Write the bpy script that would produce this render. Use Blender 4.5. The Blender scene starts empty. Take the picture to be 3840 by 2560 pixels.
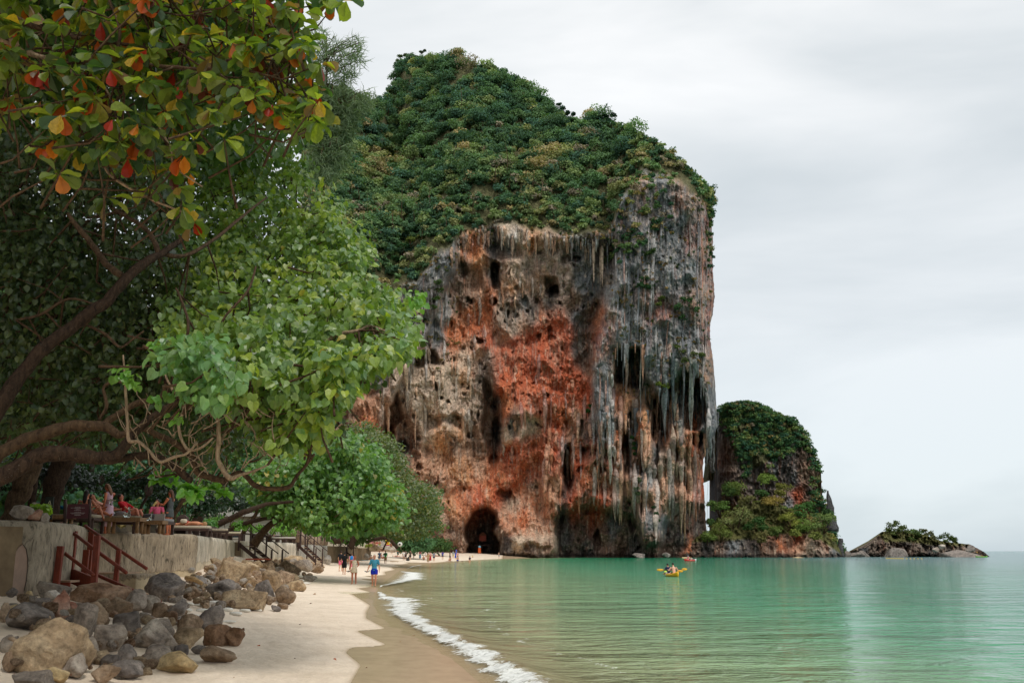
import bpy, bmesh, math, random
import numpy as np
from mathutils import Vector, Matrix
random.seed(7)
RS = np.random.RandomState(11)
R = math.radians

# ------------------------------------------------------------------ camera
FPX = 3733.0                      # focal length in pixels of the 3840 px wide photograph (35 mm)
PITCH = math.atan(784.0 / FPX)
CAM = np.array([0.0, 0.0, 2.0])
scene = bpy.context.scene
cam_data = bpy.data.cameras.new("camera")
cam_data.lens = 35.0
cam_data.sensor_width = 36.0
cam_data.clip_start = 0.1
cam_data.clip_end = 60000
cam = bpy.data.objects.new("camera", cam_data)
scene.collection.objects.link(cam)
cam.location = CAM
cam.rotation_euler = (R(90) + PITCH, 0, 0)
scene.camera = cam

# ------------------------------------------------------------------ world and light
SUN_EL, SUN_AZ = R(58), R(150)    # azimuth measured from +Y clockwise: behind and to the right of the camera
world = bpy.data.worlds.new("World")
scene.world = world
world.use_nodes = True
wt = world.node_tree
wt.nodes.clear()
def wn(t, **k):
    n = wt.nodes.new(t)
    for a, b in k.items():
        setattr(n, a, b)
    return n
w_out = wn("ShaderNodeOutputWorld")
w_sky = wn("ShaderNodeTexSky", sky_type='NISHITA', sun_disc=False, sun_elevation=SUN_EL, sun_rotation=SUN_AZ)
w_bg1 = wn("ShaderNodeBackground")
w_bg1.inputs[1].default_value = 0.10
w_bg2 = wn("ShaderNodeBackground")
w_mix = wn("ShaderNodeMixShader")
w_mix.inputs[0].default_value = 0.90
w_tc = wn("ShaderNodeTexCoord")
w_map = wn("ShaderNodeMapping")
w_map.inputs['Rotation'].default_value = (0, R(-7), 0)
w_map.inputs['Scale'].default_value = (1.0, 1.0, 3.6)
w_n1 = wn("ShaderNodeTexNoise")
w_n1.inputs['Scale'].default_value = 1.9
w_n1.inputs['Detail'].default_value = 5.0
w_n1.inputs['Roughness'].default_value = 0.52
w_n1.inputs['Distortion'].default_value = 0.35
w_n2 = wn("ShaderNodeTexNoise")
w_n2.inputs['Scale'].default_value = 0.9
w_n2.inputs['Detail'].default_value = 2.0
w_r1 = wn("ShaderNodeValToRGB")
w_r1.color_ramp.elements[0].position = 0.38
w_r1.color_ramp.elements[0].color = (0.63, 0.675, 0.70, 1)
w_r1.color_ramp.elements[1].position = 0.60
w_r1.color_ramp.elements[1].color = (0.93, 0.94, 0.945, 1)
w_sep = wn("ShaderNodeSeparateXYZ")
w_rz = wn("ShaderNodeValToRGB")     # overcast sky: a little darker and bluer low down, brighter overhead
e = w_rz.color_ramp.elements
e[0].position = 0.0
e[0].color = (0.84, 0.92, 0.96, 1)
e[1].position = 1.0
e[1].color = (1.55, 1.55, 1.55, 1)
m1 = e.new(0.22)
m1.color = (0.95, 0.98, 1.0, 1)
m2 = e.new(0.5)
m2.color = (1.16, 1.15, 1.14, 1)
w_mul = wn("ShaderNodeMix", data_type='RGBA', blend_type='MULTIPLY')
w_mul.inputs[0].default_value = 1.0
w_gm = wn("ShaderNodeGamma")
L = wt.links.new
L(w_tc.outputs['Generated'], w_map.inputs[0])
L(w_map.outputs[0], w_n1.inputs['Vector'])
L(w_map.outputs[0], w_n2.inputs['Vector'])
w_add = wn("ShaderNodeMath", operation='MULTIPLY_ADD')
L(w_n1.outputs[0], w_add.inputs[0])
w_add.inputs[1].default_value = 0.6
w_mn = wn("ShaderNodeMath", operation='MULTIPLY')
w_mn.inputs[1].default_value = 0.4
L(w_n2.outputs[0], w_mn.inputs[0])
L(w_mn.outputs[0], w_add.inputs[2])
L(w_add.outputs[0], w_r1.inputs[0])
L(w_tc.outputs['Generated'], w_sep.inputs[0])
L(w_sep.outputs[2], w_rz.inputs[0])
L(w_r1.outputs[0], w_mul.inputs[6])
L(w_rz.outputs[0], w_mul.inputs[7])
L(w_mul.outputs[2], w_bg2.inputs[0])
w_bg2.inputs[1].default_value = 1.0
L(w_sky.outputs[0], w_bg1.inputs[0])
L(w_bg1.outputs[0], w_mix.inputs[1])
L(w_bg2.outputs[0], w_mix.inputs[2])
L(w_mix.outputs[0], w_out.inputs[0])

sun_data = bpy.data.lights.new("sun", 'SUN')
sun_data.energy = 1.5
sun_data.angle = R(14)
sun_data.color = (1.0, 0.955, 0.89)
sun = bpy.data.objects.new("sun", sun_data)
scene.collection.objects.link(sun)
sd = Vector((math.sin(SUN_AZ) * math.cos(SUN_EL), math.cos(SUN_AZ) * math.cos(SUN_EL), math.sin(SUN_EL)))
sun.rotation_euler = sd.to_track_quat('Z', 'Y').to_euler()

scene.view_settings.view_transform = 'Standard'
scene.view_settings.look = 'None'
scene.view_settings.exposure = 0.08
scene.view_settings.gamma = 1.0
scene.view_settings.use_curve_mapping = False
scene.cycles.use_denoising = True
scene.cycles.max_bounces = 6
scene.cycles.diffuse_bounces = 3
scene.cycles.glossy_bounces = 2
scene.cycles.transmission_bounces = 4
scene.cycles.transparent_max_bounces = 8
scene.cycles.use_adaptive_sampling = True
scene.cycles.adaptive_threshold = 0.02

# ------------------------------------------------------------------ photograph geometry
sP, cP = math.sin(PITCH), math.cos(PITCH)
def P(u, v, Y):
    """world point seen at photo pixel (u, v) at ground distance Y"""
    u = np.asarray(u, float); v = np.asarray(v, float)
    x = (u - 1920) / FPX; y = (1280 - v) / FPX
    dy = cP - y * sP; dz = sP + y * cP
    s = Y / dy
    return np.stack(np.broadcast_arrays(CAM[0] + x * s, CAM[1] + dy * s, CAM[2] + dz * s), -1)
def G(u, v, z=0.0):
    x = (u - 1920) / FPX; y = (1280 - v) / FPX
    dy = cP - y * sP; dz = sP + y * cP
    s = (z - 2.0) / dz
    return np.array([x * s, dy * s, z])
def mpp(Y):
    return Y / FPX / 1.02        # metres per photo pixel at ground distance Y

# ------------------------------------------------------------------ noise
_perm = RS.permutation(256)
_perm = np.concatenate([_perm, _perm, _perm])
_g = RS.normal(size=(256, 3)); _g /= np.linalg.norm(_g, axis=1)[:, None]
def perlin(x, y, z=0.0):
    x, y, z = np.broadcast_arrays(np.asarray(x, float), np.asarray(y, float), np.asarray(z, float))
    xi = np.floor(x).astype(int); yi = np.floor(y).astype(int); zi = np.floor(z).astype(int)
    xf = x - xi; yf = y - yi; zf = z - zi
    xi &= 255; yi &= 255; zi &= 255
    u = xf*xf*xf*(xf*(xf*6-15)+10); v = yf*yf*yf*(yf*(yf*6-15)+10); w = zf*zf*zf*(zf*(zf*6-15)+10)
    out = 0
    for i in (0, 1):
        wx = u if i else 1 - u
        for j in (0, 1):
            wy = v if j else 1 - v
            for k in (0, 1):
                wz = w if k else 1 - w
                h = _perm[_perm[_perm[(xi + i) & 255] + ((yi + j) & 255)] + ((zi + k) & 255)]
                g = _g[h]
                out = out + wx*wy*wz*(g[..., 0]*(xf-i) + g[..., 1]*(yf-j) + g[..., 2]*(zf-k))
    return out * 1.6
def fbm(x, y, z=0.0, o=4, rough=0.5):
    s = 0; a = 1.0; t = 0
    for k in range(o):
        s = s + a * perlin(x * 2**k + 17.3*k, y * 2**k + 5.1*k, z * 2**k if np.ndim(z) else z + 3.7*k)
        t += a; a *= rough
    return s / t
def worley(x, y, seed=0):
    """distance to nearest and second nearest feature point in 2-D, and a random value of the cell"""
    xi = np.floor(x).astype(int); yi = np.floor(y).astype(int)
    f1 = np.full(x.shape, 9.0); f2 = np.full(x.shape, 9.0); idv = np.zeros(x.shape)
    for i in (-1, 0, 1):
        for j in (-1, 0, 1):
            cx = xi + i; cy = yi + j
            h = _perm[_perm[(cx + seed*31) & 255] + (cy & 255)]
            h2 = _perm[h + 37]; h3 = _perm[h + 91]
            px = cx + h / 256.0; py = cy + h2 / 256.0
            d = np.hypot(x - px, y - py)
            m = d < f1
            f2 = np.where(m, f1, np.minimum(f2, d))
            idv = np.where(m, h3 / 256.0, idv)
            f1 = np.where(m, d, f1)
    return f1, f2, idv
def sstep(a, b, x):
    t = np.clip((x - a) / (b - a), 0, 1)
    return t * t * (3 - 2 * t)
def srgb(r, g, b):
    f = lambda c: ((c/255.0)/12.92 if c/255.0 <= 0.04045 else ((c/255.0+0.055)/1.055)**2.4)
    return (f(r), f(g), f(b), 1.0)

# ------------------------------------------------------------------ object helpers
COL = scene.collection
def tag(o, label=None, cat=None, group=None, kind=None):
    if label: o["label"] = label
    if cat: o["category"] = cat
    if group: o["group"] = group
    if kind: o["kind"] = kind
    return o
def link(name, me, parent=None, mat=None):
    o = bpy.data.objects.new(name, me)
    COL.objects.link(o)
    if parent is not None: o.parent = parent
    if mat is not None and me is not None and len(me.materials) == 0: me.materials.append(mat)
    return o
def empty(name, loc=(0, 0, 0), rz=0.0, parent=None):
    o = bpy.data.objects.new(name, None)
    o.empty_display_size = 0.3
    o.location = [float(c) for c in loc]
    o.rotation_euler = (0, 0, rz)
    COL.objects.link(o)
    if parent is not None: o.parent = parent
    return o
def mesh_np(name, V, Fc, cols=None, smooth=True, mat=None):
    V = np.asarray(V, np.float32).reshape(-1, 3); Fc = np.asarray(Fc, np.int32)
    me = bpy.data.meshes.new(name)
    nf, k = Fc.shape
    me.vertices.add(len(V)); me.vertices.foreach_set("co", V.ravel())
    me.loops.add(nf * k); me.loops.foreach_set("vertex_index", Fc.ravel())
    me.polygons.add(nf)
    me.polygons.foreach_set("loop_start", np.arange(0, nf * k, k, dtype=np.int32))
    me.polygons.foreach_set("loop_total", np.full(nf, k, dtype=np.int32))
    me.polygons.foreach_set("use_smooth", np.full(nf, bool(smooth)))
    me.update(calc_edges=True)
    if cols is not None:
        for nm, c in (cols.items() if isinstance(cols, dict) else [("Col", cols)]):
            c = np.asarray(c, np.float32)
            if c.ndim == 1:
                a = me.attributes.new(nm, 'FLOAT', 'POINT'); a.data.foreach_set("value", c)
            else:
                if c.shape[1] == 3: c = np.concatenate([c, np.ones((len(c), 1), np.float32)], 1)
                a = me.color_attributes.new(nm, 'FLOAT_COLOR', 'POINT'); a.data.foreach_set("color", c.ravel())
    if mat is not None: me.materials.append(mat)
    return me
def grid_faces(nr, nc):
    i = np.arange(nr - 1)[:, None] * nc + np.arange(nc - 1)[None, :]
    i = i.ravel()
    return np.stack([i, i + 1, i + nc + 1, i + nc], 1)
class MB:
    """collects boxes, tubes and lofts for one mesh object"""
    def __init__(s): s.v = []; s.f = []
    def add(s, V, Fs):
        n = len(s.v); s.v += [tuple(map(float, p)) for p in V]
        s.f += [tuple(i + n for i in f) for f in Fs]; return s
    def box(s, c, size, rz=0.0, rot=None, taper=1.0):
        x, y, z = [d / 2 for d in size]
        pts = [(-x, -y, -z), (x, -y, -z), (x, y, -z), (-x, y, -z), (-x*taper, -y*taper, z), (x*taper, -y*taper, z), (x*taper, y*taper, z), (-x*taper, y*taper, z)]
        M = rot if rot is not None else Matrix.Rotation(rz, 3, 'Z')
        c = Vector([float(q) for q in c])
        return s.add([tuple(M @ Vector(p) + c) for p in pts], [(0, 3, 2, 1), (4, 5, 6, 7), (0, 1, 5, 4), (1, 2, 6, 5), (2, 3, 7, 6), (3, 0, 4, 7)])
    def beam(s, a, b, w, h, up=(0, 0, 1)):
        """a squared beam from a to b"""
        a = Vector([float(q) for q in a]); b = Vector([float(q) for q in b]); d = (b - a)
        ln = d.length; d.normalize()
        u = Vector(up); sx = d.cross(u)
        if sx.length < 1e-4: sx = d.cross(Vector((0, 1, 0)))
        sx.normalize(); uz = sx.cross(d)
        pts = []
        for t in (0, ln):
            for i, j in ((-1, -1), (1, -1), (1, 1), (-1, 1)):
                pts.append(a + d * t + sx * (i * w / 2) + uz * (j * h / 2))
        return s.add(pts, [(0, 3, 2, 1), (4, 5, 6, 7), (0, 1, 5, 4), (1, 2, 6, 5), (2, 3, 7, 6), (3, 0, 4, 7)])
    def tube(s, pts, rad, n=8, flat=1.0, side=None, caps=True):
        pts = [Vector([float(q) for q in p]) for p in pts]
        if not hasattr(rad, '__len__'): rad = [rad] * len(pts)
        base = len(s.v); ref = None; V = []; Fs = []
        for i, p in enumerate(pts):
            d = (pts[min(i + 1, len(pts) - 1)] - pts[max(i - 1, 0)])
            if d.length < 1e-9: d = Vector((0, 0, 1))
            d.normalize()
            if side is not None: ref = Vector(side)
            elif ref is None: ref = Vector((1, 0, 0)) if abs(d.x) < 0.8 else Vector((0, 1, 0))
            a = ref - d * ref.dot(d)
            if a.length < 1e-5: a = d.orthogonal()
            a.normalize(); ref = a; b = d.cross(a)
            r = rad[i]; ra, rb = (r if hasattr(r, '__len__') else (r, r * flat))
            for k in range(n):
                t = 2 * math.pi * k / n
                V.append(p + a * (math.cos(t) * ra) + b * (math.sin(t) * rb))
        for i in range(len(pts) - 1):
            for k in range(n):
                Fs.append((i*n + k, i*n + (k+1) % n, (i+1)*n + (k+1) % n, (i+1)*n + k))
        if caps:
            Fs.append(tuple(reversed(range(n)))); Fs.append(tuple((len(pts)-1)*n + k for k in range(n)))
        return s.add(V, Fs)
    def ball(s, c, r, n=10, m=7, M=None):
        c = Vector([float(q) for q in c]); r = r if hasattr(r, '__len__') else (r, r, r)
        V = []; Fs = []
        for i in range(1, m):
            th = math.pi * i / m
            for k in range(n):
                ph = 2 * math.pi * k / n
                q = Vector((r[0]*math.sin(th)*math.cos(ph), r[1]*math.sin(th)*math.sin(ph), r[2]*math.cos(th)))
                V.append((M @ q if M is not None else q) + c)
        q = Vector((0, 0, r[2])); V.append((M @ q if M is not None else q) + c)
        q = Vector((0, 0, -r[2])); V.append((M @ q if M is not None else q) + c)
        t = len(V) - 2
        for i in range(m - 2):
            for k in range(n):
                Fs.append((i*n + k, (i+1)*n + k, (i+1)*n + (k+1) % n, i*n + (k+1) % n))
        for k in range(n):
            Fs.append((t, k, (k+1) % n)); Fs.append((t+1, (m-2)*n + (k+1) % n, (m-2)*n + k))
        return s.add(V, Fs)
    def mesh(s, name, mat=None, smooth=False, bevel=0.0):
        me = bpy.data.meshes.new(name)
        me.from_pydata(s.v, [], s.f)
        if bevel > 0:
            bm = bmesh.new(); bm.from_mesh(me)
            bmesh.ops.bevel(bm, geom=[e for e in bm.edges], offset=bevel, segments=1, affect='EDGES')
            bm.to_mesh(me); bm.free()
        if smooth: me.polygons.foreach_set("use_smooth", [True] * len(me.polygons))
        me.update()
        if mat is not None: me.materials.append(mat)
        return me
    def build(s, name, mat=None, parent=None, smooth=False, bevel=0.0):
        return link(name, s.mesh(name, mat, smooth, bevel), parent)
def copy_tree(o, parent=None):
    c = o.copy(); COL.objects.link(c); c.parent = parent
    for ch in list(o.children): copy_tree(ch, c)
    return c

# ------------------------------------------------------------------ materials
class NT:
    def __init__(s, name):
        s.m = bpy.data.materials.new(name); s.m.use_nodes = True
        s.t = s.m.node_tree; s.t.nodes.clear()
        s.out = s.n("ShaderNodeOutputMaterial")
    def n(s, t, **k):
        n = s.t.nodes.new(t)
        for a, b in k.items(): setattr(n, a, b)
        return n
    def l(s, a, b): s.t.links.new(a, b)
    def noise(s, vec, scale, detail=4, rough=0.55, dist=0.0):
        n = s.n("ShaderNodeTexNoise"); n.inputs['Scale'].default_value = scale; n.inputs['Detail'].default_value = detail
        n.inputs['Roughness'].default_value = rough; n.inputs['Distortion'].default_value = dist
        if vec is not None: s.l(vec, n.inputs['Vector'])
        return n.outputs[0]
    def ramp(s, fac, stops):
        r = s.n("ShaderNodeValToRGB"); e = r.color_ramp.elements
        e[0].position, e[0].color = stops[0][0], (tuple(stops[0][1]) + (1,))[:4] if hasattr(stops[0][1], '__len__') else (stops[0][1],)*3 + (1,)
        e[1].position, e[1].color = stops[-1][0], (tuple(stops[-1][1]) + (1,))[:4] if hasattr(stops[-1][1], '__len__') else (stops[-1][1],)*3 + (1,)
        for p, c in stops[1:-1]:
            q = e.new(p); q.color = (tuple(c) + (1,))[:4] if hasattr(c, '__len__') else (c,)*3 + (1,)
        s.l(fac, r.inputs[0]); return r.outputs[0]
    def mix(s, fac, a, b, blend='MIX'):
        m = s.n("ShaderNodeMix", data_type='RGBA', blend_type=blend)
        for i, q in ((0, fac), (6, a), (7, b)):
            if hasattr(q, 'links') or hasattr(q, 'is_linked'): s.l(q, m.inputs[i])
            elif i == 0: m.inputs[0].default_value = q
            else: m.inputs[i].default_value = (tuple(q) + (1,))[:4]
        return m.outputs[2]
    def math(s, op, a, b=0.0, c=0.0):
        m = s.n("ShaderNodeMath", operation=op)
        for i, q in enumerate((a, b, c)):
            if hasattr(q, 'is_linked'): s.l(q, m.inputs[i])
            else: m.inputs[i].default_value = q
        return m.outputs[0]
    def mapping(s, vec, scale=(1, 1, 1), rot=(0, 0, 0)):
        m = s.n("ShaderNodeMapping"); m.inputs['Scale'].default_value = scale; m.inputs['Rotation'].default_value = rot
        s.l(vec, m.inputs[0]); return m.outputs[0]
    def bump(s, h, strength=0.5, dist=0.05, normal=None):
        b = s.n("ShaderNodeBump"); b.inputs['Strength'].default_value = strength; b.inputs['Distance'].default_value = dist
        s.l(h, b.inputs['Height'])
        if normal is not None: s.l(normal, b.inputs['Normal'])
        return b.outputs[0]
    def principled(s, color, rough=0.7, spec=0.3, normal=None, **k):
        p = s.n("ShaderNodeBsdfPrincipled")
        for key, q in (('Base Color', color), ('Roughness', rough), ('Specular IOR Level', spec)) + tuple(k.items()):
            if hasattr(q, 'is_linked'): s.l(q, p.inputs[key])
            elif key == 'Base Color': p.inputs[key].default_value = (tuple(q) + (1,))[:4]
            else: p.inputs[key].default_value = q
        if normal is not None: s.l(normal, p.inputs['Normal'])
        return p.outputs[0]
    def pos(s): return s.n("ShaderNodeNewGeometry").outputs['Position']
    def obj(s): return s.n("ShaderNodeTexCoord").outputs['Object']
    def attr(s, name, out='Color'): 
        a = s.n("ShaderNodeAttribute"); a.attribute_name = name; return a.outputs[out]
    def rnd(s): return s.n("ShaderNodeObjectInfo").outputs['Random']
    def done(s, shader): s.l(shader, s.out.inputs[0]); return s.m

_flat = {}
def plain(name, rgb, rough=0.7, spec=0.3, nz=0.12, scale=30, bump=0.0):
    """a plain coloured material with faint tonal variation"""
    if name in _flat: return _flat[name]
    t = NT(name); c = srgb(*rgb)
    n = t.noise(t.obj(), scale, 4)
    col = t.mix(1.0, c, t.ramp(n, [(0.25, 1 - nz * 1.6), (0.75, 1 + nz)]), 'MULTIPLY')
    nm = t.bump(n, bump, 0.01) if bump > 0 else None
    _flat[name] = t.done(t.principled(col, rough, spec, nm))
    return _flat[name]

def leaf_material(name, trans=0.38, rough=0.42, spec=0.35):
    t = NT(name)
    col = t.attr("Col")
    n = t.noise(t.obj(), 9.0, 3)
    col = t.mix(1.0, col, t.ramp(n, [(0.3, 0.78), (0.7, 1.18)]), 'MULTIPLY')
    p = t.principled(col, rough, spec)
    tr = t.n("ShaderNodeBsdfTranslucent")
    t.l(t.mix(1.0, col, (1.5, 1.7, 0.55), 'MULTIPLY'), tr.inputs[0])
    m = t.n("ShaderNodeMixShader"); m.inputs[0].default_value = trans
    t.l(p, m.inputs[1]); t.l(tr.outputs[0], m.inputs[2])
    return t.done(m.outputs[0])
LEAF = leaf_material("leaf_tissue", .34, .36, .6)
LEAF_GLOSS = leaf_material("glossy_leaf_tissue", 0.45, 0.36, 0.45)
LEAF_FAR = leaf_material("distant_leaf_tissue", 0.22, 0.8, 0.1)

def bark_material(name, dark, light, scale=3.0):
    t = NT(name); v = t.obj()
    n1 = t.noise(t.mapping(v, (1, 1, 0.35)), scale * 6, 6, 0.65, 0.6)
    n2 = t.noise(v, scale * 14, 4, 0.7)
    col = t.ramp(n1, [(0.3, dark), (0.72, light)])
    sp = t.ramp(n2, [(0.62, 0.0), (0.72, 0.6)])
    col = t.mix(sp, col, srgb(150, 140, 125))
    nm = t.bump(n1, 0.9, 0.03)
    return t.done(t.principled(col, 0.9, 0.15, nm))
BARK = bark_material("brown_bark", srgb(46, 34, 27), srgb(106, 84, 62))
BARK_PALE = bark_material("pale_bark", srgb(104, 84, 66), srgb(182, 158, 130))
BARK_DARK = bark_material("dark_bark", srgb(28, 21, 17), srgb(80, 62, 48))

def wood_material(name, a, b, rough=0.55):
    t = NT(name); v = t.obj()
    n = t.noise(t.mapping(v, (9, 9, 1.2)), 4.0, 6, 0.6, 0.5)
    n2 = t.noise(v, 2.2, 3)
    col = t.ramp(n, [(0.25, a), (0.75, b)])
    col = t.mix(1.0, col, t.ramp(n2, [(0.3, 0.75), (0.7, 1.15)]), 'MULTIPLY')
    return t.done(t.principled(col, rough, 0.35, t.bump(n, 0.35, 0.01)))
WOOD_RED = wood_material("red_stained_timber", srgb(92, 38, 26), srgb(150, 66, 42))
WOOD_DARK = wood_material("dark_brown_timber", srgb(48, 34, 30), srgb(86, 64, 56), 0.7)
WOOD_GREY = wood_material("weathered_plank", srgb(140, 110, 88), srgb(190, 162, 134), 0.85)
WOOD_TABLE = wood_material("varnished_table_timber", srgb(104, 76, 50), srgb(160, 122, 82), 0.6)
BAMBOO = wood_material("dry_bamboo", srgb(120, 98, 80), srgb(172, 150, 126), 0.8)
# ================================================================== terrain lines (photo pixels on the ground -> world)
def line_world(pts, z):
    q = np.array([G(u, v, z) for u, v in pts]); q = q[np.argsort(q[:, 1])]
    return q[:, 1], q[:, 0]
WATERLINE = [(1990, 2900), (1900, 2660), (1800, 2560), (1700, 2468), (1600, 2398), (1515, 2350), (1428, 2300), (1395, 2265), (1420, 2200), (1440, 2180),
             (1470, 2160), (1500, 2138), (1540, 2122), (1600, 2112), (1640, 2107), (1720, 2101), (1800, 2096.6), (1880, 2093.4), (1960, 2091.5)]
WETLINE = [(1200, 2900), (1290, 2640), (1310, 2560), (1346, 2494), (1289, 2448), (1310, 2427), (1444, 2411), (1328, 2362), (1439, 2347), (1367, 2311), (1367, 2287), (1382, 2259),
           (1310, 2223), (1385, 2214), (1335, 2203), (1400, 2192), (1376, 2181), (1400, 2175), (1339, 2170), (1420, 2165), (1357, 2160), (1440, 2152),
           (1436, 2142), (1475, 2133), (1460, 2126), (1500, 2121), (1468, 2119), (1530, 2113), (1515, 2111), (1600, 2107.5), (1640, 2105), (1700, 2101), (1800, 2096), (1880, 2092.8)]
_wy, _wx = line_world(WATERLINE, 0.0)
_wy = np.concatenate([[-60, -20, 4], _wy, [330, 400]]); _wx = np.concatenate([[14, 7, 3.0], _wx, [14, 60]])
_ty, _tx = line_world(WETLINE, 0.09)
_ty = np.concatenate([[-60], _ty]); _tx = np.concatenate([[10], _tx])
def xw(Y): return np.interp(Y, _wy, _wx)
def xwet(Y):
    s = np.clip(np.asarray(Y, float) * .006, .05, 1.2)
    return sum(np.interp(Y + k * s, _ty, _tx) for k in (-1.5, -.75, 0, .75, 1.5)) / 5 + .05 * s * fbm(np.asarray(Y) / .5, 0, 3.3, 3)
WALL_PTS = [(-12.6, 20.0), (-11.15, 24.2), (-14.4, 31.5), (-12.5, 40.0), (-17.4, 64.0), (-18.1, 86.0), (-21.2, 118.0), (-22.6, 165.0), (-30, 230), (-30, 300)]
def wallx(Y): return np.interp(Y, [p[1] for p in WALL_PTS], [p[0] for p in WALL_PTS])
def rockx(Y): return np.interp(Y, [0, 10, 15, 22, 29, 36, 55, 75, 110, 150], [-4.2, -4.9, -5.4, -6.2, -7.0, -7.6, -11.8, -14.6, -20.0, -24])
def gz(X, Y):
    """height of the sand"""
    X = np.asarray(X, float); Y = np.asarray(Y, float)
    d = xw(Y) - X
    sl = np.interp(Y, [0, 60, 120, 200, 320], [.046, .048, .055, .075, .085])
    top = np.interp(Y, [0, 60, 120, 200, 320], [.72, .8, 1.2, 1.75, 2.1])
    zi = top * (1 - np.exp(-np.clip(d, 0, None) * sl / top * 1.25))
    zo = -np.minimum(0.05 * np.clip(-d, 0, None), 3.5)
    z = np.where(d > 0, zi, zo)
    rk = np.clip(rockx(Y) - X, 0, None)
    z = z + np.interp(Y, [10, 20, 40, 50, 60, 130, 150], [0.07, .11, .16, .26, .28, .2, 0]) * np.minimum(rk, 5)
    z = z + np.where(d > 0.5, 0.035 * fbm(X / 2.2, Y / 3.0, 1.5, 3) * np.clip(d - .5, 0, 1), 0)
    return z
def on_ground(u, v):
    z = 0.3
    for _ in range(12):
        q = G(u, v, z); z = 0.5 * z + 0.5 * float(gz(q[0], q[1]))
    q = G(u, v, z)
    return np.array([q[0], q[1], float(gz(q[0], q[1]))])

# ------------------------------------------------------------------ sand
def mat_sand():
    t = NT("beach_sand"); p = t.pos()
    wet = t.attr("wet", 'Fac')
    n1 = t.noise(p, 0.9, 6, 0.6); n2 = t.noise(p, 14.0, 5, 0.65); n3 = t.noise(t.mapping(p, (1, 0.6, 1)), 3.2, 4, 0.6)
    dry = t.ramp(n1, [(0.3, srgb(218, 198, 174)), (0.7, srgb(238, 220, 198))])
    dry = t.mix(1.0, dry, t.ramp(n2, [(0.3, 0.90), (0.6, 1.04)]), 'MULTIPLY')
    deb = t.noise(t.mapping(p, (2.0, 5.0, 1)), 5.0, 3, 0.8)
    dry = t.mix(t.ramp(deb, [(0.70, 0.0), (0.735, 0.5)]), dry, srgb(140, 108, 82))
    wetc = t.ramp(n3, [(0.3, srgb(190, 164, 134)), (0.7, srgb(208, 182, 150))])
    w = t.ramp(t.math('ADD', wet, t.math('MULTIPLY', t.math('SUBTRACT', n2, 0.5), 0.10)), [(0.38, 0.0), (0.60, 1.0)])
    col = t.mix(w, dry, wetc)
    rough = t.math('SUBTRACT', 0.95, t.math('MULTIPLY', w, 0.72))
    fp = t.noise(p, 5.5, 3, 0.5)
    h = t.math('ADD', t.math('MULTIPLY', fp, 0.8), t.math('MULTIPLY', n2, 0.3))
    b = t.n("ShaderNodeBump"); b.inputs['Distance'].default_value = 0.05
    t.l(t.math('SUBTRACT', 0.9, t.math('MULTIPLY', w, 0.87)), b.inputs['Strength']); t.l(h, b.inputs['Height'])
    return t.done(t.principled(col, rough, 0.4, b.outputs[0]))
SAND = mat_sand()
rows = np.concatenate([np.linspace(-55, 8, 18), np.geomspace(8.6, 345, 330)])
off = np.concatenate([-np.geomspace(150, 8.2, 60), np.linspace(-8, 1.6, 200), np.geomspace(1.8, 60, 26)])
YY = np.repeat(rows[:, None], len(off), 1)
XX = xw(YY) + off[None, :] * np.clip(YY / 16.0, 1, 7)
ZZ = gz(XX, YY)
dw = (XX - xwet(YY)) / np.clip(YY / 16.0, 1, 6)
wet = np.clip(0.5 + dw * 3.0, 0, 1)
# soft old footprints and hollows on the dry sand
tread = np.clip(1 - np.abs(fbm(XX / 0.55, YY / 0.8, 9.1, 2)) * 4, 0, 1) * (wet < .4) * (YY < 70)
ZZ = ZZ - 0.022 * tread
me = mesh_np("beach", np.stack([XX, YY, ZZ], -1), grid_faces(*XX.shape)[:, ::-1], {"wet": wet.ravel()}, True, SAND)
me.flip_normals() if False else None
beach = tag(link("beach", me), "pale sand beach curving from the camera round to the foot of the cliff", None, None, "structure")
# seabed / ground sheet out to the horizon, well below the water
def mat_simple(name, a, b, scale=1.0, rough=0.9):
    t = NT(name); p = t.pos()
    n = t.noise(p, scale, 6, 0.6)
    return t.done(t.principled(t.ramp(n, [(0.3, a), (0.7, b)]), rough, 0.2, t.bump(n, 0.5, 0.2)))
m = MB(); m.add([(-30000, -300, -4.5), (30000, -300, -4.5), (30000, 40000, -4.5), (-30000, 40000, -4.5)], [(0, 1, 2, 3)])
tag(m.build("ground", mat_simple("seabed_sand", srgb(120, 110, 90), srgb(150, 140, 112))), None, None, None, "structure")

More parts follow.
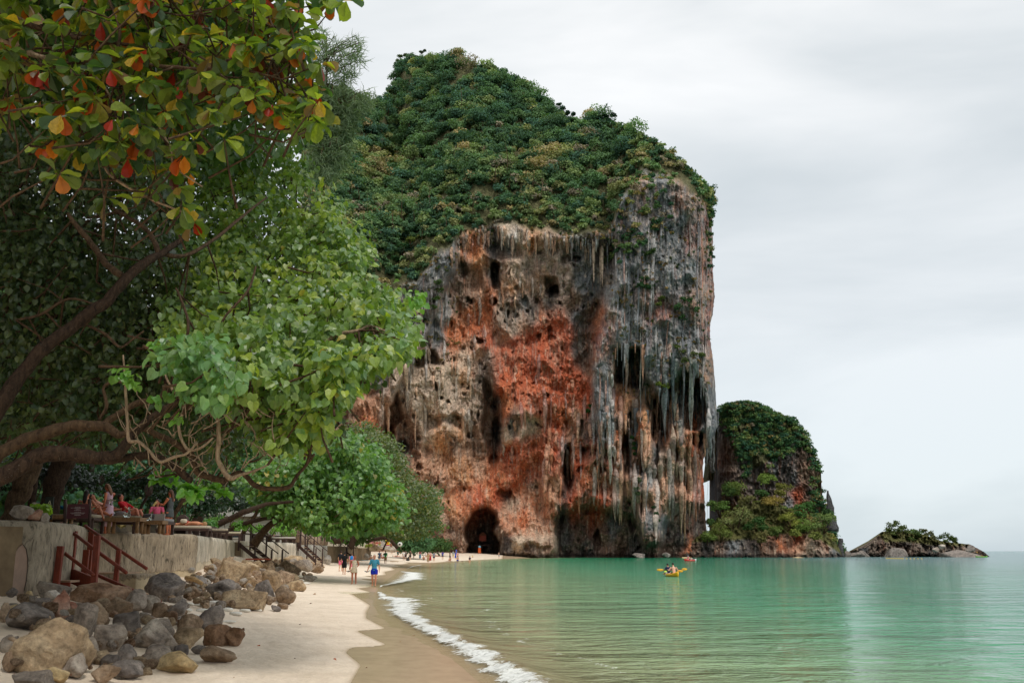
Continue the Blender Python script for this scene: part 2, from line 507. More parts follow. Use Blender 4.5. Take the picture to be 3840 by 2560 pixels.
# ------------------------------------------------------------------ water
def mat_water():
    t = NT("sea_water"); p = t.pos()
    dep = t.attr("dep", 'Fac'); foam = t.attr("foam", 'Fac'); dist = t.attr("far", 'Fac')
    body = t.ramp(dep, [(0.0, srgb(188, 174, 136)), (0.10, srgb(172, 172, 128)), (0.26, srgb(134, 162, 118)), (0.45, srgb(74, 150, 108)), (0.65, srgb(14, 122, 82)), (0.85, srgb(8, 108, 82)), (1.0, srgb(92, 130, 132))])  # last stop: sky reflection painted as a pale body tone
    n0 = t.noise(t.mapping(p, (0.5, 1.1, 1)), 0.14, 3, 0.6)
    body = t.mix(1.0, body, t.ramp(n0, [(0.3, 0.82), (0.7, 1.16)]), 'MULTIPLY')
    # waves: three trains of ripples, crests mostly across the view
    w1 = t.noise(t.mapping(p, (0.8, 1.25, 1), (0, 0, R(8))), 1.05, 4, 0.6, 0.6)
    w2 = t.noise(t.mapping(p, (0.9, 1.4, 1), (0, 0, R(-16))), 3.3, 4, 0.6, 0.5)
    w3 = t.noise(t.mapping(p, (0.5, 1.2, 1), (0, 0, R(4))), 0.40, 4, 0.55, 0.5)
    h = t.math('ADD', t.math('ADD', t.math('MULTIPLY', w1, 0.95), t.math('MULTIPLY', w2, 0.22)), t.math('MULTIPLY', w3, 1.9))
    b = t.n("ShaderNodeBump"); b.inputs['Distance'].default_value = 1.0
    t.l(h, b.inputs['Height'])
    t.l(t.ramp(dist, [(0.0, 0.6), (0.35, 0.75), (1.0, 0.8)]), b.inputs['Strength'])
    # foam lace
    f1 = t.noise(p, 7.0, 6, 0.72, 1.2); f2 = t.noise(t.mapping(p, (1, 0.7, 1)), 1.5, 3, 0.6)
    fm = t.math('ADD', foam, t.math('ADD', t.math('MULTIPLY', t.math('SUBTRACT', f1, 0.5), 1.5), t.math('MULTIPLY', t.math('SUBTRACT', f2, 0.5), 1.2)))
    fmask = t.ramp(fm, [(0.50, 0.0), (0.66, 1.0)])
    col = t.mix(fmask, body, srgb(238, 238, 232))
    rough = t.math('ADD', 0.075, t.math('MULTIPLY', fmask, 0.6))
    pr = t.n("ShaderNodeBsdfPrincipled")
    t.l(col, pr.inputs['Base Color']); t.l(rough, pr.inputs['Roughness']); pr.inputs['IOR'].default_value = 1.34; t.l(t.ramp(t.attr('far', 'Fac'), [(.3, .5), (1.0, .16)]), pr.inputs['Specular IOR Level'])
    t.l(b.outputs[0], pr.inputs['Normal'])
    tr = t.n("ShaderNodeBsdfTransparent"); tr.inputs[0].default_value = (0.95, 0.97, 0.93, 1)
    mx = t.n("ShaderNodeMixShader")
    a = t.math('MAXIMUM', t.ramp(dep, [(0.0, 0.12), (0.05, 0.45), (0.16, 0.97)]), fmask)
    t.l(a, mx.inputs[0]); t.l(tr.outputs[0], mx.inputs[1]); t.l(pr.outputs[0], mx.inputs[2])
    return t.done(mx.outputs[0])
WATER = mat_water()
rowsw = np.concatenate([np.linspace(-80, 8, 20), np.geomspace(8.6, 330, 380), np.geomspace(345, 38000, 60)])
offw = np.concatenate([[-0.9, -0.6], np.linspace(-0.4, 4, 110), np.geomspace(4.1, 60, 90), np.geomspace(64, 28000, 40)])
YY = np.repeat(rowsw[:, None], len(offw), 1)
scw = np.clip(YY / 16.0, 1, 7)
base = np.where(YY > 330, -np.clip(YY * 1.2, 0, 30000), xw(YY))
XX = base + offw[None, :] * scw
dd = np.clip(XX - xw(YY), 0, None)
wob = 1.2 * fbm(YY / 9.0, 2.2 + 0 * YY, 0, 3)
# foam band: distance behind the edge, broken up along the shore
wid = np.interp(YY, [0, 12, 17, 22, 27, 32, 36, 41, 44, 50, 56, 62, 74, 95, 102, 140, 170, 400], [1.25, 1.2, 1.05, .9, .9, 1.1, 1.8, 2.3, .8, .05, .0, 1.3, 3.0, 2.8, .2, .6, .0, .0])
wid = wid * (1 + 0.35 * fbm(YY / 1.3, 8 + 0 * YY, 0, 3))
foam = np.where(wid > 0.06, 1.0 - np.abs(dd - wid * 0.55) / (wid * 0.62 + 1e-3), -1)
foam = np.clip(foam, -1, 1) * 0.95
second = (1 - np.abs(dd - (wid * 1.6 + 1.1 + wob)) / (0.22 * scw)) * 0.42 * (YY < 60)
foam = np.maximum(foam, second)
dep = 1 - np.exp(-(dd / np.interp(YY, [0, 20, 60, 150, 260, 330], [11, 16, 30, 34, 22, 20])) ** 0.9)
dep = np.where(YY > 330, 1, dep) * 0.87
dep = np.clip(dep + .13 * np.maximum(sstep(300, 900, np.hypot(XX, YY)), sstep(.10, .36, XX / np.maximum(YY, 5)) * sstep(6, 30, dd)), 0, 1)  # pushes right and far water to the painted sky reflection tone
# the swell: long low waves and the one that breaks on the sand
ZZ = 0.02 * fbm(XX / 5.0, YY / 2.2, 0, 3) * np.clip(dd, 0, 1)
ZZ = ZZ + 0.10 * np.exp(-((dd - wid * 0.85) / (0.35 * np.clip(scw, 1, 2))) ** 2) * (wid > .2) * (YY < 70)
ZZ = np.where(YY > 300, 0, ZZ)
far = np.clip(np.hypot(XX, YY) / 900, 0, 1)
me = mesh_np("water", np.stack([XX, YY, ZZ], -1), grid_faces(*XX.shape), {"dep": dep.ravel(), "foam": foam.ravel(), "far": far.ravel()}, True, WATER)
tag(link("water", me), "green sea turning pale grey blue towards the horizon with foam at the sand", None, None, "structure")

# ================================================================== limestone cliff
PAL = {'K': (84, 78, 74), 'g': (124, 126, 126), 'G': (160, 162, 160), 'c': (204, 180, 156), 'b': (170, 150, 134), 'o': (204, 124, 84),  # K: dark grey rock, with the shade of hollows painted into it
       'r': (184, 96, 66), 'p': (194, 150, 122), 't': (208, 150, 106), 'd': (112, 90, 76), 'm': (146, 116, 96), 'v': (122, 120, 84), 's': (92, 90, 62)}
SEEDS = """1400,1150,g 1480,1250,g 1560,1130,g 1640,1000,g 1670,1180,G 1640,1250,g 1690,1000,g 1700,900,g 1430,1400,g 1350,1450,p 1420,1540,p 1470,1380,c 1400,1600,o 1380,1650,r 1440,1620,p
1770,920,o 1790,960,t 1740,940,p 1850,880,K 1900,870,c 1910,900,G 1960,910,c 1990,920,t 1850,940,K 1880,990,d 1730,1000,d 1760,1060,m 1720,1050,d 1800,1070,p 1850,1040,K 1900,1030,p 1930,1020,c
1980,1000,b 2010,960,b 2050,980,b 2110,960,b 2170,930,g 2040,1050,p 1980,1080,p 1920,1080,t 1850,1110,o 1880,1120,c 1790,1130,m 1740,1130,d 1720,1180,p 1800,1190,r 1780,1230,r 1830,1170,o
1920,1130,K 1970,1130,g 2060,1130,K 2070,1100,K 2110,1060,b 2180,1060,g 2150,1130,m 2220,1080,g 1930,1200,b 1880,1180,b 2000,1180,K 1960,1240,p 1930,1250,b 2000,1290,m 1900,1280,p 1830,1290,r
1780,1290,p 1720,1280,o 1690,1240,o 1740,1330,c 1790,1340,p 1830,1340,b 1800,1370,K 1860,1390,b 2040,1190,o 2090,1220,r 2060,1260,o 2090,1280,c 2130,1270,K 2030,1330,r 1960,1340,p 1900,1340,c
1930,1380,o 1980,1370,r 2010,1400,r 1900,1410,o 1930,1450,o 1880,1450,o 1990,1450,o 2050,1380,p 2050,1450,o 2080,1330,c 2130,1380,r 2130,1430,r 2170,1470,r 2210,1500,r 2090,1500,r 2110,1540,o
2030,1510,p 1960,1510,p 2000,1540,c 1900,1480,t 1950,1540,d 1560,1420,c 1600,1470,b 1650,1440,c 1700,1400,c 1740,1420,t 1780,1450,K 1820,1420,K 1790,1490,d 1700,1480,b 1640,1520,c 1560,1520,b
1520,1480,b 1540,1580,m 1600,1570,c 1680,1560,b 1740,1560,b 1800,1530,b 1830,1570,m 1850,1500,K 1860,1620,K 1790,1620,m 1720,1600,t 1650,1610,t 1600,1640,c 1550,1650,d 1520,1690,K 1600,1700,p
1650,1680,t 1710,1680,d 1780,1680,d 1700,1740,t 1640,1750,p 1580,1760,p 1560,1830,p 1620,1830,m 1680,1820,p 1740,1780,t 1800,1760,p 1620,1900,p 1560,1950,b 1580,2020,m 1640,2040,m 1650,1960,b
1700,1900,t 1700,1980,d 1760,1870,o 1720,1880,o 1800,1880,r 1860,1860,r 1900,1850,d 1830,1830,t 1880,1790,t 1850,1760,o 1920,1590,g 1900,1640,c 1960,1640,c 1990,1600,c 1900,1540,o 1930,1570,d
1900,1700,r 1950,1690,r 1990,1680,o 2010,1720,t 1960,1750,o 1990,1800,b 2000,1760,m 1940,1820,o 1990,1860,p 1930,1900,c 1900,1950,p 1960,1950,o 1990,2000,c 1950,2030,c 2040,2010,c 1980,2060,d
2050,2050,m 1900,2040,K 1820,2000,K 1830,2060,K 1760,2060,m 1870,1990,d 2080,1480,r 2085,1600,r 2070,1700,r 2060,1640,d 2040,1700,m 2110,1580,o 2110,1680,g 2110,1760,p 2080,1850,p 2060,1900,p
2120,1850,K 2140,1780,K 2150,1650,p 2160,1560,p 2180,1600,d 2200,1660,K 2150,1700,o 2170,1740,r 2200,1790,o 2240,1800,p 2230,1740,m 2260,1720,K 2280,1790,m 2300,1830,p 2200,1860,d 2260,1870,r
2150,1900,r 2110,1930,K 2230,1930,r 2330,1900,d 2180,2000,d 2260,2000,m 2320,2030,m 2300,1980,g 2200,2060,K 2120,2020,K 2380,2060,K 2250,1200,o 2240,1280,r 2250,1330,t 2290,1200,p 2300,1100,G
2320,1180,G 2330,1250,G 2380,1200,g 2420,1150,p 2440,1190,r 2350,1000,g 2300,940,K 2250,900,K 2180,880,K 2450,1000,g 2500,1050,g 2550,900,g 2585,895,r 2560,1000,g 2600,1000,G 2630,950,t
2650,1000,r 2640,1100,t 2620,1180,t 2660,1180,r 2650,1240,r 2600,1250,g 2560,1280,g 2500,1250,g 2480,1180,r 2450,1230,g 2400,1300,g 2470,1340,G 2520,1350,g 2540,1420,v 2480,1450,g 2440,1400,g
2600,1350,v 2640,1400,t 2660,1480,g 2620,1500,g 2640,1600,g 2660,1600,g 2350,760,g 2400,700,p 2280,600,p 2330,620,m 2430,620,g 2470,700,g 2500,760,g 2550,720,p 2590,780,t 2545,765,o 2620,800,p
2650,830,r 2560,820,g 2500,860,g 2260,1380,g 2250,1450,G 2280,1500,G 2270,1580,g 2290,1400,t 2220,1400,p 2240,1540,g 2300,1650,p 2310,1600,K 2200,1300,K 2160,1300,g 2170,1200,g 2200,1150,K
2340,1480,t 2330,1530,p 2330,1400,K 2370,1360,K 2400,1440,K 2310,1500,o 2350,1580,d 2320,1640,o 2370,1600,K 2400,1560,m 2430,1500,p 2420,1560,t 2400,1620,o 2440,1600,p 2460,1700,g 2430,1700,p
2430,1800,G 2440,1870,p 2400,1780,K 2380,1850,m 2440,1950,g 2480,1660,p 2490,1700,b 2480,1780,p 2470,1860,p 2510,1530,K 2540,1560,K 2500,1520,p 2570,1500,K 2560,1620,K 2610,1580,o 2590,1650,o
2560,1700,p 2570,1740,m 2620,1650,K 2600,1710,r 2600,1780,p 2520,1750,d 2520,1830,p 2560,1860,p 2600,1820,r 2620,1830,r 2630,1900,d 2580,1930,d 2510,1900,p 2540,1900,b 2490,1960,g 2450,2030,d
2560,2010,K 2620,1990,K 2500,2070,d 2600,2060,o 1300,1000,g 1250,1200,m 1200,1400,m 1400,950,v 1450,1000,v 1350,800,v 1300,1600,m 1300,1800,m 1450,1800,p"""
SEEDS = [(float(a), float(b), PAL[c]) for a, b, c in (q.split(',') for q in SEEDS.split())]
RECESS = """1825,2015,78,95,26 1850,1960,55,50,20 1890,1850,30,18,6 1860,1878,60,16,5 1590,1332,75,30,12 1460,1630,22,50,10 1505,1680,25,40,6 1862,1640,20,90,11 1872,1510,28,50,8 1850,1730,20,30,8
1820,1450,45,70,4 1880,930,70,36,6 1853,1020,17,45,8 1780,1062,35,18,6 1730,1010,20,40,5 1930,1122,55,26,6 1850,1130,14,22,6 2078,1092,22,26,9 2120,975,20,18,5 2160,970,22,12,6 2200,1080,110,110,8
2190,1290,48,130,11 2210,1180,50,80,6 2070,1125,36,36,5 1905,1175,8,18,4 1935,1185,8,10,3 2015,1135,9,14,4 1800,1280,22,12,5 2060,1240,9,20,4 2020,1258,12,15,4 2068,1268,14,15,4 2000,1548,60,10,5
1912,1605,10,9,4 1880,1624,9,8,4 2130,1790,20,60,9 2115,1730,12,60,5 2340,1365,36,70,14 2392,1372,32,90,14 2370,1580,20,60,9 2350,1700,20,80,10 2400,1730,10,60,10 2480,1560,14,90,12 2450,1600,9,50,9
2558,1500,32,130,16 2570,1590,40,28,8 2612,1652,28,33,12 2520,1500,10,60,9 2462,1720,8,70,8 2450,1520,24,24,5 2580,1840,18,60,7 2540,2012,110,72,20 2600,1990,60,60,15 2150,2040,38,55,14
2330,2074,60,20,12 2240,2030,18,45,8 2210,2062,100,28,10 2440,2078,90,16,9 2250,2030,190,72,7 2620,1830,28,80,5 1632,1448,11,22,7 1650,1490,7,9,4 1680,1510,8,13,4 1600,1560,6,14,4 1795,1560,6,28,5
1700,1350,14,20,4 1935,1395,8,8,3 2050,1488,9,10,4 2230,1700,20,20,4 1570,1750,14,12,4 1640,1810,12,14,4 1555,1870,10,10,3 1490,1500,9,20,5 1760,1630,10,12,3 1700,1560,30,8,3 2000,1430,6,6,2
2410,1900,9,50,6 2370,1960,14,40,5 2500,1620,8,40,6 2530,1700,10,30,5 2200,1700,26,30,5 2180,1760,14,18,4 2260,1760,16,14,4 2300,1720,12,40,6 1970,1130,14,30,4 1760,1130,12,14,4
1935,1420,80,110,-6 2130,1450,80,110,-5 1940,1632,68,62,-8 2262,1440,40,200,-10 1370,1400,110,260,-10 1600,1150,100,160,-4 1980,2040,110,50,-8 1920,1980,50,90,-5 2085,1850,22,130,-6 2432,1700,26,200,-8
2340,1480,45,60,-3 2482,1700,16,150,-4 2440,1960,40,110,-7 2570,1750,60,100,-3 2560,1100,130,350,-8 2360,1150,70,190,-9 1640,1500,120,110,-4 2250,1820,120,80,-4 1620,1800,150,200,-3 2645,1550,34,150,-6
2470,1400,60,60,-4 1760,1840,60,16,-4 1820,1800,60,16,-4 1900,1760,50,18,-3 1790,950,50,40,-4 1960,900,50,40,-4 1880,1210,40,30,-3 2070,1230,50,60,-3 1700,1240,40,40,-3"""
RECESS = [q for q in (tuple(map(float, q.split(','))) for q in RECESS.split()) if 0 < q[4] and q[2] <= 30]
def PG(s): return [(1387 + float(a) * 1.59, 675 + float(b) * 1.59) for a, b in (q.split(',') for q in s.split())]
# large forms: polygons pushed back (+) or standing forward (-), metres, with edge softness in cells
FACE = PG("580,118 576,250 548,330 522,420 528,540 545,610 572,645 577,560 574,470 590,398 640,398 652,470 690,505 730,452 765,436 790,520 800,600 800,700 900,700 900,0 560,0")
FORMS = [(FACE, -9, 2), (PG("190,250 240,130 330,100 470,110 560,150 560,330 520,500 500,640 440,780 330,790 250,740 210,600 180,420"), 8, 14),
         (PG("578,402 640,396 642,492 610,484 580,474"), 12, 2), (PG("735,445 770,452 792,560 772,592 742,582 724,520"), 14, 2), (PG("655,512 702,508 716,560 692,645 664,604"), 11, 3), (PG("600,600 632,560 642,690 602,694"), 8, 3),
         (PG("440,792 500,772 560,776 604,792 640,830 650,892 440,892"), 10, 3), (PG("684,892 692,812 736,762 800,772 830,800 830,892"), 18, 3), (PG("272,470 300,515 312,560 294,662 268,600"), 9, 3),
         (PG("480,330 528,300 556,240 524,400 520,470 484,442"), 6, 4), (PG("64,500 78,560 30,604 34,560"), 9, 2), (PG("104,408 150,402 164,428 108,442"), 10, 2), (PG("226,892 232,856 224,820 240,786 262,772 292,778 300,800 292,828 306,858 296,892"), 26, 2),
         (PG("-160,700 -160,60 205,60 200,190 150,330 128,384 72,470 56,520 20,560 -10,700"), -9, 2), (PG("288,400 420,388 444,470 404,560 344,562 290,524"), -5, 4), (PG("306,548 350,540 374,580 350,636 308,626"), -6, 4),
         (PG("330,640 400,636 330,730 240,780 232,750 290,690"), -4, 5), (PG("402,500 448,498 456,640 440,790 408,790"), -5, 3), (PG("606,560 656,540 668,700 690,860 640,860 616,720"), -6, 3), (PG("770,590 812,560 812,700 780,720 752,640"), -4, 4),
         (PG("330,840 440,836 440,892 310,892"), -5, 4), (PG("410,230 440,228 446,262 414,268"), 6, 1), (PG("290,150 340,140 360,180 300,190"), 5, 3), (PG("285,200 305,196 308,250 290,254"), 6, 1), (PG("215,215 262,205 270,262 228,268"), 4, 3),
         (PG("80,430 240,420 260,540 200,620 90,600"), -3, 8), (PG("446,700 470,620 480,700 466,730"), 8, 2), (PG("130,560 216,556 222,590 176,572 130,600"), 4, 2), (PG("300,100 560,120 556,160 420,150 300,150"), -4, 5)]
ORANGE = [(PG("288,396 330,380 410,322 440,308 484,350 474,420 520,470 516,560 452,520 404,565 340,524 290,505"), .95, 'r'), (PG("180,345 255,280 304,300 262,350 200,385"), .8, 'o'), (PG("522,408 556,318 578,330 566,420 532,430"), .85, 'r'),
          (PG("290,690 340,608 424,600 404,700 332,742 240,768 218,742"), .8, 'r'), (PG("404,500 446,500 458,700 408,700"), .75, 'r'), (PG("474,600 560,620 600,740 560,780 450,760 462,680"), .45, 'r'), (PG("742,118 762,118 760,162 742,162"), .95, 'r'),
          (PG("790,160 812,200 818,335 792,300"), .7, 'o'), (PG("205,120 270,130 262,180 215,190"), .6, 'o'), (PG("300,800 430,700 440,830 330,840"), .45, 'o'), (PG("690,600 770,560 760,600 700,680"), .4, 'o'), (PG("655,270 690,265 680,310 660,310"), .6, 'r'),
          (PG("84,430 250,420 268,520 210,600 100,590"), .55, 'c'), (PG("300,200 480,200 470,330 330,360 280,300"), .35, 'b'), (PG("60,640 250,620 260,720 200,850 120,800"), .4, 'p'), (FACE, .8, 'g'), (PG("524,430 568,430 574,560 545,600 526,520"), .9, 'g'),
          (PG("480,340 528,300 556,240 530,400 524,470 484,442"), .7, 'd'), (PG("260,440 300,400 300,520 280,560"), .7, 'd')]
def blur(a, k):
    for ax in (0, 1):
        if k < 1 or a.shape[ax] < 2 * k + 2: continue
        for _ in range(2):
            p = np.concatenate([np.repeat(a.take([0], ax), k, ax), a, np.repeat(a.take([-1], ax), k, ax)], ax); c = np.cumsum(p, ax); z = np.zeros_like(c.take([0], ax)); c = np.concatenate([z, c], ax)
            n_ = a.shape[ax]; a = (c.take(range(2 * k + 1, 2 * k + 1 + n_), ax) - c.take(range(0, n_), ax)) / (2 * k + 1)
    return a
def pmask(poly, u, v):
    ins = np.zeros(u.shape, bool); j = len(poly) - 1
    for i in range(len(poly)):
        (xi, yi), (xj, yj) = poly[i], poly[j]
        ins ^= ((yi > v) != (yj > v)) & (u < (xj - xi) * (v - yi) / (yj - yi + 1e-9) + xi); j = i
    return ins.astype(float)
VT = np.array([(600, 520), (900, 420), (1180, 338), (1290, 345), (1400, 395), (1440, 375), (1480, 305), (1500, 245), (1560, 225), (1640, 220), (1750, 232), (1815, 260), (1880, 285), (1950, 310), (2000, 358),
               (2060, 402), (2130, 452), (2170, 458), (2220, 448), (2290, 462), (2360, 488), (2500, 572), (2600, 655), (2650, 722), (2690, 780)], float)
VB = np.array([(900, 1000), (1290, 1050), (1400, 1080), (1450, 1100), (1560, 1040), (1640, 960), (1700, 905), (1780, 850), (1840, 830), (1950, 850), (2100, 870), (2200, 880), (2290, 850),
               (2330, 740), (2400, 650), (2500, 645), (2560, 700), (2640, 755), (2690, 790)], float)
UR = np.array([(400, 2672), (770, 2672), (850, 2668), (900, 2674), (1000, 2672), (1110, 2680), (1180, 2672), (1225, 2662), (1280, 2664), (1340, 2673), (1440, 2682), (1520, 2686), (1600, 2690), (1640, 2672),
               (1690, 2650), (1720, 2638), (1760, 2635), (1850, 2641), (1920, 2645), (2000, 2650), (2100, 2640)], float)
vtop = lambda u: np.interp(u, VT[:, 0], VT[:, 1])
vbot = lambda u: np.interp(u, VB[:, 0], VB[:, 1])
uright = lambda v: np.interp(v, UR[:, 0], UR[:, 1])
CY = 300.0
def cliff_depth(u, v, fine=True):
    wu = u + 15 * fbm(u / 38, v / 60, 3.3, 4, .6) ; wv = v + 20 * fbm(u / 30, v / 60, 7.7, 4, .6)
    Y = np.full(u.shape, CY)
    Y = Y + 6 * fbm(u / 260, v / 260, 1.1, 2)
    # forested slope lies back, the face below it stands upright or overhangs
    vb = vbot(u) + 46 * fbm(u / 70, v / 120, 2.2, 4, .6) + 10
    up = np.clip(vb - v, 0, None)
    Y = Y + up * 0.075 + 0.00006 * up ** 2
    Y = Y + 30 * sstep(1500, 1250, u) * sstep(500, 1000, v) * 0 - 14 * sstep(1480, 1200, u)
    g = sstep(1435, 1470, u) * sstep(1550, 1500, u) * sstep(700, 520, v)
    Y = Y + 18 * g
    gul = np.exp(-((u - (1590 - 0.25 * (v - 600))) / 34.0) ** 2) * sstep(480, 600, v) * sstep(1080, 950, v)
    Y = Y + 9 * gul
    for (a, b, ru, rv, am) in RECESS:
        d = np.sqrt(((wu - a) / ru) ** 2 + ((wv - b) / rv) ** 2)
        if am > 0: Y = Y + am * (1 - sstep(0.62, 1.12, d)) * (1 - 0.6 * sstep(-0.5, 1.0, (wv - b) / rv))
        else: Y = Y + am * (1 - sstep(0.3, 1.35, d))
    for poly, am, k in FORMS: Y = Y + am * blur(pmask(poly, wu, wv), k)
    e = np.clip(uright(v) - u, 0, None)
    k = np.clip(1 - e / 110.0, 0, 1)
    Y = Y + 26 * (1 - np.sqrt(np.clip(1 - k * k, 0, 1)))
    rock = sstep(-25, 15, v - vb)
    # fluted grey curtains on the right and far left, pocketed tufa in the middle
    fl = np.clip(blur(pmask(FACE, wu, wv), 4) + sstep(1720, 1660, u) * sstep(1420, 1200, v) + .5 * sstep(2240, 2300, u), 0, 1) * rock
    fl = np.maximum(fl, 0.35 * rock)
    flute = fbm(wu / 15.0, v / 240.0, 0.4, 3, 0.6)
    flute2 = np.abs(fbm(wu / 34.0, v / 420.0, 5.4, 2))
    Y = Y + fl * (1.5 * flute - 2.6 * flute2) - rock * 3.2 * (1 - np.abs(fbm(wu / 95.0, wv / 140.0, 9.4, 2)) * 2.6)
    pm = rock * (1 - 0.6 * fl) * sstep(0.0, 0.25, fbm(u / 120, v / 120, 8.8, 2) + 0.22)
    f1, f2, iv = worley(wu / 24.0, wv / 34.0, 1)
    Y = Y + pm * (1 - sstep(0.12, 0.34, f1)) * (iv > 0.84) * (1.0 + 2.0 * iv)
    f1, f2, iv = worley(wu / 11.0, wv / 17.0, 2)
    Y = Y + pm * (1 - sstep(0.15, 0.38, f1)) * (iv > 0.9) * 1.2
    rd = 1 - np.abs(fbm(wu / 55.0, wv / 75.0, 4.9, 4, 0.55)) * 2.2
    Y = Y - rock * 2.3 * rd * (1 - .65 * fl)
    Y = Y - rock * 0.9 * (1 - np.abs(fbm(wu / 16.0, wv / 46.0, 6.1, 3)) * 2.2)
    if fine: Y = Y + rock * 0.35 * fbm(u / 5.0, v / 12.0, 1.9, 2) + (1 - rock) * 1.5 * fbm(u / 22, v / 22, 3.0, 3)
    return Y, rock, fl
def rock_color(u, v, rock, fl, seeds=SEEDS, warp=13, soil=PAL['s']):
    wu = u + warp * fbm(u / 30, v / 30, 11.3, 4); wv = v + 1.7 * warp * fbm(u / 16, v / 60, 15.7, 4, .65)
    wu = wu + 5 * fbm(u / 7, v / 9, 2.9, 2)
    acc = np.zeros(u.shape + (3,)); ws = np.zeros(u.shape)
    for a, b, c in seeds:
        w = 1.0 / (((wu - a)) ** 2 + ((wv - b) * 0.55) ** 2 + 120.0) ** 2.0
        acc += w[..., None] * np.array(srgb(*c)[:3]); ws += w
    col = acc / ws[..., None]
    if seeds is SEEDS:
        for poly, w, k in ORANGE:
            m_ = blur(pmask(poly, wu, wv), 3)[..., None] * np.clip(w * .86 + .9 * fbm(u / 14, v / 34, 61.0, 5, .65) - .06, 0, .92)[..., None]
            col = col * (1 - m_) + m_ * np.array(srgb(*PAL[k])[:3])
    st = fbm(u / 9.0, v / 170.0, 6.6, 3, 0.6)                      # drip streaks
    dk = sstep(0.10, 0.42, st) * (0.20 + 0.62 * fl)
    col = col * (1 - 0.68 * dk)[..., None]
    lt = sstep(0.10, 0.40, fbm(u / 6.0, v / 80.0, 26.6, 3, 0.6)) * (0.12 + 0.45 * fl)
    col = col * (1 - lt)[..., None] + np.array(srgb(188, 180, 166)[:3]) * lt[..., None]
    og = sstep(0.22, 0.5, fbm(u / 17.0, v / 90.0, 36.6, 3, 0.6)) * 0.30
    col = col * (1 - og)[..., None] + np.array(srgb(196, 120, 84)[:3]) * og[..., None]
    bl = sstep(0.16, 0.46, fbm(u / 22.0, v / 60.0, 41.0, 5, 0.66)) * 0.38 * (1 - .6 * fl)
    col = col * (1 - bl)[..., None] + np.array(srgb(74, 66, 62)[:3]) * bl[..., None]
    wh = sstep(0.15, 0.45, fbm(u / 10.0, v / 30.0, 47.0, 4, 0.65)) * 0.55
    col = col * (1 - wh)[..., None] + np.array(srgb(214, 190, 164)[:3]) * wh[..., None]
    tide = sstep(2068, 2082, v)
    col = col * (1 - 0.75 * tide)[..., None]
    so = np.array(srgb(*soil)[:3]) * (0.75 + 0.5 * (fbm(u / 25, v / 25, 51, 3) + 0.5))[..., None]
    veg = (1 - rock)[..., None]
    return col * (1 - veg) + so * veg
def mat_rock(name="karst_limestone", scale=0.55, gain=1.0):
    t = NT(name); p = t.obj(); col = t.attr("Col")
    st = t.noise(t.mapping(p, (1, 1, 0.16)), scale * 1.6, 8, 0.68, 0.4)
    n = t.noise(p, scale * 2.4, 9, 0.66)
    col = t.mix(1.0, col, t.ramp(n, [(0.28, 0.78 * gain), (0.5, 1.02 * gain), (0.72, 1.22 * gain)]), 'MULTIPLY')
    col = t.mix(1.0, col, t.ramp(st, [(0.3, 0.74), (0.5, 1.0), (0.7, 1.16)]), 'MULTIPLY')
    vo = t.n('ShaderNodeTexVoronoi'); vo.feature = 'DISTANCE_TO_EDGE'; vo.inputs['Scale'].default_value = .42
    wp = t.n('ShaderNodeTexNoise'); wp.inputs['Scale'].default_value = .5; wp.inputs['Detail'].default_value = 6; t.l(p, wp.inputs['Vector'])
    vm = t.n('ShaderNodeVectorMath', operation='MULTIPLY_ADD'); t.l(wp.outputs[1], vm.inputs[0]); vm.inputs[1].default_value = (5, 5, 5); t.l(t.mapping(p, (1, 1, .45)), vm.inputs[2]); t.l(vm.outputs[0], vo.inputs['Vector'])
    col = t.mix(1.0, col, t.ramp(vo.outputs[0], [(0.0, .42), (.05, .85), (.14, 1.0)]), 'MULTIPLY')
    h = t.math('ADD', n, t.math('MULTIPLY', st, 0.7))
    return t.done(t.principled(col, 0.92, 0.15, t.bump(h, 1.0, 0.7)))
ROCK = mat_rock(gain=1.22)
def sheet(name, U, V, Yf, rockf, colf, mat, back=(22, 80), top_back=None):
    """the rock face: a relief surface in the world, closed over its right edge and its crest"""
    pts = P(U, V, Yf)
    cols = colf
    e1 = pts[:, -1:].copy(); e1[..., 1] += back[0]; e1[..., 0] -= 1.5
    e2 = pts[:, -1:].copy(); e2[..., 1] += back[1]; e2[..., 0] -= 14
    pts = np.concatenate([pts, e1, e2], 1); cols = np.concatenate([cols, cols[:, -1:], cols[:, -1:]], 1)
    t1 = pts[-1:].copy(); t1[..., 1] += 14; t1[..., 2] -= 3
    t2 = pts[-1:].copy(); t2[..., 1] += back[1]; t2[..., 2] = t2[..., 2] * 0.6 - 3
    pts = np.concatenate([pts, t1, t2], 0); cols = np.concatenate([cols, cols[-1:], cols[-1:]], 0)
    nr, nc = pts.shape[:2]
    me = mesh_np(name, pts, grid_faces(nr, nc), cols.reshape(-1, 3), True, mat)
    return me
NC, NR = 640, 720
s_ = (np.linspace(0, 1, NC) ** 1.0)[None, :]; t_ = np.linspace(0, 1, NR)[:, None]
UL, VBASE = 1130.0, 2100.0
U = UL + s_ * (2670 - UL) + 0 * t_
for _ in range(3):
    V = VBASE + t_ * (vtop(U) - VBASE)
    ur = uright(V) + 3.5 * fbm(V / 16.0, 0 * V, 1.0, 4)
    U = UL + s_ * (ur - UL)
CYF, CRK, CFL = cliff_depth(U, V)
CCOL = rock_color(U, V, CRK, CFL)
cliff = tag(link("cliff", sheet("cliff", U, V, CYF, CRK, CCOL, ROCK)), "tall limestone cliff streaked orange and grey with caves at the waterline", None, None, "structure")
def surfY(u, v):
    return float(CYF[cell(u, v)])
def cell(u, v):
    t = (v - VBASE) / (float(vtop(u)) - VBASE); s = (u - UL) / (float(uright(v)) - UL)
    return int(np.clip(t * (NR - 1), 0, NR - 1)), int(np.clip(s * (NC - 1), 0, NC - 1))

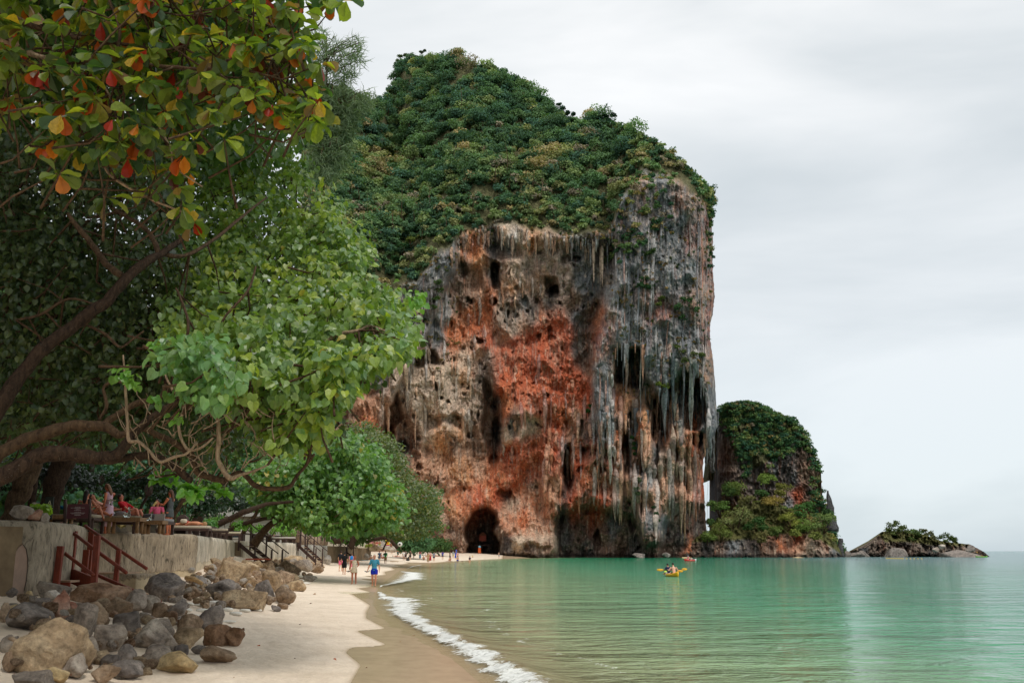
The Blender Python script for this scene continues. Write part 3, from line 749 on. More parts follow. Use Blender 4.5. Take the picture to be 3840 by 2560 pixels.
# stalactites hanging from the overhangs: (tip u, tip v, top v, radius px, colour)
STAL = []
for q in "525,280,40,12,p 605,140,-30,6,g 635,210,-30,10,G 655,320,150,6,g 735,250,30,8,p 775,190,30,5,g 815,330,-20,17,p 515,1075,740,14,G 405,950,760,9,b 470,960,780,8,b 360,840,660,9,g 325,750,600,8,g 745,1250,600,24,g 800,1160,800,14,b 888,1440,520,24,b 1005,1280,820,20,G 600,980,800,16,p 905,610,500,7,b 955,700,490,10,p 985,820,500,11,b 1030,650,440,8,g 1100,800,520,14,p 1140,1000,560,17,p 1180,540,330,7,g 1215,430,180,8,g 1310,390,180,9,g 1235,590,400,6,g 1545,840,640,12,g 1515,890,700,9,g 1420,1080,850,14,p 1365,1280,1120,7,p 1290,1130,950,10,p 850,1330,620,16,g 700,900,640,14,g 440,820,640,20,g 560,960,820,9,o 130,780,520,12,p 70,1180,1000,12,b 1165,700,480,10,g 1060,620,440,8,g 1350,640,380,10,g 1400,780,480,12,g 1450,900,620,12,G 1495,760,480,12,g 1380,520,300,9,g".split():
    a, b, c, r, k = q.split(',')
    STAL.append((2100 + float(a) / 2.613, 1300 + float(b) / 2.613, 1300 + float(c) / 2.613, float(r) / 2.613, k))
for q in "330,680,300,12,c 415,715,320,14,c 395,670,330,8,c 465,620,290,6,g 160,370,280,6,g 110,320,230,6,g 205,360,270,5,p 510,300,200,8,g 300,520,300,10,G 250,330,240,6,g".split():
    a, b, c, r, k = q.split(',')
    STAL.append((2100 + float(a) / 2.613, 800 + float(b) / 2.613, 800 + float(c) / 2.613, float(r) / 2.613, k))
for i in range(46):      # fringe of small ones under the curtains
    u0 = random.choice([random.uniform(2290, 2420), random.uniform(2420, 2530), random.uniform(2540, 2680), random.uniform(1690, 2290), random.uniform(1440, 1560)])
    v0 = 1316 if u0 > 2290 and u0 < 2420 else (1480 if 2420 < u0 < 2530 else (1560 if u0 > 2530 else (885 if u0 > 1690 else 1310)))
    v0 += random.uniform(-18, 18)
    STAL.append((u0, v0 + random.uniform(14, 42), v0 - 16, random.uniform(1.6, 3.6), random.choice('gGbp')))
def knob_tube(u, v1, v0, r, Y0, n=9, rings=13, sharp=0.75):
    m = MB(); pts = []; rad = []
    for i in range(rings):
        t = i / (rings - 1)
        vv = v0 + (v1 - v0) * t
        pts.append(P(u + r * 0.35 * float(perlin(t * 3.1, u * .37, 0)), vv, Y0 - 0.4 + 0.5 * t))
        w = r * mpp(Y0) * (1 - t ** 1.4) ** sharp * (1 + 0.42 * float(perlin(t * 6.0, u * .71, 4))) + 0.05
        rad.append((w, w * 0.9))
    m.tube(pts, rad, n)
    return m
for (u0, v1, v0, r, k) in STAL:
    Y0 = surfY(u0, v0) - r * mpp(CY) * 0.55
    mb = knob_tube(u0, v1, v0, r * 1.05, Y0)
    c = np.array(srgb(*PAL[k])[:3]); V3 = np.array(mb.v)
    sh = 0.75 + 0.55 * fbm(V3[:, 0] / 1.2, V3[:, 2] / 3.0, u0, 3) 
    sv = mb.mesh("stalactite", ROCK, True)
    a = sv.color_attributes.new("Col", 'FLOAT_COLOR', 'POINT')
    a.data.foreach_set("color", np.concatenate([c[None] * sh[:, None], np.ones((len(V3), 1))], 1).astype(np.float32).ravel())
    link("stalactite", sv, cliff)
# flowstone ribs that run down the face and hang free where it is hollowed
RV = []; RF = []; RC = []; nb = 0
for q in range(430):
    z = random.random()
    if z < .42: u0, v0, ln, r = random.uniform(2240, 2680), random.uniform(1270, 1800), random.choice([40, 70, 110, 160, 240]) * random.uniform(.8, 1.2), random.uniform(2.5, 12)
    elif z < .52: u0, v0, ln, r = random.uniform(2040, 2240), random.uniform(1420, 1850), random.uniform(40, 150), random.uniform(3, 10)
    elif z < .60: u0, v0, ln, r = random.uniform(2310, 2676), random.uniform(760, 1250), random.uniform(100, 420), random.uniform(2, 5)
    elif z < .78: u0, v0, ln, r = random.uniform(1690, 2300), 0, random.uniform(24, 90), random.uniform(2.5, 8)
    elif z < .9: u0, v0, ln, r = random.uniform(1420, 1720), random.uniform(1080, 1560), random.uniform(40, 160), random.uniform(3, 8)
    else: u0, v0, ln, r = random.uniform(1720, 2060), random.uniform(1000, 1700), random.uniform(30, 110), random.uniform(3, 8)
    if v0 == 0: v0 = float(vbot(u0)) + random.uniform(-6, 40)
    if u0 > uright(v0) - 8: continue
    ln = min(ln, 2040 - v0)
    rings, n = 15, 7; i0, j0 = cell(u0, v0); y = CYF[i0, j0]; c0 = CCOL[i0, j0]; sd = random.uniform(0, 99)
    tone = np.array(srgb(*random.choice([(196, 190, 184), (150, 152, 154), (110, 114, 120), (178, 128, 104)] if CFL[i0, j0] > .6 else [(170, 168, 162), (128, 128, 126), (196, 168, 142), (196, 150, 120)]))[:3])
    for k in range(rings):
        t = k / (rings - 1); v = v0 + ln * t; uu = u0 + 5 * float(perlin(t * 2.2, sd, 0)) ; i, j = cell(uu, v)
        ys = CYF[i, j] - .1; y = min(y + .35 * ln / 100, ys)
        c = P(uu, v, y); rr = r * mpp(CY) * (.45 + .55 * min(1, t * 5)) * (1 - t ** 2.2) ** .7 * (1 + .45 * float(perlin(t * 7, sd, 3))) + .04
        for a in range(n):
            th = 6.283 * a / n; RV.append((c[0] + math.cos(th) * rr, c[1] + math.sin(th) * rr * 1.2, c[2]))
            RC.append((c0 * .55 + tone * .45) * (.60 + .55 * (1 + float(perlin(a * .9, t * 5, sd)))))
    for k in range(rings - 1):
        for a in range(n): RF.append((nb + k * n + a, nb + k * n + (a + 1) % n, nb + (k + 1) * n + (a + 1) % n, nb + (k + 1) * n + a))
    nb += rings * n
tag(link("flowstone", mesh_np("flowstone", np.array(RV), np.array(RF), np.array(RC), True, ROCK), cliff), kind="stuff")
# the big broken column that hangs clear of the face at the seaward corner
mb = MB()
for (uu, tip, top, rr, yy) in ((2668, 1772, 1560, 11, 322), (2676, 1768, 1600, 5, 321), (2661, 1745, 1580, 6, 323)):
    pts = [P(uu + 2 * math.sin(k * 1.7), top + (tip - top) * k / 12, yy) for k in range(13)]
    rad = [rr * mpp(322) * (1.15 - 0.45 * (k / 12) + 0.22 * math.sin(k * 2.3 + uu)) for k in range(13)]
    mb.tube(pts, rad, 10)
V3 = np.array(mb.v); me = mb.mesh("hanging_column", ROCK, True)
a = me.color_attributes.new("Col", 'FLOAT_COLOR', 'POINT')
cc = np.array(srgb(112, 112, 108)[:3])[None] * (0.8 + 0.5 * fbm(V3[:, 0] / 1.5, V3[:, 2] / 4, 2, 3))[:, None]
a.data.foreach_set("color", np.concatenate([cc, np.ones((len(V3), 1))], 1).astype(np.float32).ravel())
link("hanging_column", me, cliff)

# ================================================================== the two islands
def relief(name, top, base_v, uL, uR, Y0, seeds, nc, nr, slope_px, label, kindscale=1.0, leftv=None, soil=PAL['s'], vegline=None):
    T = np.array(top, float)
    u = np.linspace(uL, uR, nc)[None, :] + np.zeros((nr, 1))
    tt = np.linspace(0, 1, nr)[:, None]
    vt = np.interp(u, T[:, 0], T[:, 1]) + 2.5 * fbm(u / 9.0, 0 * u, Y0, 4)
    v = base_v + tt * (vt - base_v)
    wu = u + 8 * fbm(u / 30, v / 30, 3.9, 3)
    Y = Y0 + 5 * fbm(u / 90, v / 90, 6.2, 3)
    e = np.minimum(u - uL, uR - u); k = np.clip(1 - e / (0.16 * (uR - uL)), 0, 1)
    Y = Y + 22 * kindscale * (1 - np.sqrt(np.clip(1 - k * k, 0, 1)))
    if vegline is not None:
        vl = np.interp(u, [a for a, _ in vegline], [b for _, b in vegline])
    else: vl = vt - 1
    # the scrub slope leans back, rock above it is set behind
    Y = Y + slope_px * np.clip(base_v - v, 0, 160)
    Y = Y + 2.6 * kindscale * -(1 - np.abs(fbm(wu / 22.0, v / 34.0, 4.9, 4)) * 2.2)
    Y = Y + 1.2 * kindscale * fbm(wu / 7.0, v / 20.0, 2.9, 3)
    rock = sstep(-6, 6, v - vl)
    fl = np.full(u.shape, 0.35)
    cols = rock_color(u, v, rock, fl, seeds, 9, soil)
    return u, v, Y, tag(link(name, sheet(name, u, v, Y, rock, cols, ROCK, (16, 34))), label, None, None, "structure")
I1 = """2700,1600,K 2720,1700,d 2700,1850,K 2760,1560,d 2740,1620,d 2800,1700,K 2870,1800,K 2900,1720,g 2950,1750,K 2980,1800,g 3010,1780,m 2990,1850,r 3040,1850,K 3060,1800,m 3060,1880,p 3030,1900,m
2960,1900,g 3000,1930,r 2700,2030,d 2650,2050,K 2500,2060,m 2600,2050,d 2750,2050,g 2780,2080,K 2830,2060,K 2900,2060,d 2950,2020,m 2930,2040,o 3000,2060,p 3040,2060,c 3080,2080,b 3010,2090,c 3090,2040,m
3120,1980,g 3140,2050,g 3160,2070,K 3110,2000,b 2860,2030,m 2990,2010,r 2930,2090,K""".split()
I1 = [(float(a), float(b), PAL[c]) for a, b, c in (q.split(',') for q in I1)]
top1 = [(2440, 2086), (2480, 2056), (2560, 2032), (2620, 2012), (2660, 1995), (2688, 1985), (2691, 1540), (2720, 1520), (2802, 1512), (2872, 1530), (2921, 1562), (2978, 1572), (3023, 1635), (3055, 1705), (3080, 1775), (3078, 1820),
        (3088, 1880), (3105, 1930), (3118, 1975), (3140, 2010), (3164, 2064), (3184, 2088)]
HB = 340.0
# headland tower (cliff island), left edge vertical: built as tower + low rocky shelf
tower_top = [(2689, 1545), (2720, 1522), (2802, 1512), (2872, 1530), (2921, 1562), (2978, 1572), (3023, 1635), (3055, 1705), (3080, 1775), (3078, 1820), (3088, 1880), (3105, 1930), (3125, 1985), (3150, 2040), (3172, 2080)]
u1, v1, y1, isle = relief("island", tower_top, 2092, 2689, 3172, HB + 8, I1, 240, 260, 0.02, "steep grey limestone island beside the cliff with forest on its crown", 1.0, None, PAL['s'],
                          [(2689, 1560), (2760, 1600), (2820, 1760), (2900, 1720), (3000, 1640), (3060, 1700), (3172, 2090)])
# left flank turned away from the camera
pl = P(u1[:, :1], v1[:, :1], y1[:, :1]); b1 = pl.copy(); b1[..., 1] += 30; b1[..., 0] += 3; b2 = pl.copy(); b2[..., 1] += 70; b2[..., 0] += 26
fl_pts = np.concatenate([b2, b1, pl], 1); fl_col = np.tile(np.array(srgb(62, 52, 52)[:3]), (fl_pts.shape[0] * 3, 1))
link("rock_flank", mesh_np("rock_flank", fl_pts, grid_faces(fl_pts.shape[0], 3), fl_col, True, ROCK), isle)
shelf_top = [(2425, 2088), (2480, 2056), (2540, 2036), (2600, 2018), (2660, 1992), (2700, 1940), (2760, 1900), (2850, 1880), (2920, 1900), (3000, 1925), (3060, 1960), (3100, 1990), (3140, 2040), (3160, 2084)]
u2, v2, y2, shelf = relief("rock_shelf", shelf_top, 2093, 2425, 3160, HB - 24, I1, 280, 110, 0.085, "low undercut rock shelf at the foot of the steep island", 0.8, None, (96, 94, 56),
                           [(2425, 2060), (2480, 2050), (2560, 2034), (2640, 2030), (2760, 2025), (2860, 2010), (2950, 2000), (3050, 2005), (3100, 2040), (3160, 2080)])
# dark needle standing off the seaward side
mb = MB()
pts = [P(3113 + 2 * math.sin(k) - 1.5 * (k - 6) * 0.9, 1990 - (1990 - 1838) * k / 12, HB + 4) for k in range(13)]
mb.tube(pts, [(mpp(HB) * (20 * (1 - (k / 12.0) ** 1.5) + 3) * (1 + .15 * math.sin(k * 2.1)), mpp(HB) * 14 * (1 - (k / 13.0) ** 1.5)) for k in range(13)], 10)
pts = [P(3152 + 1.5 * math.sin(k), 2088 - 70 * k / 8, HB - 8) for k in range(9)]
mb.tube(pts, [mpp(HB) * (13 - 0.7 * k + 1.5 * math.sin(k * 2)) for k in range(9)], 9)
V3 = np.array(mb.v); me = mb.mesh("rock_needle", ROCK, True)
a = me.color_attributes.new("Col", 'FLOAT_COLOR', 'POINT')
cc = np.array(srgb(92, 90, 90)[:3])[None] * (0.8 + 0.6 * fbm(V3[:, 0] / 1.5, V3[:, 2] / 3, 2, 3))[:, None]
a.data.foreach_set("color", np.concatenate([cc, np.ones((len(V3), 1))], 1).astype(np.float32).ravel())
link("rock_needle", me, isle)
I2 = """3200,2070,m 3240,2062,g 3270,2060,b 3300,2040,d 3330,2060,b 3350,2080,d 3400,2070,m 3450,2060,b 3500,2060,K 3540,2068,b 3600,2055,b 3650,2070,m 3690,2080,d 3400,2040,K 3460,2040,K 3300,2010,b
3560,2082,K 3250,2085,K 3450,2086,m""".split()
I2 = [(float(a), float(b), tuple(int(x * .72) for x in PAL[c])) for a, b, c in (q.split(',') for q in I2)]
low_top = [(3165, 2084), (3180, 2068), (3217, 2056), (3258, 2050), (3272, 2034), (3304, 1994), (3330, 1988), (3400, 1990), (3470, 2005), (3540, 2030), (3600, 2036), (3638, 2040), (3660, 2052), (3690, 2068), (3712, 2086)]
u3, v3, y3, isle2 = relief("rocky_islet", low_top, 2089, 3165, 3712, 345, I2, 260, 70, 0.10, "low rocky islet with scrub on top near the horizon", 1.7, None, (96, 94, 56),
                           [(3165, 2000), (3290, 2000), (3320, 2032), (3400, 2030), (3500, 2042), (3600, 2046), (3640, 2040), (3712, 2000)])
# ================================================================== foliage tools
HEART_V = np.array([(0, 0.06, 0), (0, .5, -.04), (0, 1, -.16), (-.30, -.06, .05), (-.50, .24, .10), (-.36, .64, .03), (.30, -.06, .05), (.50, .24, .10), (.36, .64, .03)], float)
HEART_F = np.array([(0, 1, 4), (0, 4, 3), (1, 5, 4), (1, 2, 5), (0, 7, 1), (0, 6, 7), (1, 7, 8), (1, 8, 2)])
OBOV_V = np.array([(0, 0, 0), (0, .5, -.02), (0, 1, -.12), (-.10, .22, .05), (-.28, .55, .11), (-.33, .80, .08), (-.18, .97, -.02), (.10, .22, .05), (.28, .55, .11), (.33, .80, .08), (.18, .97, -.02)], float)
OBOV_F = np.array([(0, 1, 3), (3, 1, 4), (1, 5, 4), (1, 2, 5), (2, 6, 5), (0, 7, 1), (7, 8, 1), (1, 8, 9), (1, 9, 2), (2, 9, 10)])
DIAM_V = np.array([(0, 0, 0), (-.42, .5, .06), (0, 1, -.05), (.42, .5, .06)], float)
DIAM_F = np.array([(0, 3, 1), (1, 3, 2)])
BLADE_V = np.array([(-.06, 0, 0), (.06, 0, 0), (.05, .5, .1), (-.05, .5, .1), (0, 1, -.05)], float)
BLADE_F = np.array([(0, 1, 2), (0, 2, 3), (3, 2, 4)])
def unit(a): return a / np.maximum(np.linalg.norm(a, axis=-1, keepdims=True), 1e-9)
def frames(axis, nrm):
    a = unit(axis); s = unit(np.cross(a, nrm)); n = np.cross(s, a)
    return s, a, n
def scatter(TV, TF, pos, axis, nrm, size, col, jit=0.16, rs=RS):
    N = len(pos); k = len(TV)
    s, a, n = frames(axis, nrm)
    size = np.broadcast_to(np.asarray(size, float), (N,))
    wd = rs.uniform(.82, 1.15, N)
    V = pos[:, None] + size[:, None, None] * (TV[None, :, 0:1] * wd[:, None, None] * s[:, None] + TV[None, :, 1:2] * a[:, None] + TV[None, :, 2:3] * n[:, None] * rs.uniform(.3, 2.2, (N, 1, 1)))
    F = (TF[None] + (np.arange(N) * k)[:, None, None]).reshape(-1, TF.shape[1])
    c = np.repeat((np.asarray(col) * rs.uniform(1 - jit, 1 + jit, (N, 1)))[:, None], k, 1).reshape(-1, 3)
    return V.reshape(-1, 3), F, c
def join(parts):
    V = []; F = []; C = []; n = 0
    for v, f, c in parts:
        V.append(v); F.append(f + n); C.append(c); n += len(v)
    return np.concatenate(V), np.concatenate(F), np.concatenate(C)
def randn(n, k=3): return RS.normal(size=(n, k))
def pick_cols(pal, w, n):
    pal = np.array([srgb(*p)[:3] for p in pal]); w = np.array(w, float); w /= w.sum()
    return pal[RS.choice(len(pal), n, p=w)]
def in_poly(poly, n, bias=None):
    poly = np.array(poly, float); lo = poly.min(0); hi = poly.max(0); out = []
    got = 0
    while got < n:
        q = RS.uniform(lo, hi, (n * 2, 2)); ins = np.zeros(len(q), bool); j = len(poly) - 1
        for i in range(len(poly)):
            xi, yi = poly[i]; xj, yj = poly[j]
            ins ^= ((yi > q[:, 1]) != (yj > q[:, 1])) & (q[:, 0] < (xj - xi) * (q[:, 1] - yi) / (yj - yi + 1e-12) + xi)
            j = i
        q = q[ins]; out.append(q); got += len(q)
    return np.concatenate(out)[:n]
def crown(C, Rr, n, size, col, lobes=5, flat=0.75, tmpl=(DIAM_V, DIAM_F), jit=0.25, base=-0.35, full=False):
    """leaves on a lumpy crown of several lobes"""
    C = np.asarray(C, float); parts = []
    lc = [C] + [C + np.array([math.cos(t), math.sin(t), 0]) * Rr * random.uniform(.35, .62) + np.array([0, 0, Rr * random.uniform(-.30, .38)]) for t in [random.uniform(0, 6.28) for _ in range(lobes)]]
    lr = [Rr * .72] + [Rr * random.uniform(.34, .55) for _ in range(lobes)]
    w = np.array(lr) ** 2; w /= w.sum()
    k = RS.choice(len(lc), n, p=w)
    d = unit(randn(n))
    d[:, 2] = np.where(d[:, 2] < base, -d[:, 2] * .6, d[:, 2])
    rad = np.array(lr)[k] * RS.uniform(.62, 1.06, n)
    pos = np.array(lc)[k] + d * rad[:, None] * np.array([1, 1, flat])
    nrm = unit(d + np.array([0, 0, .5]) + 0.55 * randn(n))
    ax = unit(np.cross(nrm, randn(n)) + np.array([0, 0, -.35]))
    return scatter(tmpl[0], tmpl[1], pos, ax, nrm, size * RS.uniform(.7, 1.3, n), np.array(col)[None] if np.ndim(col) == 1 else col, jit)
def leaf_obj(name, parts, mat, parent=None, smooth=False):
    v, f, c = join(parts)
    return link(name, mesh_np(name, v, f, c, smooth, mat), parent)
FOREST = [(58, 88, 62), (70, 100, 64), (84, 112, 68), (106, 122, 72), (126, 128, 78), (146, 130, 88), (128, 116, 98), (62, 96, 76)]

# ================================================================== forest that clothes the cliff top
parts = []
mask = (CRK < 0.35)
idx = np.argwhere(mask)
sel = idx[RS.choice(len(idx), 2100)]
st_ = MB()
# even out: crest cells are as likely as base cells in parameter space
for (i, j) in sel:
    u, v, y = U[i, j], V[i, j], CYF[i, j]
    if u < 1150 and RS.rand() < .3: continue
    dist_b = (vbot(u) - v)
    dn = float(perlin(u / 150, v / 110, 31.0)) + float(perlin(u / 50, v / 45, 32.0)) * .5 + RS.normal() * .12
    if dist_b < 110 * float(perlin(u / 34, v / 60, 12.0)): continue
    bare = 1880 < u < 2080 and 560 < v < 720
    dry = dn > 0.28 or (dist_b < 90 and RS.rand() < .5) or (bare and RS.rand() < .6)
    if bare and RS.rand() < .35: continue
    if dist_b > 260 and v < 560: w = [4, 4, 3, 1.2, .5, .2, .1, 3]
    elif dry: w = [.8, 1.5, 3, 4, 3, 1.3, 1, .5]
    else: w = [3.5, 4, 3.5, 2, 1, .5, .3, 2]
    col = pick_cols(FOREST, w, 1)[0] * random.uniform(.75, 1.25)
    r = random.uniform(1.3, 3.4) * (1.2 if dist_b > 150 else .75)
    if RS.rand() < .10: r *= 1.5
    q = P(u, v, y) + np.array([0, -r * .45, r * .35])
    if RS.rand() < .05 and v > vtop(u) + 70: h_ = r * random.uniform(.8, 1.2); st_.tube([q + np.array([0, -r * .7, -r]), q + np.array([.2, -r * .9, 0]), q + np.array([random.uniform(-.7, .7), -r * .7, h_])], [.13, .10, .05], 4, caps=False)
    n = int(60 + 24 * r * r)
    parts.append(crown(q, r, min(n, 420), .66, (col * .86 + .14 * col.mean()) * 1.5 + .006, 6, .8))  # greyed and lifted so the leaf colour carries distance haze
for _ in range(230):      # thinning scrub where the forest runs out onto the grey face
    u = random.uniform(2260, 2520); v = random.uniform(640, 1010)
    if v < vbot(u) - 20 or v > 1050 - (u - 2260) * .9 or float(perlin(u / 40, v / 50, 88.)) < -.15: continue
    parts.append(crown(P(u, v, surfY(u, v) - .6), random.uniform(.8, 2.1), 110, .5, pick_cols(FOREST, [3, 4, 4, 4, 3, 2, 2, 1], 1)[0] * 1.25, 4))
# crest line gets smaller tufts that stand up against the sky
for u in np.arange(1180, 2680, 7.0):
    v = float(vtop(u)); r = random.uniform(.9, 2.2)
    j = int(np.clip((u - UL) / (2670 - UL) * NC, 0, NC - 1)); y = CYF[-1, j]
    parts.append(crown(P(u, v + random.uniform(-8, 4), y), r, 90, .55, pick_cols(FOREST, [4, 4, 3, 2, .6, .2, .1, 2], 1)[0] * 1.3, 4, .8))
# seaward brow
for _ in range(60):
    v = random.uniform(730, 1010) if random.random() < .5 else random.uniform(700, 820)
    u = float(uright(v)) - random.uniform(0, 26); y = surfY(min(u, 2660), v)
    parts.append(crown(P(u + 4, v, y + 1), random.uniform(.6, 1.4 if v > 830 else 2.2), 70, .5, pick_cols(FOREST, [4, 4, 3, 2, 1, .2, .1, 2], 1)[0], 4))
fo = leaf_obj("hillside_forest", parts, LEAF_FAR)
st_o = st_.build("bare_stems", BARK, fo)
tag(fo, "dense mixed forest covering the top and slopes of the limestone cliff", None, None, "stuff")
# thin scrub, dead grass and creepers on ledges of the face
parts = []
for _ in range(900):
    zone = random.random()
    if zone < .55: u, v = random.uniform(2290, 2670), random.uniform(680, 1480)
    elif zone < .8: u, v = random.uniform(1440, 1720), random.uniform(900, 1400)
    else:
        u = random.uniform(1500, 2680); v = float(vbot(u)) + abs(random.gauss(0, 30))
    if v < vbot(u) - 5 or v < vtop(u) + 30 or u > uright(v) - 6: continue
    if float(perlin(u / 70, v / 60, 77.0)) < -0.02: continue
    y = surfY(u, v)
    parts.append(crown(P(u, v, y - .25), random.uniform(.35, 1.1), 34, .42, pick_cols([(74, 88, 50), (112, 108, 62), (138, 116, 72), (120, 96, 68), (56, 80, 48)], [2, 3, 3, 2, 2], 1)[0], 2))
tag(leaf_obj("ledge_scrub", parts, LEAF_FAR), "yellowed scrub and dry grass on the ledges of the cliff face", None, None, "stuff")

def shrub_thing(name, label, cat, spots, col, mat=LEAF_FAR, size=.5, n=240, group=None, trunk=True, sticks=4):
    """spots: (centre xyz, radius)"""
    c0 = np.array(spots[0][0], float); root = empty(name, c0 - np.array([0, 0, spots[0][1]]))
    tag(root, label, cat, group)
    ps = []
    for c, r in spots:
        cl = np.array(srgb(*col)[:3]) * random.uniform(.85, 1.15)
        ps.append(crown(np.array(c) - np.array(root.location), r, n, size, cl, 5, .8))
    leaf_obj("crown", ps, mat, root)
    if trunk:
        m = MB()
        for k in range(sticks):
            c, r = random.choice(spots); e = np.array(c) - np.array(root.location) + RS.uniform(-.6, .6, 3) * r
            m.tube([(0, 0, -.3), e * .5 + RS.uniform(-.1, .1, 3) * r, e], [.06 * r, .045 * r, .02 * r], 5)
        m.build("trunk", BARK, root, True)
    return root
LEDGE = [("dark green bush on the grey face above the split curtain", [(2415, 1045, 26), (2400, 1070, 22), (2430, 1080, 20)], (50, 80, 48)),
         ("yellow green bush just below the dark bush on the grey face", [(2480, 1120, 20), (2470, 1140, 14)], (92, 104, 50)),
         ("broad bush spreading below the seaward bulge of the cliff", [(2540, 1150, 22), (2580, 1130, 26), (2610, 1160, 22), (2560, 1190, 20), (2560, 1120, 16)], (58, 88, 50)),
         ("olive bush on the ledge over the seaward stalactites", [(2560, 1320, 22), (2600, 1330, 24), (2630, 1330, 18), (2540, 1300, 14), (2570, 1350, 16)], (82, 96, 50)),
         ("lime green bush above the dark hollow of the curtain", [(2490, 1448, 20), (2470, 1438, 12)], (98, 112, 48)),
         ("round bush on the grey face close under the forest edge", [(2355, 885, 26), (2375, 865, 20)], (44, 76, 48)),
         ("small bush at the foot of the long forest tongue", [(2430, 950, 18), (2450, 940, 14)], (66, 88, 46)),
         ("green bush hanging on the grey pillar beside the hollow wall", [(1640, 1060, 22), (1648, 1090, 20), (1640, 1120, 18), (1630, 1150, 12)], (70, 92, 46)),
         ("trailing green creeper down the long hanging drape", [(2372, 1620, 9), (2370, 1640, 9), (2376, 1660, 9), (2378, 1680, 8), (2380, 1700, 6)], (58, 92, 48)),
         ("dull creeper clump below the longest hanging drape", [(2390, 1800, 20), (2385, 1830, 16), (2392, 1850, 12)], (72, 84, 58)),
         ("dark creeper on the foot of the draped column", [(2455, 1900, 9), (2462, 1925, 10), (2466, 1950, 9)], (50, 76, 46)),
         ("small green bush beside the grey drape", [(2205, 1540, 12), (2215, 1520, 7)], (60, 98, 50))]
for lab, sp, col in LEDGE:
    pts = []
    for (a, b, r) in sp: 
        y = surfY(a, b); pts.append((P(a, b, y - .8), r * mpp(CY)))
    shrub_thing("cliff_bush", lab, "bush", pts, col, size=.5, n=150, group="bushes rooted in the cliff face")
# trees on the crest that stand out one by one
for lab, sp, col, ty in [("thin crowned tree at the western shoulder of the summit", [(1500, 212, 20), (1490, 228, 14), (1520, 205, 14), (1484, 240, 10)], (88, 104, 66), 0),
                     ("small tree standing up from the top of the summit", [(1580, 196, 14), (1592, 190, 8)], (70, 90, 56), 0),
                     ("dark rounded tree on the saddle of the ridge", [(2130, 425, 14), (2150, 430, 14)], (40, 66, 46), 0),
                     ("flat topped dark trees at the second brow of the ridge", [(2270, 436, 22), (2300, 432, 18), (2245, 445, 14)], (40, 64, 46), 0),
                     ("leaning tree on the ridge between summit and saddle", [(2110, 405, 14), (2095, 392, 12)], (46, 70, 46), 0),
                     ("little tree at the seaward corner of the cliff top", [(2668, 706, 10), (2660, 720, 12)], (58, 84, 54), 0),
                     ("pale feathery tree in the gully of the forest", [(1470, 520, 40), (1440, 560, 30), (1510, 560, 32), (1480, 600, 30), (1420, 530, 22)], (78, 104, 66), -12),
                     ("dense dark tree at the mouth of the gully", [(1510, 930, 36), (1560, 960, 30), (1480, 970, 26), (1530, 1000, 26)], (46, 78, 44), -6),
                     ("olive tree crown above the grey pillar", [(1540, 900, 26), (1575, 890, 22)], (96, 106, 50), -6)]:
    y0 = surfY(sp[0][0], max(sp[0][1], float(vtop(sp[0][0])) + 6)) + ty - 2
    shrub_thing("forest_tree", lab, "tree", [(P(a, b, y0), r * mpp(CY)) for a, b, r in sp], col, size=.5, n=260, sticks=5)
# bare trees showing pale branches among the forest
def bare_tree(u, v, h, lab):
    y = surfY(u, v) - 3; b = P(u, v, y); root = empty("bare_tree", b); tag(root, lab, "tree", "leafless trees in the cliff forest")
    m = MB(); s = h
    def grow(p, d, ln, r, k):
        q = p + d * ln; m.tube([p, (p + q) / 2 + Vector(RS.uniform(-.06, .06, 3) * ln), q], [r, r * .8, r * .6], 5)
        if k:
            for _ in range(3):
                dd = (d + Vector(RS.uniform(-.75, .75, 3))).normalized(); grow(q, dd, ln * .66, r * .58, k - 1)
    grow(Vector((0, 0, 0)), Vector((.1, -.1, 1)).normalized(), s * .36, .16, 3)
    m.build("trunk", BARK_PALE, root, True)
bare_tree(1605, 760, 7, "pale forked leafless tree at the forest edge over the gully")
bare_tree(1810, 600, 6, "grey leafless tree on the dry patch of the forest slope")
bare_tree(2030, 740, 8, "reddish leafless tree above the curtain of stalactites")
bare_tree(1500, 190 + 70, 5, "bare stemmed tree on the western shoulder of the summit")
bare_tree(1430, 560, 5, "bare stemmed tree below the feathery tree in the gully")

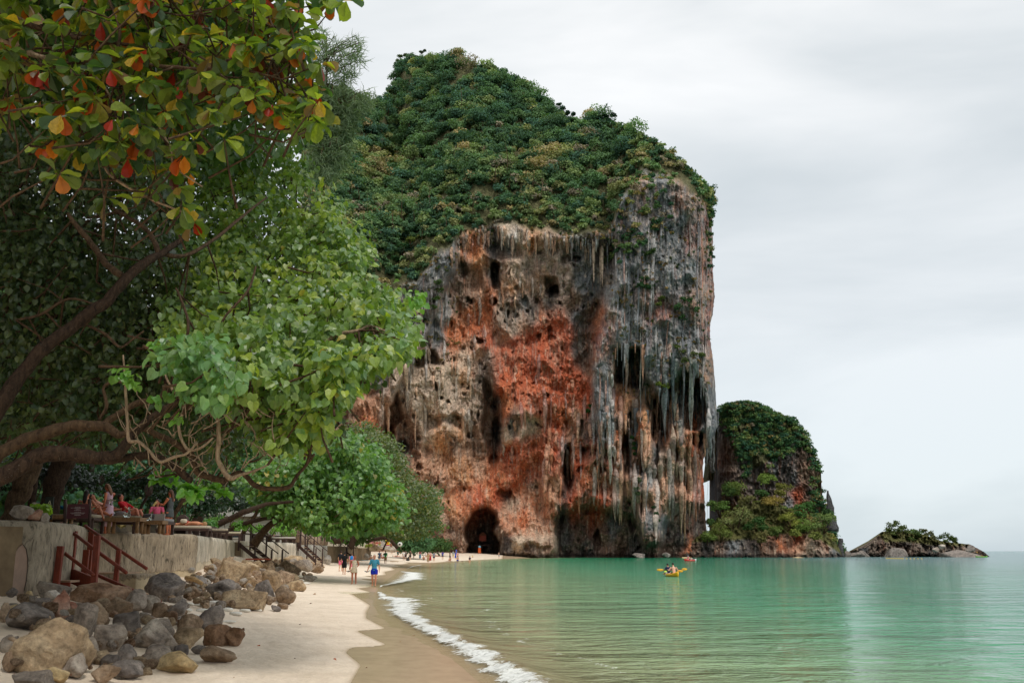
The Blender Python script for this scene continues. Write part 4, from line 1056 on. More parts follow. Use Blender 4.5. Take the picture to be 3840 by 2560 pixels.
# ================================================================== island woods
ITREES = [(2770, 1825, 46, (104, 120, 62), "tall pale green tree against the dark face of the steep island"), (2730, 1830, 34, (74, 98, 52), "green tree at the gap between cliff and island"),
          (2870, 1792, 34, (106, 126, 60), "bright green tree highest on the island slope"), (2945, 1832, 38, (108, 108, 54), "brownish olive tree below the orange scar of the island"),
          (2885, 1880, 44, (134, 118, 64), "yellow brown flowering tree in the middle of the island slope"), (2760, 1930, 52, (116, 122, 78), "wide grey green tree with flat crown over the rock shelf"),
          (2700, 1900, 38, (84, 108, 56), "green tree leaning out from the island into the gap"), (2830, 1960, 40, (56, 84, 44), "dark green tree low on the island slope"),
          (2960, 1945, 42, (124, 128, 62), "yellow green tree over the pink cave of the shelf"), (3015, 1905, 40, (72, 104, 58), "mid green tree on the seaward island slope"),
          (3020, 1970, 40, (98, 118, 58), "rounded light green tree above the pale boulders"), (3085, 1950, 44, (104, 120, 70), "feathery tree near the seaward end of the island"),
          (3105, 1925, 26, (60, 84, 50), "dark tree at the foot of the rock needle"), (2700, 1985, 40, (106, 116, 60), "low spreading bush at the landward end of the shelf"),
          (2650, 2010, 28, (96, 112, 58), "small bush where the shelf runs down to the cliff"), (2850, 2010, 30, (96, 92, 56), "dry brown bush over the pink cave"),
          (2800, 1880, 34, (112, 110, 70), "dry pale bush between the two tall island trees"), (2660, 1955, 14, (70, 96, 52), "slender tree silhouetted in the gap"),
          (2910, 1990, 26, (86, 100, 52), "olive bush on the brow of the shelf"), (2980, 2000, 24, (110, 118, 58), "pale bush just above the striped boulders"),
          (2850, 1850, 30, (62, 88, 48), "dark green crown behind the flowering tree"), (3060, 2010, 26, (110, 116, 62), "lowest bush at the seaward end of the slope")]
for (u, v, r, col, lab) in ITREES:
    y = HB - 30 + 0.085 * (2092 - v); col = tuple(min(255, int(x * 1.1 + 4)) for x in col); r *= 1.3
    sp = [(P(u, v, y), r * .8 * mpp(HB))] + [(P(u + random.uniform(-.6, .6) * r, v + random.uniform(-.3, .5) * r, y + random.uniform(-2, 1)), r * .5 * mpp(HB)) for _ in range(3)]
    shrub_thing("island_tree", lab, "tree", sp, col, size=.5, n=260, group="trees on the island slope")
# slender tree in the gap has a visible stem
m = MB(); m.tube([P(2662, 2040, HB - 12), P(2660, 1960, HB - 12), P(2664, 1880, HB - 12)], [.3, .22, .1], 6)
parts = []
for i in np.argwhere((u1 > 0))[RS.choice(u1.size, 2300)]:
    u, v = u1[i[0], i[1]], v1[i[0], i[1]]
    vl = np.interp(u, [2689, 2740, 2800, 2830, 2900, 3000, 3060, 3172], [1570, 1640, 1800, 1700, 1740, 1660, 1712, 1760])
    if v > vl + random.uniform(-30, 20) and not (u > 3040 and RS.rand() < .35): continue
    r = random.uniform(.8, 2.0); y = y1[i[0], i[1]]
    parts.append(crown(P(u, v, y - .5), r, 60, .6, pick_cols(FOREST, [4, 4, 4, 3, 1.5, .5, .1, 3], 1)[0] * 1.3, 3))
T = np.array(tower_top)
for u in np.arange(2692, 3140, 5):
    v = np.interp(u, T[:, 0], T[:, 1]); r = random.uniform(.8, 2.0)
    if u > 3085 and RS.rand() < .5: continue
    parts.append(crown(P(u, v - random.uniform(-3, 8), HB + 10), r, 60, .55, pick_cols(FOREST, [4, 4, 4, 3, 1, .5, .1, 3], 1)[0], 3))
tag(leaf_obj("island_forest", parts, LEAF_FAR), "dark forest over the crown of the steep island", None, None, "stuff")
parts = []
for _ in range(420):
    u = random.uniform(2460, 3140); v = np.interp(u, [a for a, _ in shelf_top], [b for _, b in shelf_top]) + random.uniform(-4, 70)
    if v > 2025 and u > 2660 or v > 2050: continue
    y = HB - 20 + 0.085 * (2092 - v) + 0
    parts.append(crown(P(u, v, y - 3), random.uniform(.8, 1.9), 50, .55, pick_cols([(124, 134, 74), (96, 122, 66), (150, 140, 86), (130, 134, 88)], [3, 2, 2, 2], 1)[0], 3))
tag(leaf_obj("shelf_scrub", parts, LEAF_FAR), "light green scrub over the rock shelf of the island", None, None, "stuff")
for lab, sp, col in [("tallest bushy tree on the small islet", [(3345, 1966, 22), (3365, 1955, 14), (3330, 1978, 16), (3385, 1972, 16)], (86, 98, 56)), ("green middle trees of the small islet", [(3420, 1985, 20), (3450, 1990, 18), (3400, 2000, 16)], (84, 104, 56)),
                     ("thin grey crowned tree behind the islet middle", [(3462, 1982, 12), (3490, 1992, 12)], (98, 100, 74)), ("rounded dark tree at the seaward end of the islet", [(3555, 2002, 18), (3530, 2008, 16), (3570, 2012, 12)], (78, 94, 52)),
                     ("low bush on the landward shoulder of the islet", [(3300, 2022, 14), (3320, 2018, 12), (3280, 2028, 8)], (110, 112, 62)), ("dry reddish bush near the seaward tip of the islet", [(3612, 2040, 10), (3600, 2042, 8)], (122, 104, 72)),
                     ("bright green bush on the slope of the islet", [(3435, 2020, 14), (3370, 2022, 10)], (92, 116, 54)), ("green bush filling the islet saddle", [(3500, 2010, 16), (3480, 2024, 12)], (80, 100, 54))]:
    shrub_thing("islet_bush", lab, "bush", [(P(a, b + 8, 352), r * 1.35 * mpp(345)) for a, b, r in sp] + [(P(a + r, b + 22, 350), r * mpp(345)) for a, b, r in sp], col, size=.5, n=170, group="bushes on the small islet")

# ================================================================== wooded hill behind the terrace
def hillz(X, Y):
    b = wallx(Y) - np.interp(Y, [0, 20, 60, 120, 200, 300], [9, 9, 9, 10, 12, 14])
    d = np.clip(b - X, 0, None)
    return 2.5 + np.minimum(d * 1.15, 52 + 0.25 * d) + 3.0 * fbm(X / 14, Y / 14, 3, 3) * np.clip(d / 6, 0, 1)
hy = np.linspace(-10, 285, 90); hd = np.concatenate([[-1.5, 0, 1.5], np.geomspace(3, 160, 50)])
HY = np.repeat(hy[:, None], len(hd), 1)
HX = wallx(HY) - np.interp(HY, [0, 20, 60, 120, 200, 300], [9, 9, 9, 10, 12, 14]) - hd[None]
HZ = hillz(HX, HY)
HZ = np.where(hd[None] <= 0, 2.2, HZ)
tag(link("hill", mesh_np("hill", np.stack([HX, HY, HZ], -1), grid_faces(*HX.shape), None, True, mat_simple("leaf_litter_soil", srgb(46, 40, 32), srgb(78, 68, 50), 1.5))),
    "steep wooded hill rising behind the beach terrace", None, None, "structure")
parts = []
for _ in range(2600):
    Y = RS.uniform(20, 280) if RS.rand() < .6 else RS.uniform(22, 110); d = abs(RS.normal()) * 18 + .5
    X = wallx(Y) - np.interp(Y, [0, 20, 60, 120, 200, 300], [9, 9, 9, 10, 12, 14]) - d
    z = float(hillz(X, Y)); r = RS.uniform(.9, 2.2) * (1 + Y / 220)
    parts.append(crown((X, Y, z + r * .5), r, 60, .30 * (1 + Y / 120), pick_cols(FOREST, [4, 4, 4, 2, .6, .1, .1, 3], 1)[0] * .95, 4, tmpl=(DIAM_V, DIAM_F)))
tag(leaf_obj("hill_forest", parts, LEAF_FAR), "dark mass of jungle on the hill behind the terrace", None, None, "stuff")
# ================================================================== trees that hang over the beach
def limb(root, pts, name="limb", mat=BARK, n=10, wob=0.25):
    """pts: (u, v, Y, radius px); smoothed, knotted branch in world space relative to root"""
    P3 = np.array([P(a, b, y) for a, b, y, r in pts]); Rr = np.array([r * mpp(y) for a, b, y, r in pts])
    k = len(P3); tt = np.linspace(0, k - 1, (k - 1) * 5 + 1)
    # catmull-rom
    out = []; rad = []
    for t in tt:
        i = min(int(t), k - 2); f = t - i
        p0, p1, p2, p3 = P3[max(i-1, 0)], P3[i], P3[i+1], P3[min(i+2, k-1)]
        q = 0.5 * ((2*p1) + (-p0+p2)*f + (2*p0-5*p1+4*p2-p3)*f*f + (-p0+3*p1-3*p2+p3)*f**3)
        r = Rr[i] * (1 - f) + Rr[i+1] * f
        q = q + np.array([perlin(t*1.9, i*0+p1[0], 1), perlin(t*1.9, p1[0], 5), perlin(t*1.9, p1[0], 9)]).astype(float) * r * wob * 1.5
        out.append(q - np.array(root.location)); rad.append(r * (1 + 0.16 * float(perlin(t * 2.7, p1[2], 3))))
    m = MB(); m.tube(out, rad, n)
    o = m.build(name, mat, root, True)
    return o, np.array(out) + np.array(root.location), np.array(rad)

# ------------------------------------------------------------------ the big beach hibiscus
PORT = empty("beach_hibiscus_tree", (-9.6, 12.5, 2.55))
tag(PORT, "huge leaning tree with pale heart shaped leaves and twisting limbs over the terrace", "tree")
LB = []
LIMBS = [([(-260, 1780, 14.5, 44), (-90, 1640, 14.8, 38), (0, 1520, 15, 32), (80, 1403, 15.2, 28), (174, 1296, 15.4, 26), (281, 1215, 15.6, 24), (402, 1128, 15.8, 22), (469, 1048, 16, 20), (556, 974, 16.3, 18), (603, 954, 16.5, 14), (700, 880, 17, 9)], BARK_DARK),
         ([(-260, 1850, 13.5, 44), (0, 1791, 13.8, 34), (100, 1731, 14, 32), (201, 1697, 14.1, 30), (302, 1706, 14.2, 27), (402, 1718, 14.3, 25), (450, 1700, 14.3, 22), (482, 1650, 14.4, 17), (560, 1575, 14.6, 15), (640, 1520, 14.8, 14), (717, 1478, 15, 14)], BARK_DARK),
         ([(-60, 1760, 14.6, 26), (0, 1704, 14.6, 24), (80, 1655, 14.7, 24), (167, 1624, 14.8, 24), (301, 1592, 15, 22), (402, 1604, 15.1, 18), (452, 1630, 15.1, 14), (536, 1606, 15.2, 12), (603, 1637, 15.3, 12), (710, 1697, 15.4, 13), (737, 1765, 15.4, 13), (800, 1792, 15.4, 13), (842, 1800, 15.4, 12)], BARK),
         ([(395, 1590, 15.4, 14), (440, 1555, 15.5, 13), (502, 1517, 15.6, 12), (560, 1500, 15.7, 10), (603, 1490, 15.8, 8), (620, 1440, 15.8, 6)], BARK),
         ([(420, 1722, 14.5, 16), (500, 1712, 14.6, 15), (570, 1711, 14.7, 15), (640, 1740, 14.8, 16), (690, 1780, 14.9, 14), (712, 1800, 14.9, 13)], BARK_DARK),
         ([(842, 1800, 15.4, 11), (900, 1770, 15.5, 9), (960, 1820, 15.6, 10), (1010, 1832, 15.6, 9), (1080, 1825, 15.6, 9), (1110, 1790, 15.6, 7), (1150, 1740, 15.7, 6), (1180, 1700, 15.7, 4)], BARK),
         ([(620, 1430, 16.5, 11), (720, 1390, 16.8, 11), (824, 1350, 17, 11), (900, 1325, 17.2, 11), (980, 1300, 17.4, 9), (1070, 1260, 17.8, 6)], BARK_DARK),
         ([(1060, 1360, 16, 4), (1115, 1336, 16, 5), (1170, 1300, 16, 6), (1222, 1283, 16, 7), (1250, 1262, 16, 8), (1300, 1246, 16, 8), (1345, 1240, 16, 6), (1383, 1222, 16, 5), (1430, 1236, 16, 4), (1480, 1262, 16, 3)], BARK_PALE),
         ([(254, 800, 17, 7), (288, 847, 17, 10), (348, 920, 17, 12), (400, 990, 16.6, 13), (455, 1034, 16.2, 14)], BARK),
         ([(600, 955, 16.6, 11), (575, 900, 16.8, 10), (550, 860, 17, 9), (480, 815, 17.4, 7), (420, 780, 17.6, 5)], BARK),
         ([(600, 950, 16.6, 9), (690, 960, 16.9, 8), (800, 900, 17.6, 7), (900, 820, 18.6, 6), (1000, 740, 20, 4)], BARK),
         ([(462, 1330, 14, 3), (470, 1450, 14, 5), (476, 1560, 14, 6), (484, 1650, 14, 7), (520, 1655, 14, 6), (560, 1690, 14, 5), (600, 1730, 14, 6), (660, 1710, 14, 6), (700, 1700, 14, 5), (740, 1660, 14, 4)], BARK_PALE),
         ([(610, 1380, 14.4, 3), (640, 1450, 14.4, 5), (690, 1520, 14.4, 5), (670, 1600, 14.4, 6), (700, 1680, 14.4, 6), (750, 1680, 14.4, 5), (800, 1640, 14.4, 3)], BARK_PALE),
         ([(730, 1470, 14.8, 6), (770, 1520, 14.8, 7), (812, 1560, 14.8, 8), (822, 1640, 14.8, 9), (818, 1720, 14.8, 9), (860, 1790, 14.8, 10), (900, 1780, 14.8, 6), (965, 1760, 14.8, 4), (1010, 1740, 14.8, 3)], BARK_PALE),
         ([(822, 1650, 14.9, 6), (860, 1610, 15, 6), (900, 1590, 15, 4), (940, 1560, 15, 3)], BARK_PALE),
         ([(720, 1380, 16, 4), (700, 1290, 16, 5), (706, 1220, 16, 6), (690, 1150, 16.2, 5), (660, 1080, 16.4, 4)], BARK),
         ([(780, 1420, 16, 4), (820, 1250, 16, 4), (850, 1180, 16, 5), (930, 1090, 16.2, 5), (960, 1000, 16.6, 4)], BARK),
         ([(60, 1200, 17, 4), (150, 1180, 17, 6), (260, 1120, 17, 5), (380, 1150, 17, 3)], BARK),
         ([(330, 1220, 16, 5), (400, 1255, 16, 6), (450, 1300, 16, 5), (500, 1270, 16, 4), (540, 1240, 16, 3)], BARK),
         ([(370, 1580, 15.2, 6), (400, 1520, 15.2, 7), (390, 1450, 15.2, 6), (440, 1430, 15.2, 6), (500, 1440, 15.2, 4)], BARK)]
for pts, mt in LIMBS:
    o, c, r = limb(PORT, pts, "limb", mt)
    LB.append(c[::3])
LB = np.concatenate(LB)
# the wandering main stem joins the limbs off to the side
limb(PORT, [(-420, 2080, 13.6, 62), (-380, 1950, 13.7, 58), (-300, 1850, 13.8, 50), (-200, 1800, 13.8, 46)], "trunk", BARK_DARK)

RIGHT = [(560, 600), (760, 520), (960, 570), (1110, 590), (1130, 660), (1200, 730), (1235, 790), (1280, 840), (1330, 880), (1380, 915), (1350, 970), (1320, 1040), (1400, 1110), (1520, 1140), (1510, 1190), (1535, 1260), (1535, 1300), (1450, 1330),
         (1360, 1380), (1330, 1440), (1240, 1500), (1240, 1560), (1220, 1610), (1150, 1650), (1060, 1660), (980, 1600), (900, 1540), (760, 1440), (640, 1330), (620, 1200), (640, 1060), (620, 900)]
BACK = [(-60, -120), (900, -120), (1040, 60), (1090, 300), (1100, 560), (900, 640), (600, 640), (-60, 640)]
DARK = [(-60, 480), (620, 560), (700, 900), (640, 1200), (760, 1500), (900, 1660), (700, 1740), (420, 1640), (200, 1620), (-60, 1700)]
def yfront(u, v): return 15.0 + np.clip(1350 - v, 0, None) * 0.0135 + np.clip(900 - u, 0, None) * 0.002
GREENS = [(114, 140, 66), (134, 158, 72), (94, 122, 62), (150, 168, 72), (124, 152, 110), (172, 178, 72), (206, 168, 60)]
WG = [5, 5, 4, 3, 4, 1.0, .10]
def cluster_leaves(cen, per, rad, size, pal, w, tmpl, hang=.8, face=(0.15, -.55, .75), jn=.55):
    N = len(cen) * per
    c = np.repeat(cen, per, 0); d = unit(randn(N)); d[:, 2] *= .8
    pos = c + d * rad * RS.uniform(.35, 1.05, (N, 1))
    ax = unit(d * .7 + np.array([0, 0, -hang]) + .35 * randn(N))
    nr = unit(np.array(face) + .25 * d + jn * randn(N))
    cc = pick_cols(pal, w, len(cen))[:, None].repeat(per, 1).reshape(-1, 3) * .55 + pick_cols(pal, w, N) * .45
    return pos, ax, nr, size * RS.uniform(.65, 1.2, N), cc
def split_leaves(root, data, tmpl, mat, keep, clearance=None, name="leaf", pal=8, front=None):
    """the nearest leaves become objects of their own, the rest one mesh"""
    pos, ax, nr, sz, cc = data
    d = np.linalg.norm(pos - CAM, axis=1) / sz
    if front is not None: d = d + front
    order = np.argsort(d); pickd = order[:keep]; rest = order[keep:]
    loc = np.array(root.location)
    v, f, c = scatter(tmpl[0], tmpl[1], pos[rest] - loc, ax[rest], nr[rest], sz[rest], cc[rest])
    o = link("foliage", mesh_np("foliage", v, f, c, False, mat), root); o["kind"] = "stuff"
    # shared leaf meshes in a few colours
    cs = cc[pickd]; lum = cs @ np.array([.3, .6, .1]) + 0.5 * cs[:, 0]; q = np.argsort(lum); groups = np.array_split(q, pal)
    s, a, n = frames(ax[pickd], nr[pickd])
    for g in groups:
        if len(g) == 0: continue
        col = cs[g].mean(0)
        tv = tmpl[0].copy(); tv[:, 2] *= 1.3
        me = mesh_np("leaf", tv, tmpl[1], np.tile(col, (len(tv), 1)), False, mat)
        for i in g:
            ob = bpy.data.objects.new(name, me); COL.objects.link(ob); ob.parent = root
            S = sz[pickd[i]]; p = pos[pickd[i]] - loc
            M = Matrix(((s[i][0]*S, a[i][0]*S, n[i][0]*S, p[0]), (s[i][1]*S, a[i][1]*S, n[i][1]*S, p[1]), (s[i][2]*S, a[i][2]*S, n[i][2]*S, p[2]), (0, 0, 0, 1)))
            ob.matrix_local = M
def twigs(root, cen, lim, maxd, rpx=0.012, mat=BARK_PALE, frac=.5, name="twigs"):
    m = MB(); loc = np.array(root.location)
    for c in cen[RS.rand(len(cen)) < frac]:
        d = np.linalg.norm(lim - c, axis=1); j = int(RS.choice(np.argsort(d)[:7]))
        if d[j] > min(maxd, 1.5) or RS.rand() < .5: 
            b = c + RS.uniform(-.6, .6, 3) * np.array([1, 1, .7]) + np.array([-.35, .35, -.3])
        else: b = lim[j]
        mid = (c + b) / 2 + RS.uniform(-.12, .12, 3) * np.linalg.norm(c - b) + np.array([0, 0, -.05])
        m.tube([b - loc, mid - loc, c - loc], [rpx * 1.7, rpx * 1.2, rpx * .6], 4, caps=False)
    o = m.build(name, mat, root, True); o["kind"] = "stuff"
q = in_poly(RIGHT, 1700)
gp = perlin(q[:, 0] / 75.0, q[:, 1] / 60.0, 3.0) + .5 * perlin(q[:, 0] / 32.0, q[:, 1] / 26.0, 5.0)
q = q[gp > -.05]
y = yfront(q[:, 0], q[:, 1]) + np.abs(RS.normal(size=len(q))) * 1.6 - .3 - 1.6 * gp[gp > -.05]
cenR = P(q[:, 0], q[:, 1], y)
# along the outline more clusters so the edge reads leafy
edge = []
for i in range(len(RIGHT) - 8):
    a = np.array(RIGHT[i + 1]); b = np.array(RIGHT[i + 2]); L_ = np.linalg.norm(b - a)
    for k in range(int(L_ / 16)):
        p = a + (b - a) * RS.rand() + RS.uniform(-50, 6, 2); edge.append(p)
edge = np.array(edge); cenE = P(edge[:, 0], edge[:, 1], yfront(edge[:, 0], edge[:, 1]) + RS.uniform(0, 1.2, len(edge)))
TUFT = in_poly([(610, 1280), (760, 1260), (830, 1330), (880, 1420), (860, 1470), (720, 1480), (640, 1400)], 26)
cenT = P(TUFT[:, 0], TUFT[:, 1], 13.2 + RS.uniform(-.3, .3, len(TUFT)))
q = in_poly(DARK, 1300)
yd = 17.5 + np.abs(RS.normal(size=len(q))) * 5
qb = in_poly(RIGHT, 520); qb2 = in_poly(BACK, 560)
cenD = np.concatenate([P(q[:, 0], q[:, 1], yd), P(qb[:, 0], qb[:, 1], yfront(qb[:, 0], qb[:, 1]) + 3.2 + RS.uniform(0, 2, len(qb)))])
cenB = P(qb2[:, 0], qb2[:, 1], 24 + RS.uniform(-3, 5, len(qb2)))
sprig = np.array([(455, 1400), (470, 1385), (440, 1395), (490, 1420), (500, 1440), (600, 1300), (590, 1290), (615, 1315), (1545, 1120), (1570, 1100), (1580, 1140), (580, 1500), (700, 1850), (660, 1560)], float)
cenS = P(sprig[:, 0], sprig[:, 1], 13.8)
d1 = cluster_leaves(np.concatenate([cenR, cenE]), 15, .34, .150, GREENS, WG, None)
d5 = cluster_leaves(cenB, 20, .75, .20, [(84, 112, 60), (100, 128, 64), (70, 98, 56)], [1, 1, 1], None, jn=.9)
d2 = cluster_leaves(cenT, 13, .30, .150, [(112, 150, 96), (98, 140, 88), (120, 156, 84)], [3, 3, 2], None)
d3 = cluster_leaves(cenD, 19, .55, .125, [(66, 84, 50), (80, 96, 54), (100, 110, 60), (60, 80, 54)], [3, 3, 1.5, 2], None, jn=1.0)  # inner and backing leaves in darker greens, crown shade put into their colour
d4 = cluster_leaves(cenS, 6, .10, .12, [(120, 160, 70), (100, 150, 64)], [1, 1], None)
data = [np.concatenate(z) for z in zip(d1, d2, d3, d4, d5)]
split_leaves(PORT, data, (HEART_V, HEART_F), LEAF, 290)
LB2 = LB
twigs(PORT, np.concatenate([cenR, cenT]), LB2, 2.6, .012, BARK, .45)
twigs(PORT, cenD, LB2, 3.5, .014, BARK, .6, "inner_twigs")
# fan of bare pale twigs below the crown
m = MB(); loc = np.array(PORT.location)
for _ in range(80):
    u0, v0 = random.uniform(480, 1050), random.uniform(1560, 1800); yy = 14.6 + random.uniform(-.4, .6)
    a = P(u0, v0, yy); an = random.uniform(-2.6, -.4); ln = random.uniform(50, 130)
    b = P(u0 + math.cos(an) * ln * .5 + random.uniform(-12, 12), v0 + math.sin(an) * ln * .5, yy + random.uniform(-.1, .1)); c = P(u0 + math.cos(an) * ln, v0 + math.sin(an) * ln, yy + random.uniform(-.2, .2))
    m.tube([a - loc, (a + b) / 2 - loc + RS.uniform(-.05, .05, 3), b - loc, (b + c) / 2 - loc + RS.uniform(-.06, .06, 3), c - loc], [.010, .009, .008, .006, .004], 4, caps=False)
o = m.build("bare_twigs", BARK_PALE, PORT, True); o["kind"] = "stuff"
# added leaf canopy overhead, out of the picture, put there to darken what is below
parts = []
N = 15000
pos = np.stack([RS.uniform(-30, -3.2, N), RS.uniform(6, 40, N), np.zeros(N)], 1)
pos[:, 2] = 11.5 + 0.36 * pos[:, 1] * (0.6) + RS.uniform(-.2, 2.6, N) + np.clip(-8 - pos[:, 0], 0, 20) * .22
ss = pos[:, 2] - 2
keep = (pos[:, 2] - 2) / pos[:, 1] > np.where((pos[:, 0] / pos[:, 1]) > -0.30, .64, .30)
pos = pos[keep]; N = len(pos)
v, f, c = scatter(DIAM_V, DIAM_F, pos - loc, unit(randn(N) * np.array([1, 1, .3])), unit(np.array([0, 0, 1.]) + .4 * randn(N)), .95, pick_cols([(60, 84, 44), (76, 98, 50)], [1, 1], N))
o = link("added_shade_canopy", mesh_np("added_shade_canopy", v, f, c, False, LEAF), PORT); o["kind"] = "stuff"

# ------------------------------------------------------------------ sea almond: big leaves close to the camera
ALM = empty("sea_almond_tree", (-9.5, 7.0, 0.6))
tag(ALM, "sea almond branches with large green and red leaves reaching in overhead", "tree")
YA = 8.6
AL = []
for pts, mt in [([(-250, 20, 8.6, 15), (0, 50, 8.6, 13), (120, 95, 8.6, 13), (256, 137, 8.6, 11), (380, 155, 8.6, 9), (506, 173, 8.6, 7), (620, 190, 8.6, 5), (760, 150, 8.6, 4)], BARK),
                ([(238, 236, 8.4, 8), (333, 226, 8.4, 10), (440, 202, 8.4, 11), (536, 238, 8.4, 9), (655, 253, 8.4, 8), (786, 256, 8.4, 7), (880, 220, 8.4, 5), (1000, 225, 8.4, 4), (1090, 235, 8.4, 3)], BARK),
                ([(440, 202, 8.4, 8), (449, 107, 8.4, 7), (410, 0, 8.4, 6), (390, -60, 8.4, 6)], BARK),
                ([(449, 107, 8.4, 6), (500, 75, 8.4, 6), (565, 45, 8.4, 5), (640, -20, 8.4, 4)], BARK),
                ([(786, 256, 8.4, 4), (840, 290, 8.4, 4), (893, 327, 8.4, 3), (980, 350, 8.4, 3)], BARK),
                ([(-200, 60, 8.9, 26), (0, 137, 8.9, 22), (70, 170, 8.9, 18), (131, 208, 8.9, 12), (238, 236, 8.6, 8)], BARK_PALE),
                ([(120, 260, 8.7, 5), (180, 340, 8.7, 6), (230, 400, 8.7, 5), (260, 450, 8.7, 4)], BARK),
                ([(380, 590, 9.2, 4), (417, 660, 9.2, 6), (536, 732, 9.2, 6), (600, 762, 9.2, 4), (700, 800, 9.2, 3)], BARK_PALE),
                ([(360, 290, 8.6, 4), (400, 340, 8.6, 5), (430, 410, 8.6, 4)], BARK_PALE),
                ([(600, 480, 8.8, 3), (640, 560, 8.8, 5), (660, 630, 8.8, 4), (760, 700, 9, 3)], BARK_PALE),
                ([(530, 30, 8.5, 4), (700, 60, 8.5, 4), (860, 40, 8.5, 4), (1000, 90, 8.5, 3), (1100, 160, 8.5, 3)], BARK)]:
    o, c, r = limb(ALM, pts, "limb", mt, 8); AL.append(c[::2])
AL = np.concatenate(AL)
APOLY = [(-40, -60), (1130, -60), (1150, 60), (1170, 150), (1200, 210), (1215, 300), (1195, 400), (1200, 470), (1140, 520), (1060, 480), (960, 400), (900, 400), (850, 480), (760, 560), (640, 640), (520, 620), (420, 600), (330, 560), (200, 560), (60, 470), (-40, 440)]
ros = in_poly(APOLY, 290)
ros = np.concatenate([ros, np.array([(1190, 380), (1170, 440), (1180, 330), (1160, 280), (1120, 480), (1080, 440), (1200, 240), (240, 640), (215, 650), (400, 740), (560, 700), (660, 700), (680, 770), (720, 830), (1230, -10), (1265, 5), (1300, -5), (1250, 10),
                                     (980, 30), (1060, 0), (1120, 110), (1140, 170), (460, 620), (300, 560), (840, 520), (700, 640)], float)])
yr = YA + RS.uniform(-.6, .9, len(ros)); cenA = P(ros[:, 0], ros[:, 1], yr)
per = 8; N = len(cenA) * per
c = np.repeat(cenA, per, 0); an = RS.uniform(0, 6.28, N)
d = np.stack([np.cos(an), np.sin(an), RS.uniform(-1.35, .15, N)], 1)
ax = unit(d + .2 * randn(N)); pos = c + ax * .025
nr = unit(np.array([0, -.25, 1.]) + .38 * randn(N))
cc = pick_cols([(84, 104, 44), (104, 120, 46), (58, 84, 46), (122, 136, 50), (72, 92, 54), (150, 156, 50), (188, 88, 40), (160, 50, 36), (204, 120, 48), (122, 96, 54), (110, 52, 44)], [5, 6, 4, 5, 3, 1.6, .8, .55, .7, 1.8, .4], N)
bright = np.repeat(ros[:, 0] > 820, per)
cc = np.where(bright[:, None] & (cc[:, 1:2] > cc[:, 0:1] * .9), cc * 1.3, cc)
red = cc[:, 0] > cc[:, 1] * 1.9
ax = np.where(red[:, None], unit(ax * .4 + np.array([0, 0, -1.0])), ax)
nr = np.where(red[:, None], unit(np.array([.2, -1, .2]) + .35 * randn(N)), nr)
sz = RS.uniform(.115, .205, N)
split_leaves(ALM, (pos, ax, nr, sz, cc), (OBOV_V, OBOV_F), LEAF_GLOSS, 290, pal=10, front=RS.uniform(0, 25, N))
twigs(ALM, cenA, AL, 1.2, .008, BARK, .8)
limb(ALM, [(-1900, 2300, 7.2, 60), (-1500, 1500, 7.5, 50), (-900, 600, 8, 36), (-250, 60, 8.8, 26)], "trunk", BARK_PALE)
mm = MB(); z0 = np.array(ALM.location)
mm.tube([(-.2, 0, -.8), (.0, .1, 1.0), (1.5, .4, 2.8)], [.26, .22, .2], 9); mm.build("trunk_base", BARK_PALE, ALM, True)

# ------------------------------------------------------------------ trees further along the terrace
def crown_tree(name, lab, base, polys, leafsz, ncl, per, pal, w, rad, trunks, yj, mat=LEAF, keep=0, tmpl=(DIAM_V, DIAM_F), edge_n=0):
    root = empty(name, base); tag(root, lab, "tree")
    loc = np.array(root.location)
    cens = []
    for poly, Y, yd in polys:
        q = in_poly(poly, int(ncl * 1.3)); sc = 60.0 / max(.6, Y / 62.0); gp = perlin(q[:, 0] / sc, q[:, 1] / (sc * .7), Y) + .5 * perlin(q[:, 0] / (sc * .4), q[:, 1] / (sc * .3), Y + 2)
        q = q[gp > -.14]; gp = gp[gp > -.14]
        cens.append(P(q[:, 0], q[:, 1], Y + np.abs(RS.normal(size=len(q))) * yd + RS.uniform(-yj, yj, len(q)) - yd * 1.1 * gp))
        q = in_poly(poly, ncl // 3); cens.append(P(q[:, 0], q[:, 1], Y + yd * 2))
        pa = np.array(poly, float)
        for i in range(len(pa)):
            a, b = pa[i], pa[(i + 1) % len(pa)]; L_ = np.linalg.norm(b - a)
            k = max(1, int(L_ / 14)); e = a + (b - a) * RS.rand(k, 1) + RS.uniform(-16, 12, (k, 2))
            cens.append(P(e[:, 0], e[:, 1], Y + RS.uniform(0, yd, k)))
    cen = np.concatenate(cens)
    pos, ax, nr, s, cc = cluster_leaves(cen, per, rad, leafsz, pal, w, None, .5)
    v, f, c = scatter(tmpl[0], tmpl[1], pos - loc, ax, nr, s, cc)
    o = link("crown", mesh_np("crown", v, f, c, False, mat), root)
    LBs = []
    for pts, mt in trunks:
        o, c, r = limb(root, pts, "trunk" if len(LBs) == 0 else "limb", mt, 8); LBs.append(c[::2])
    if LBs: twigs(root, cen, np.concatenate(LBs), 6.0, .02, BARK, .12)
    return root
G2 = [(96, 134, 66), (112, 148, 76), (82, 118, 60), (124, 150, 66), (100, 138, 90), (190, 150, 60)]
G2 = [tuple(min(255, int(x * 1.0)) for x in g) for g in G2]
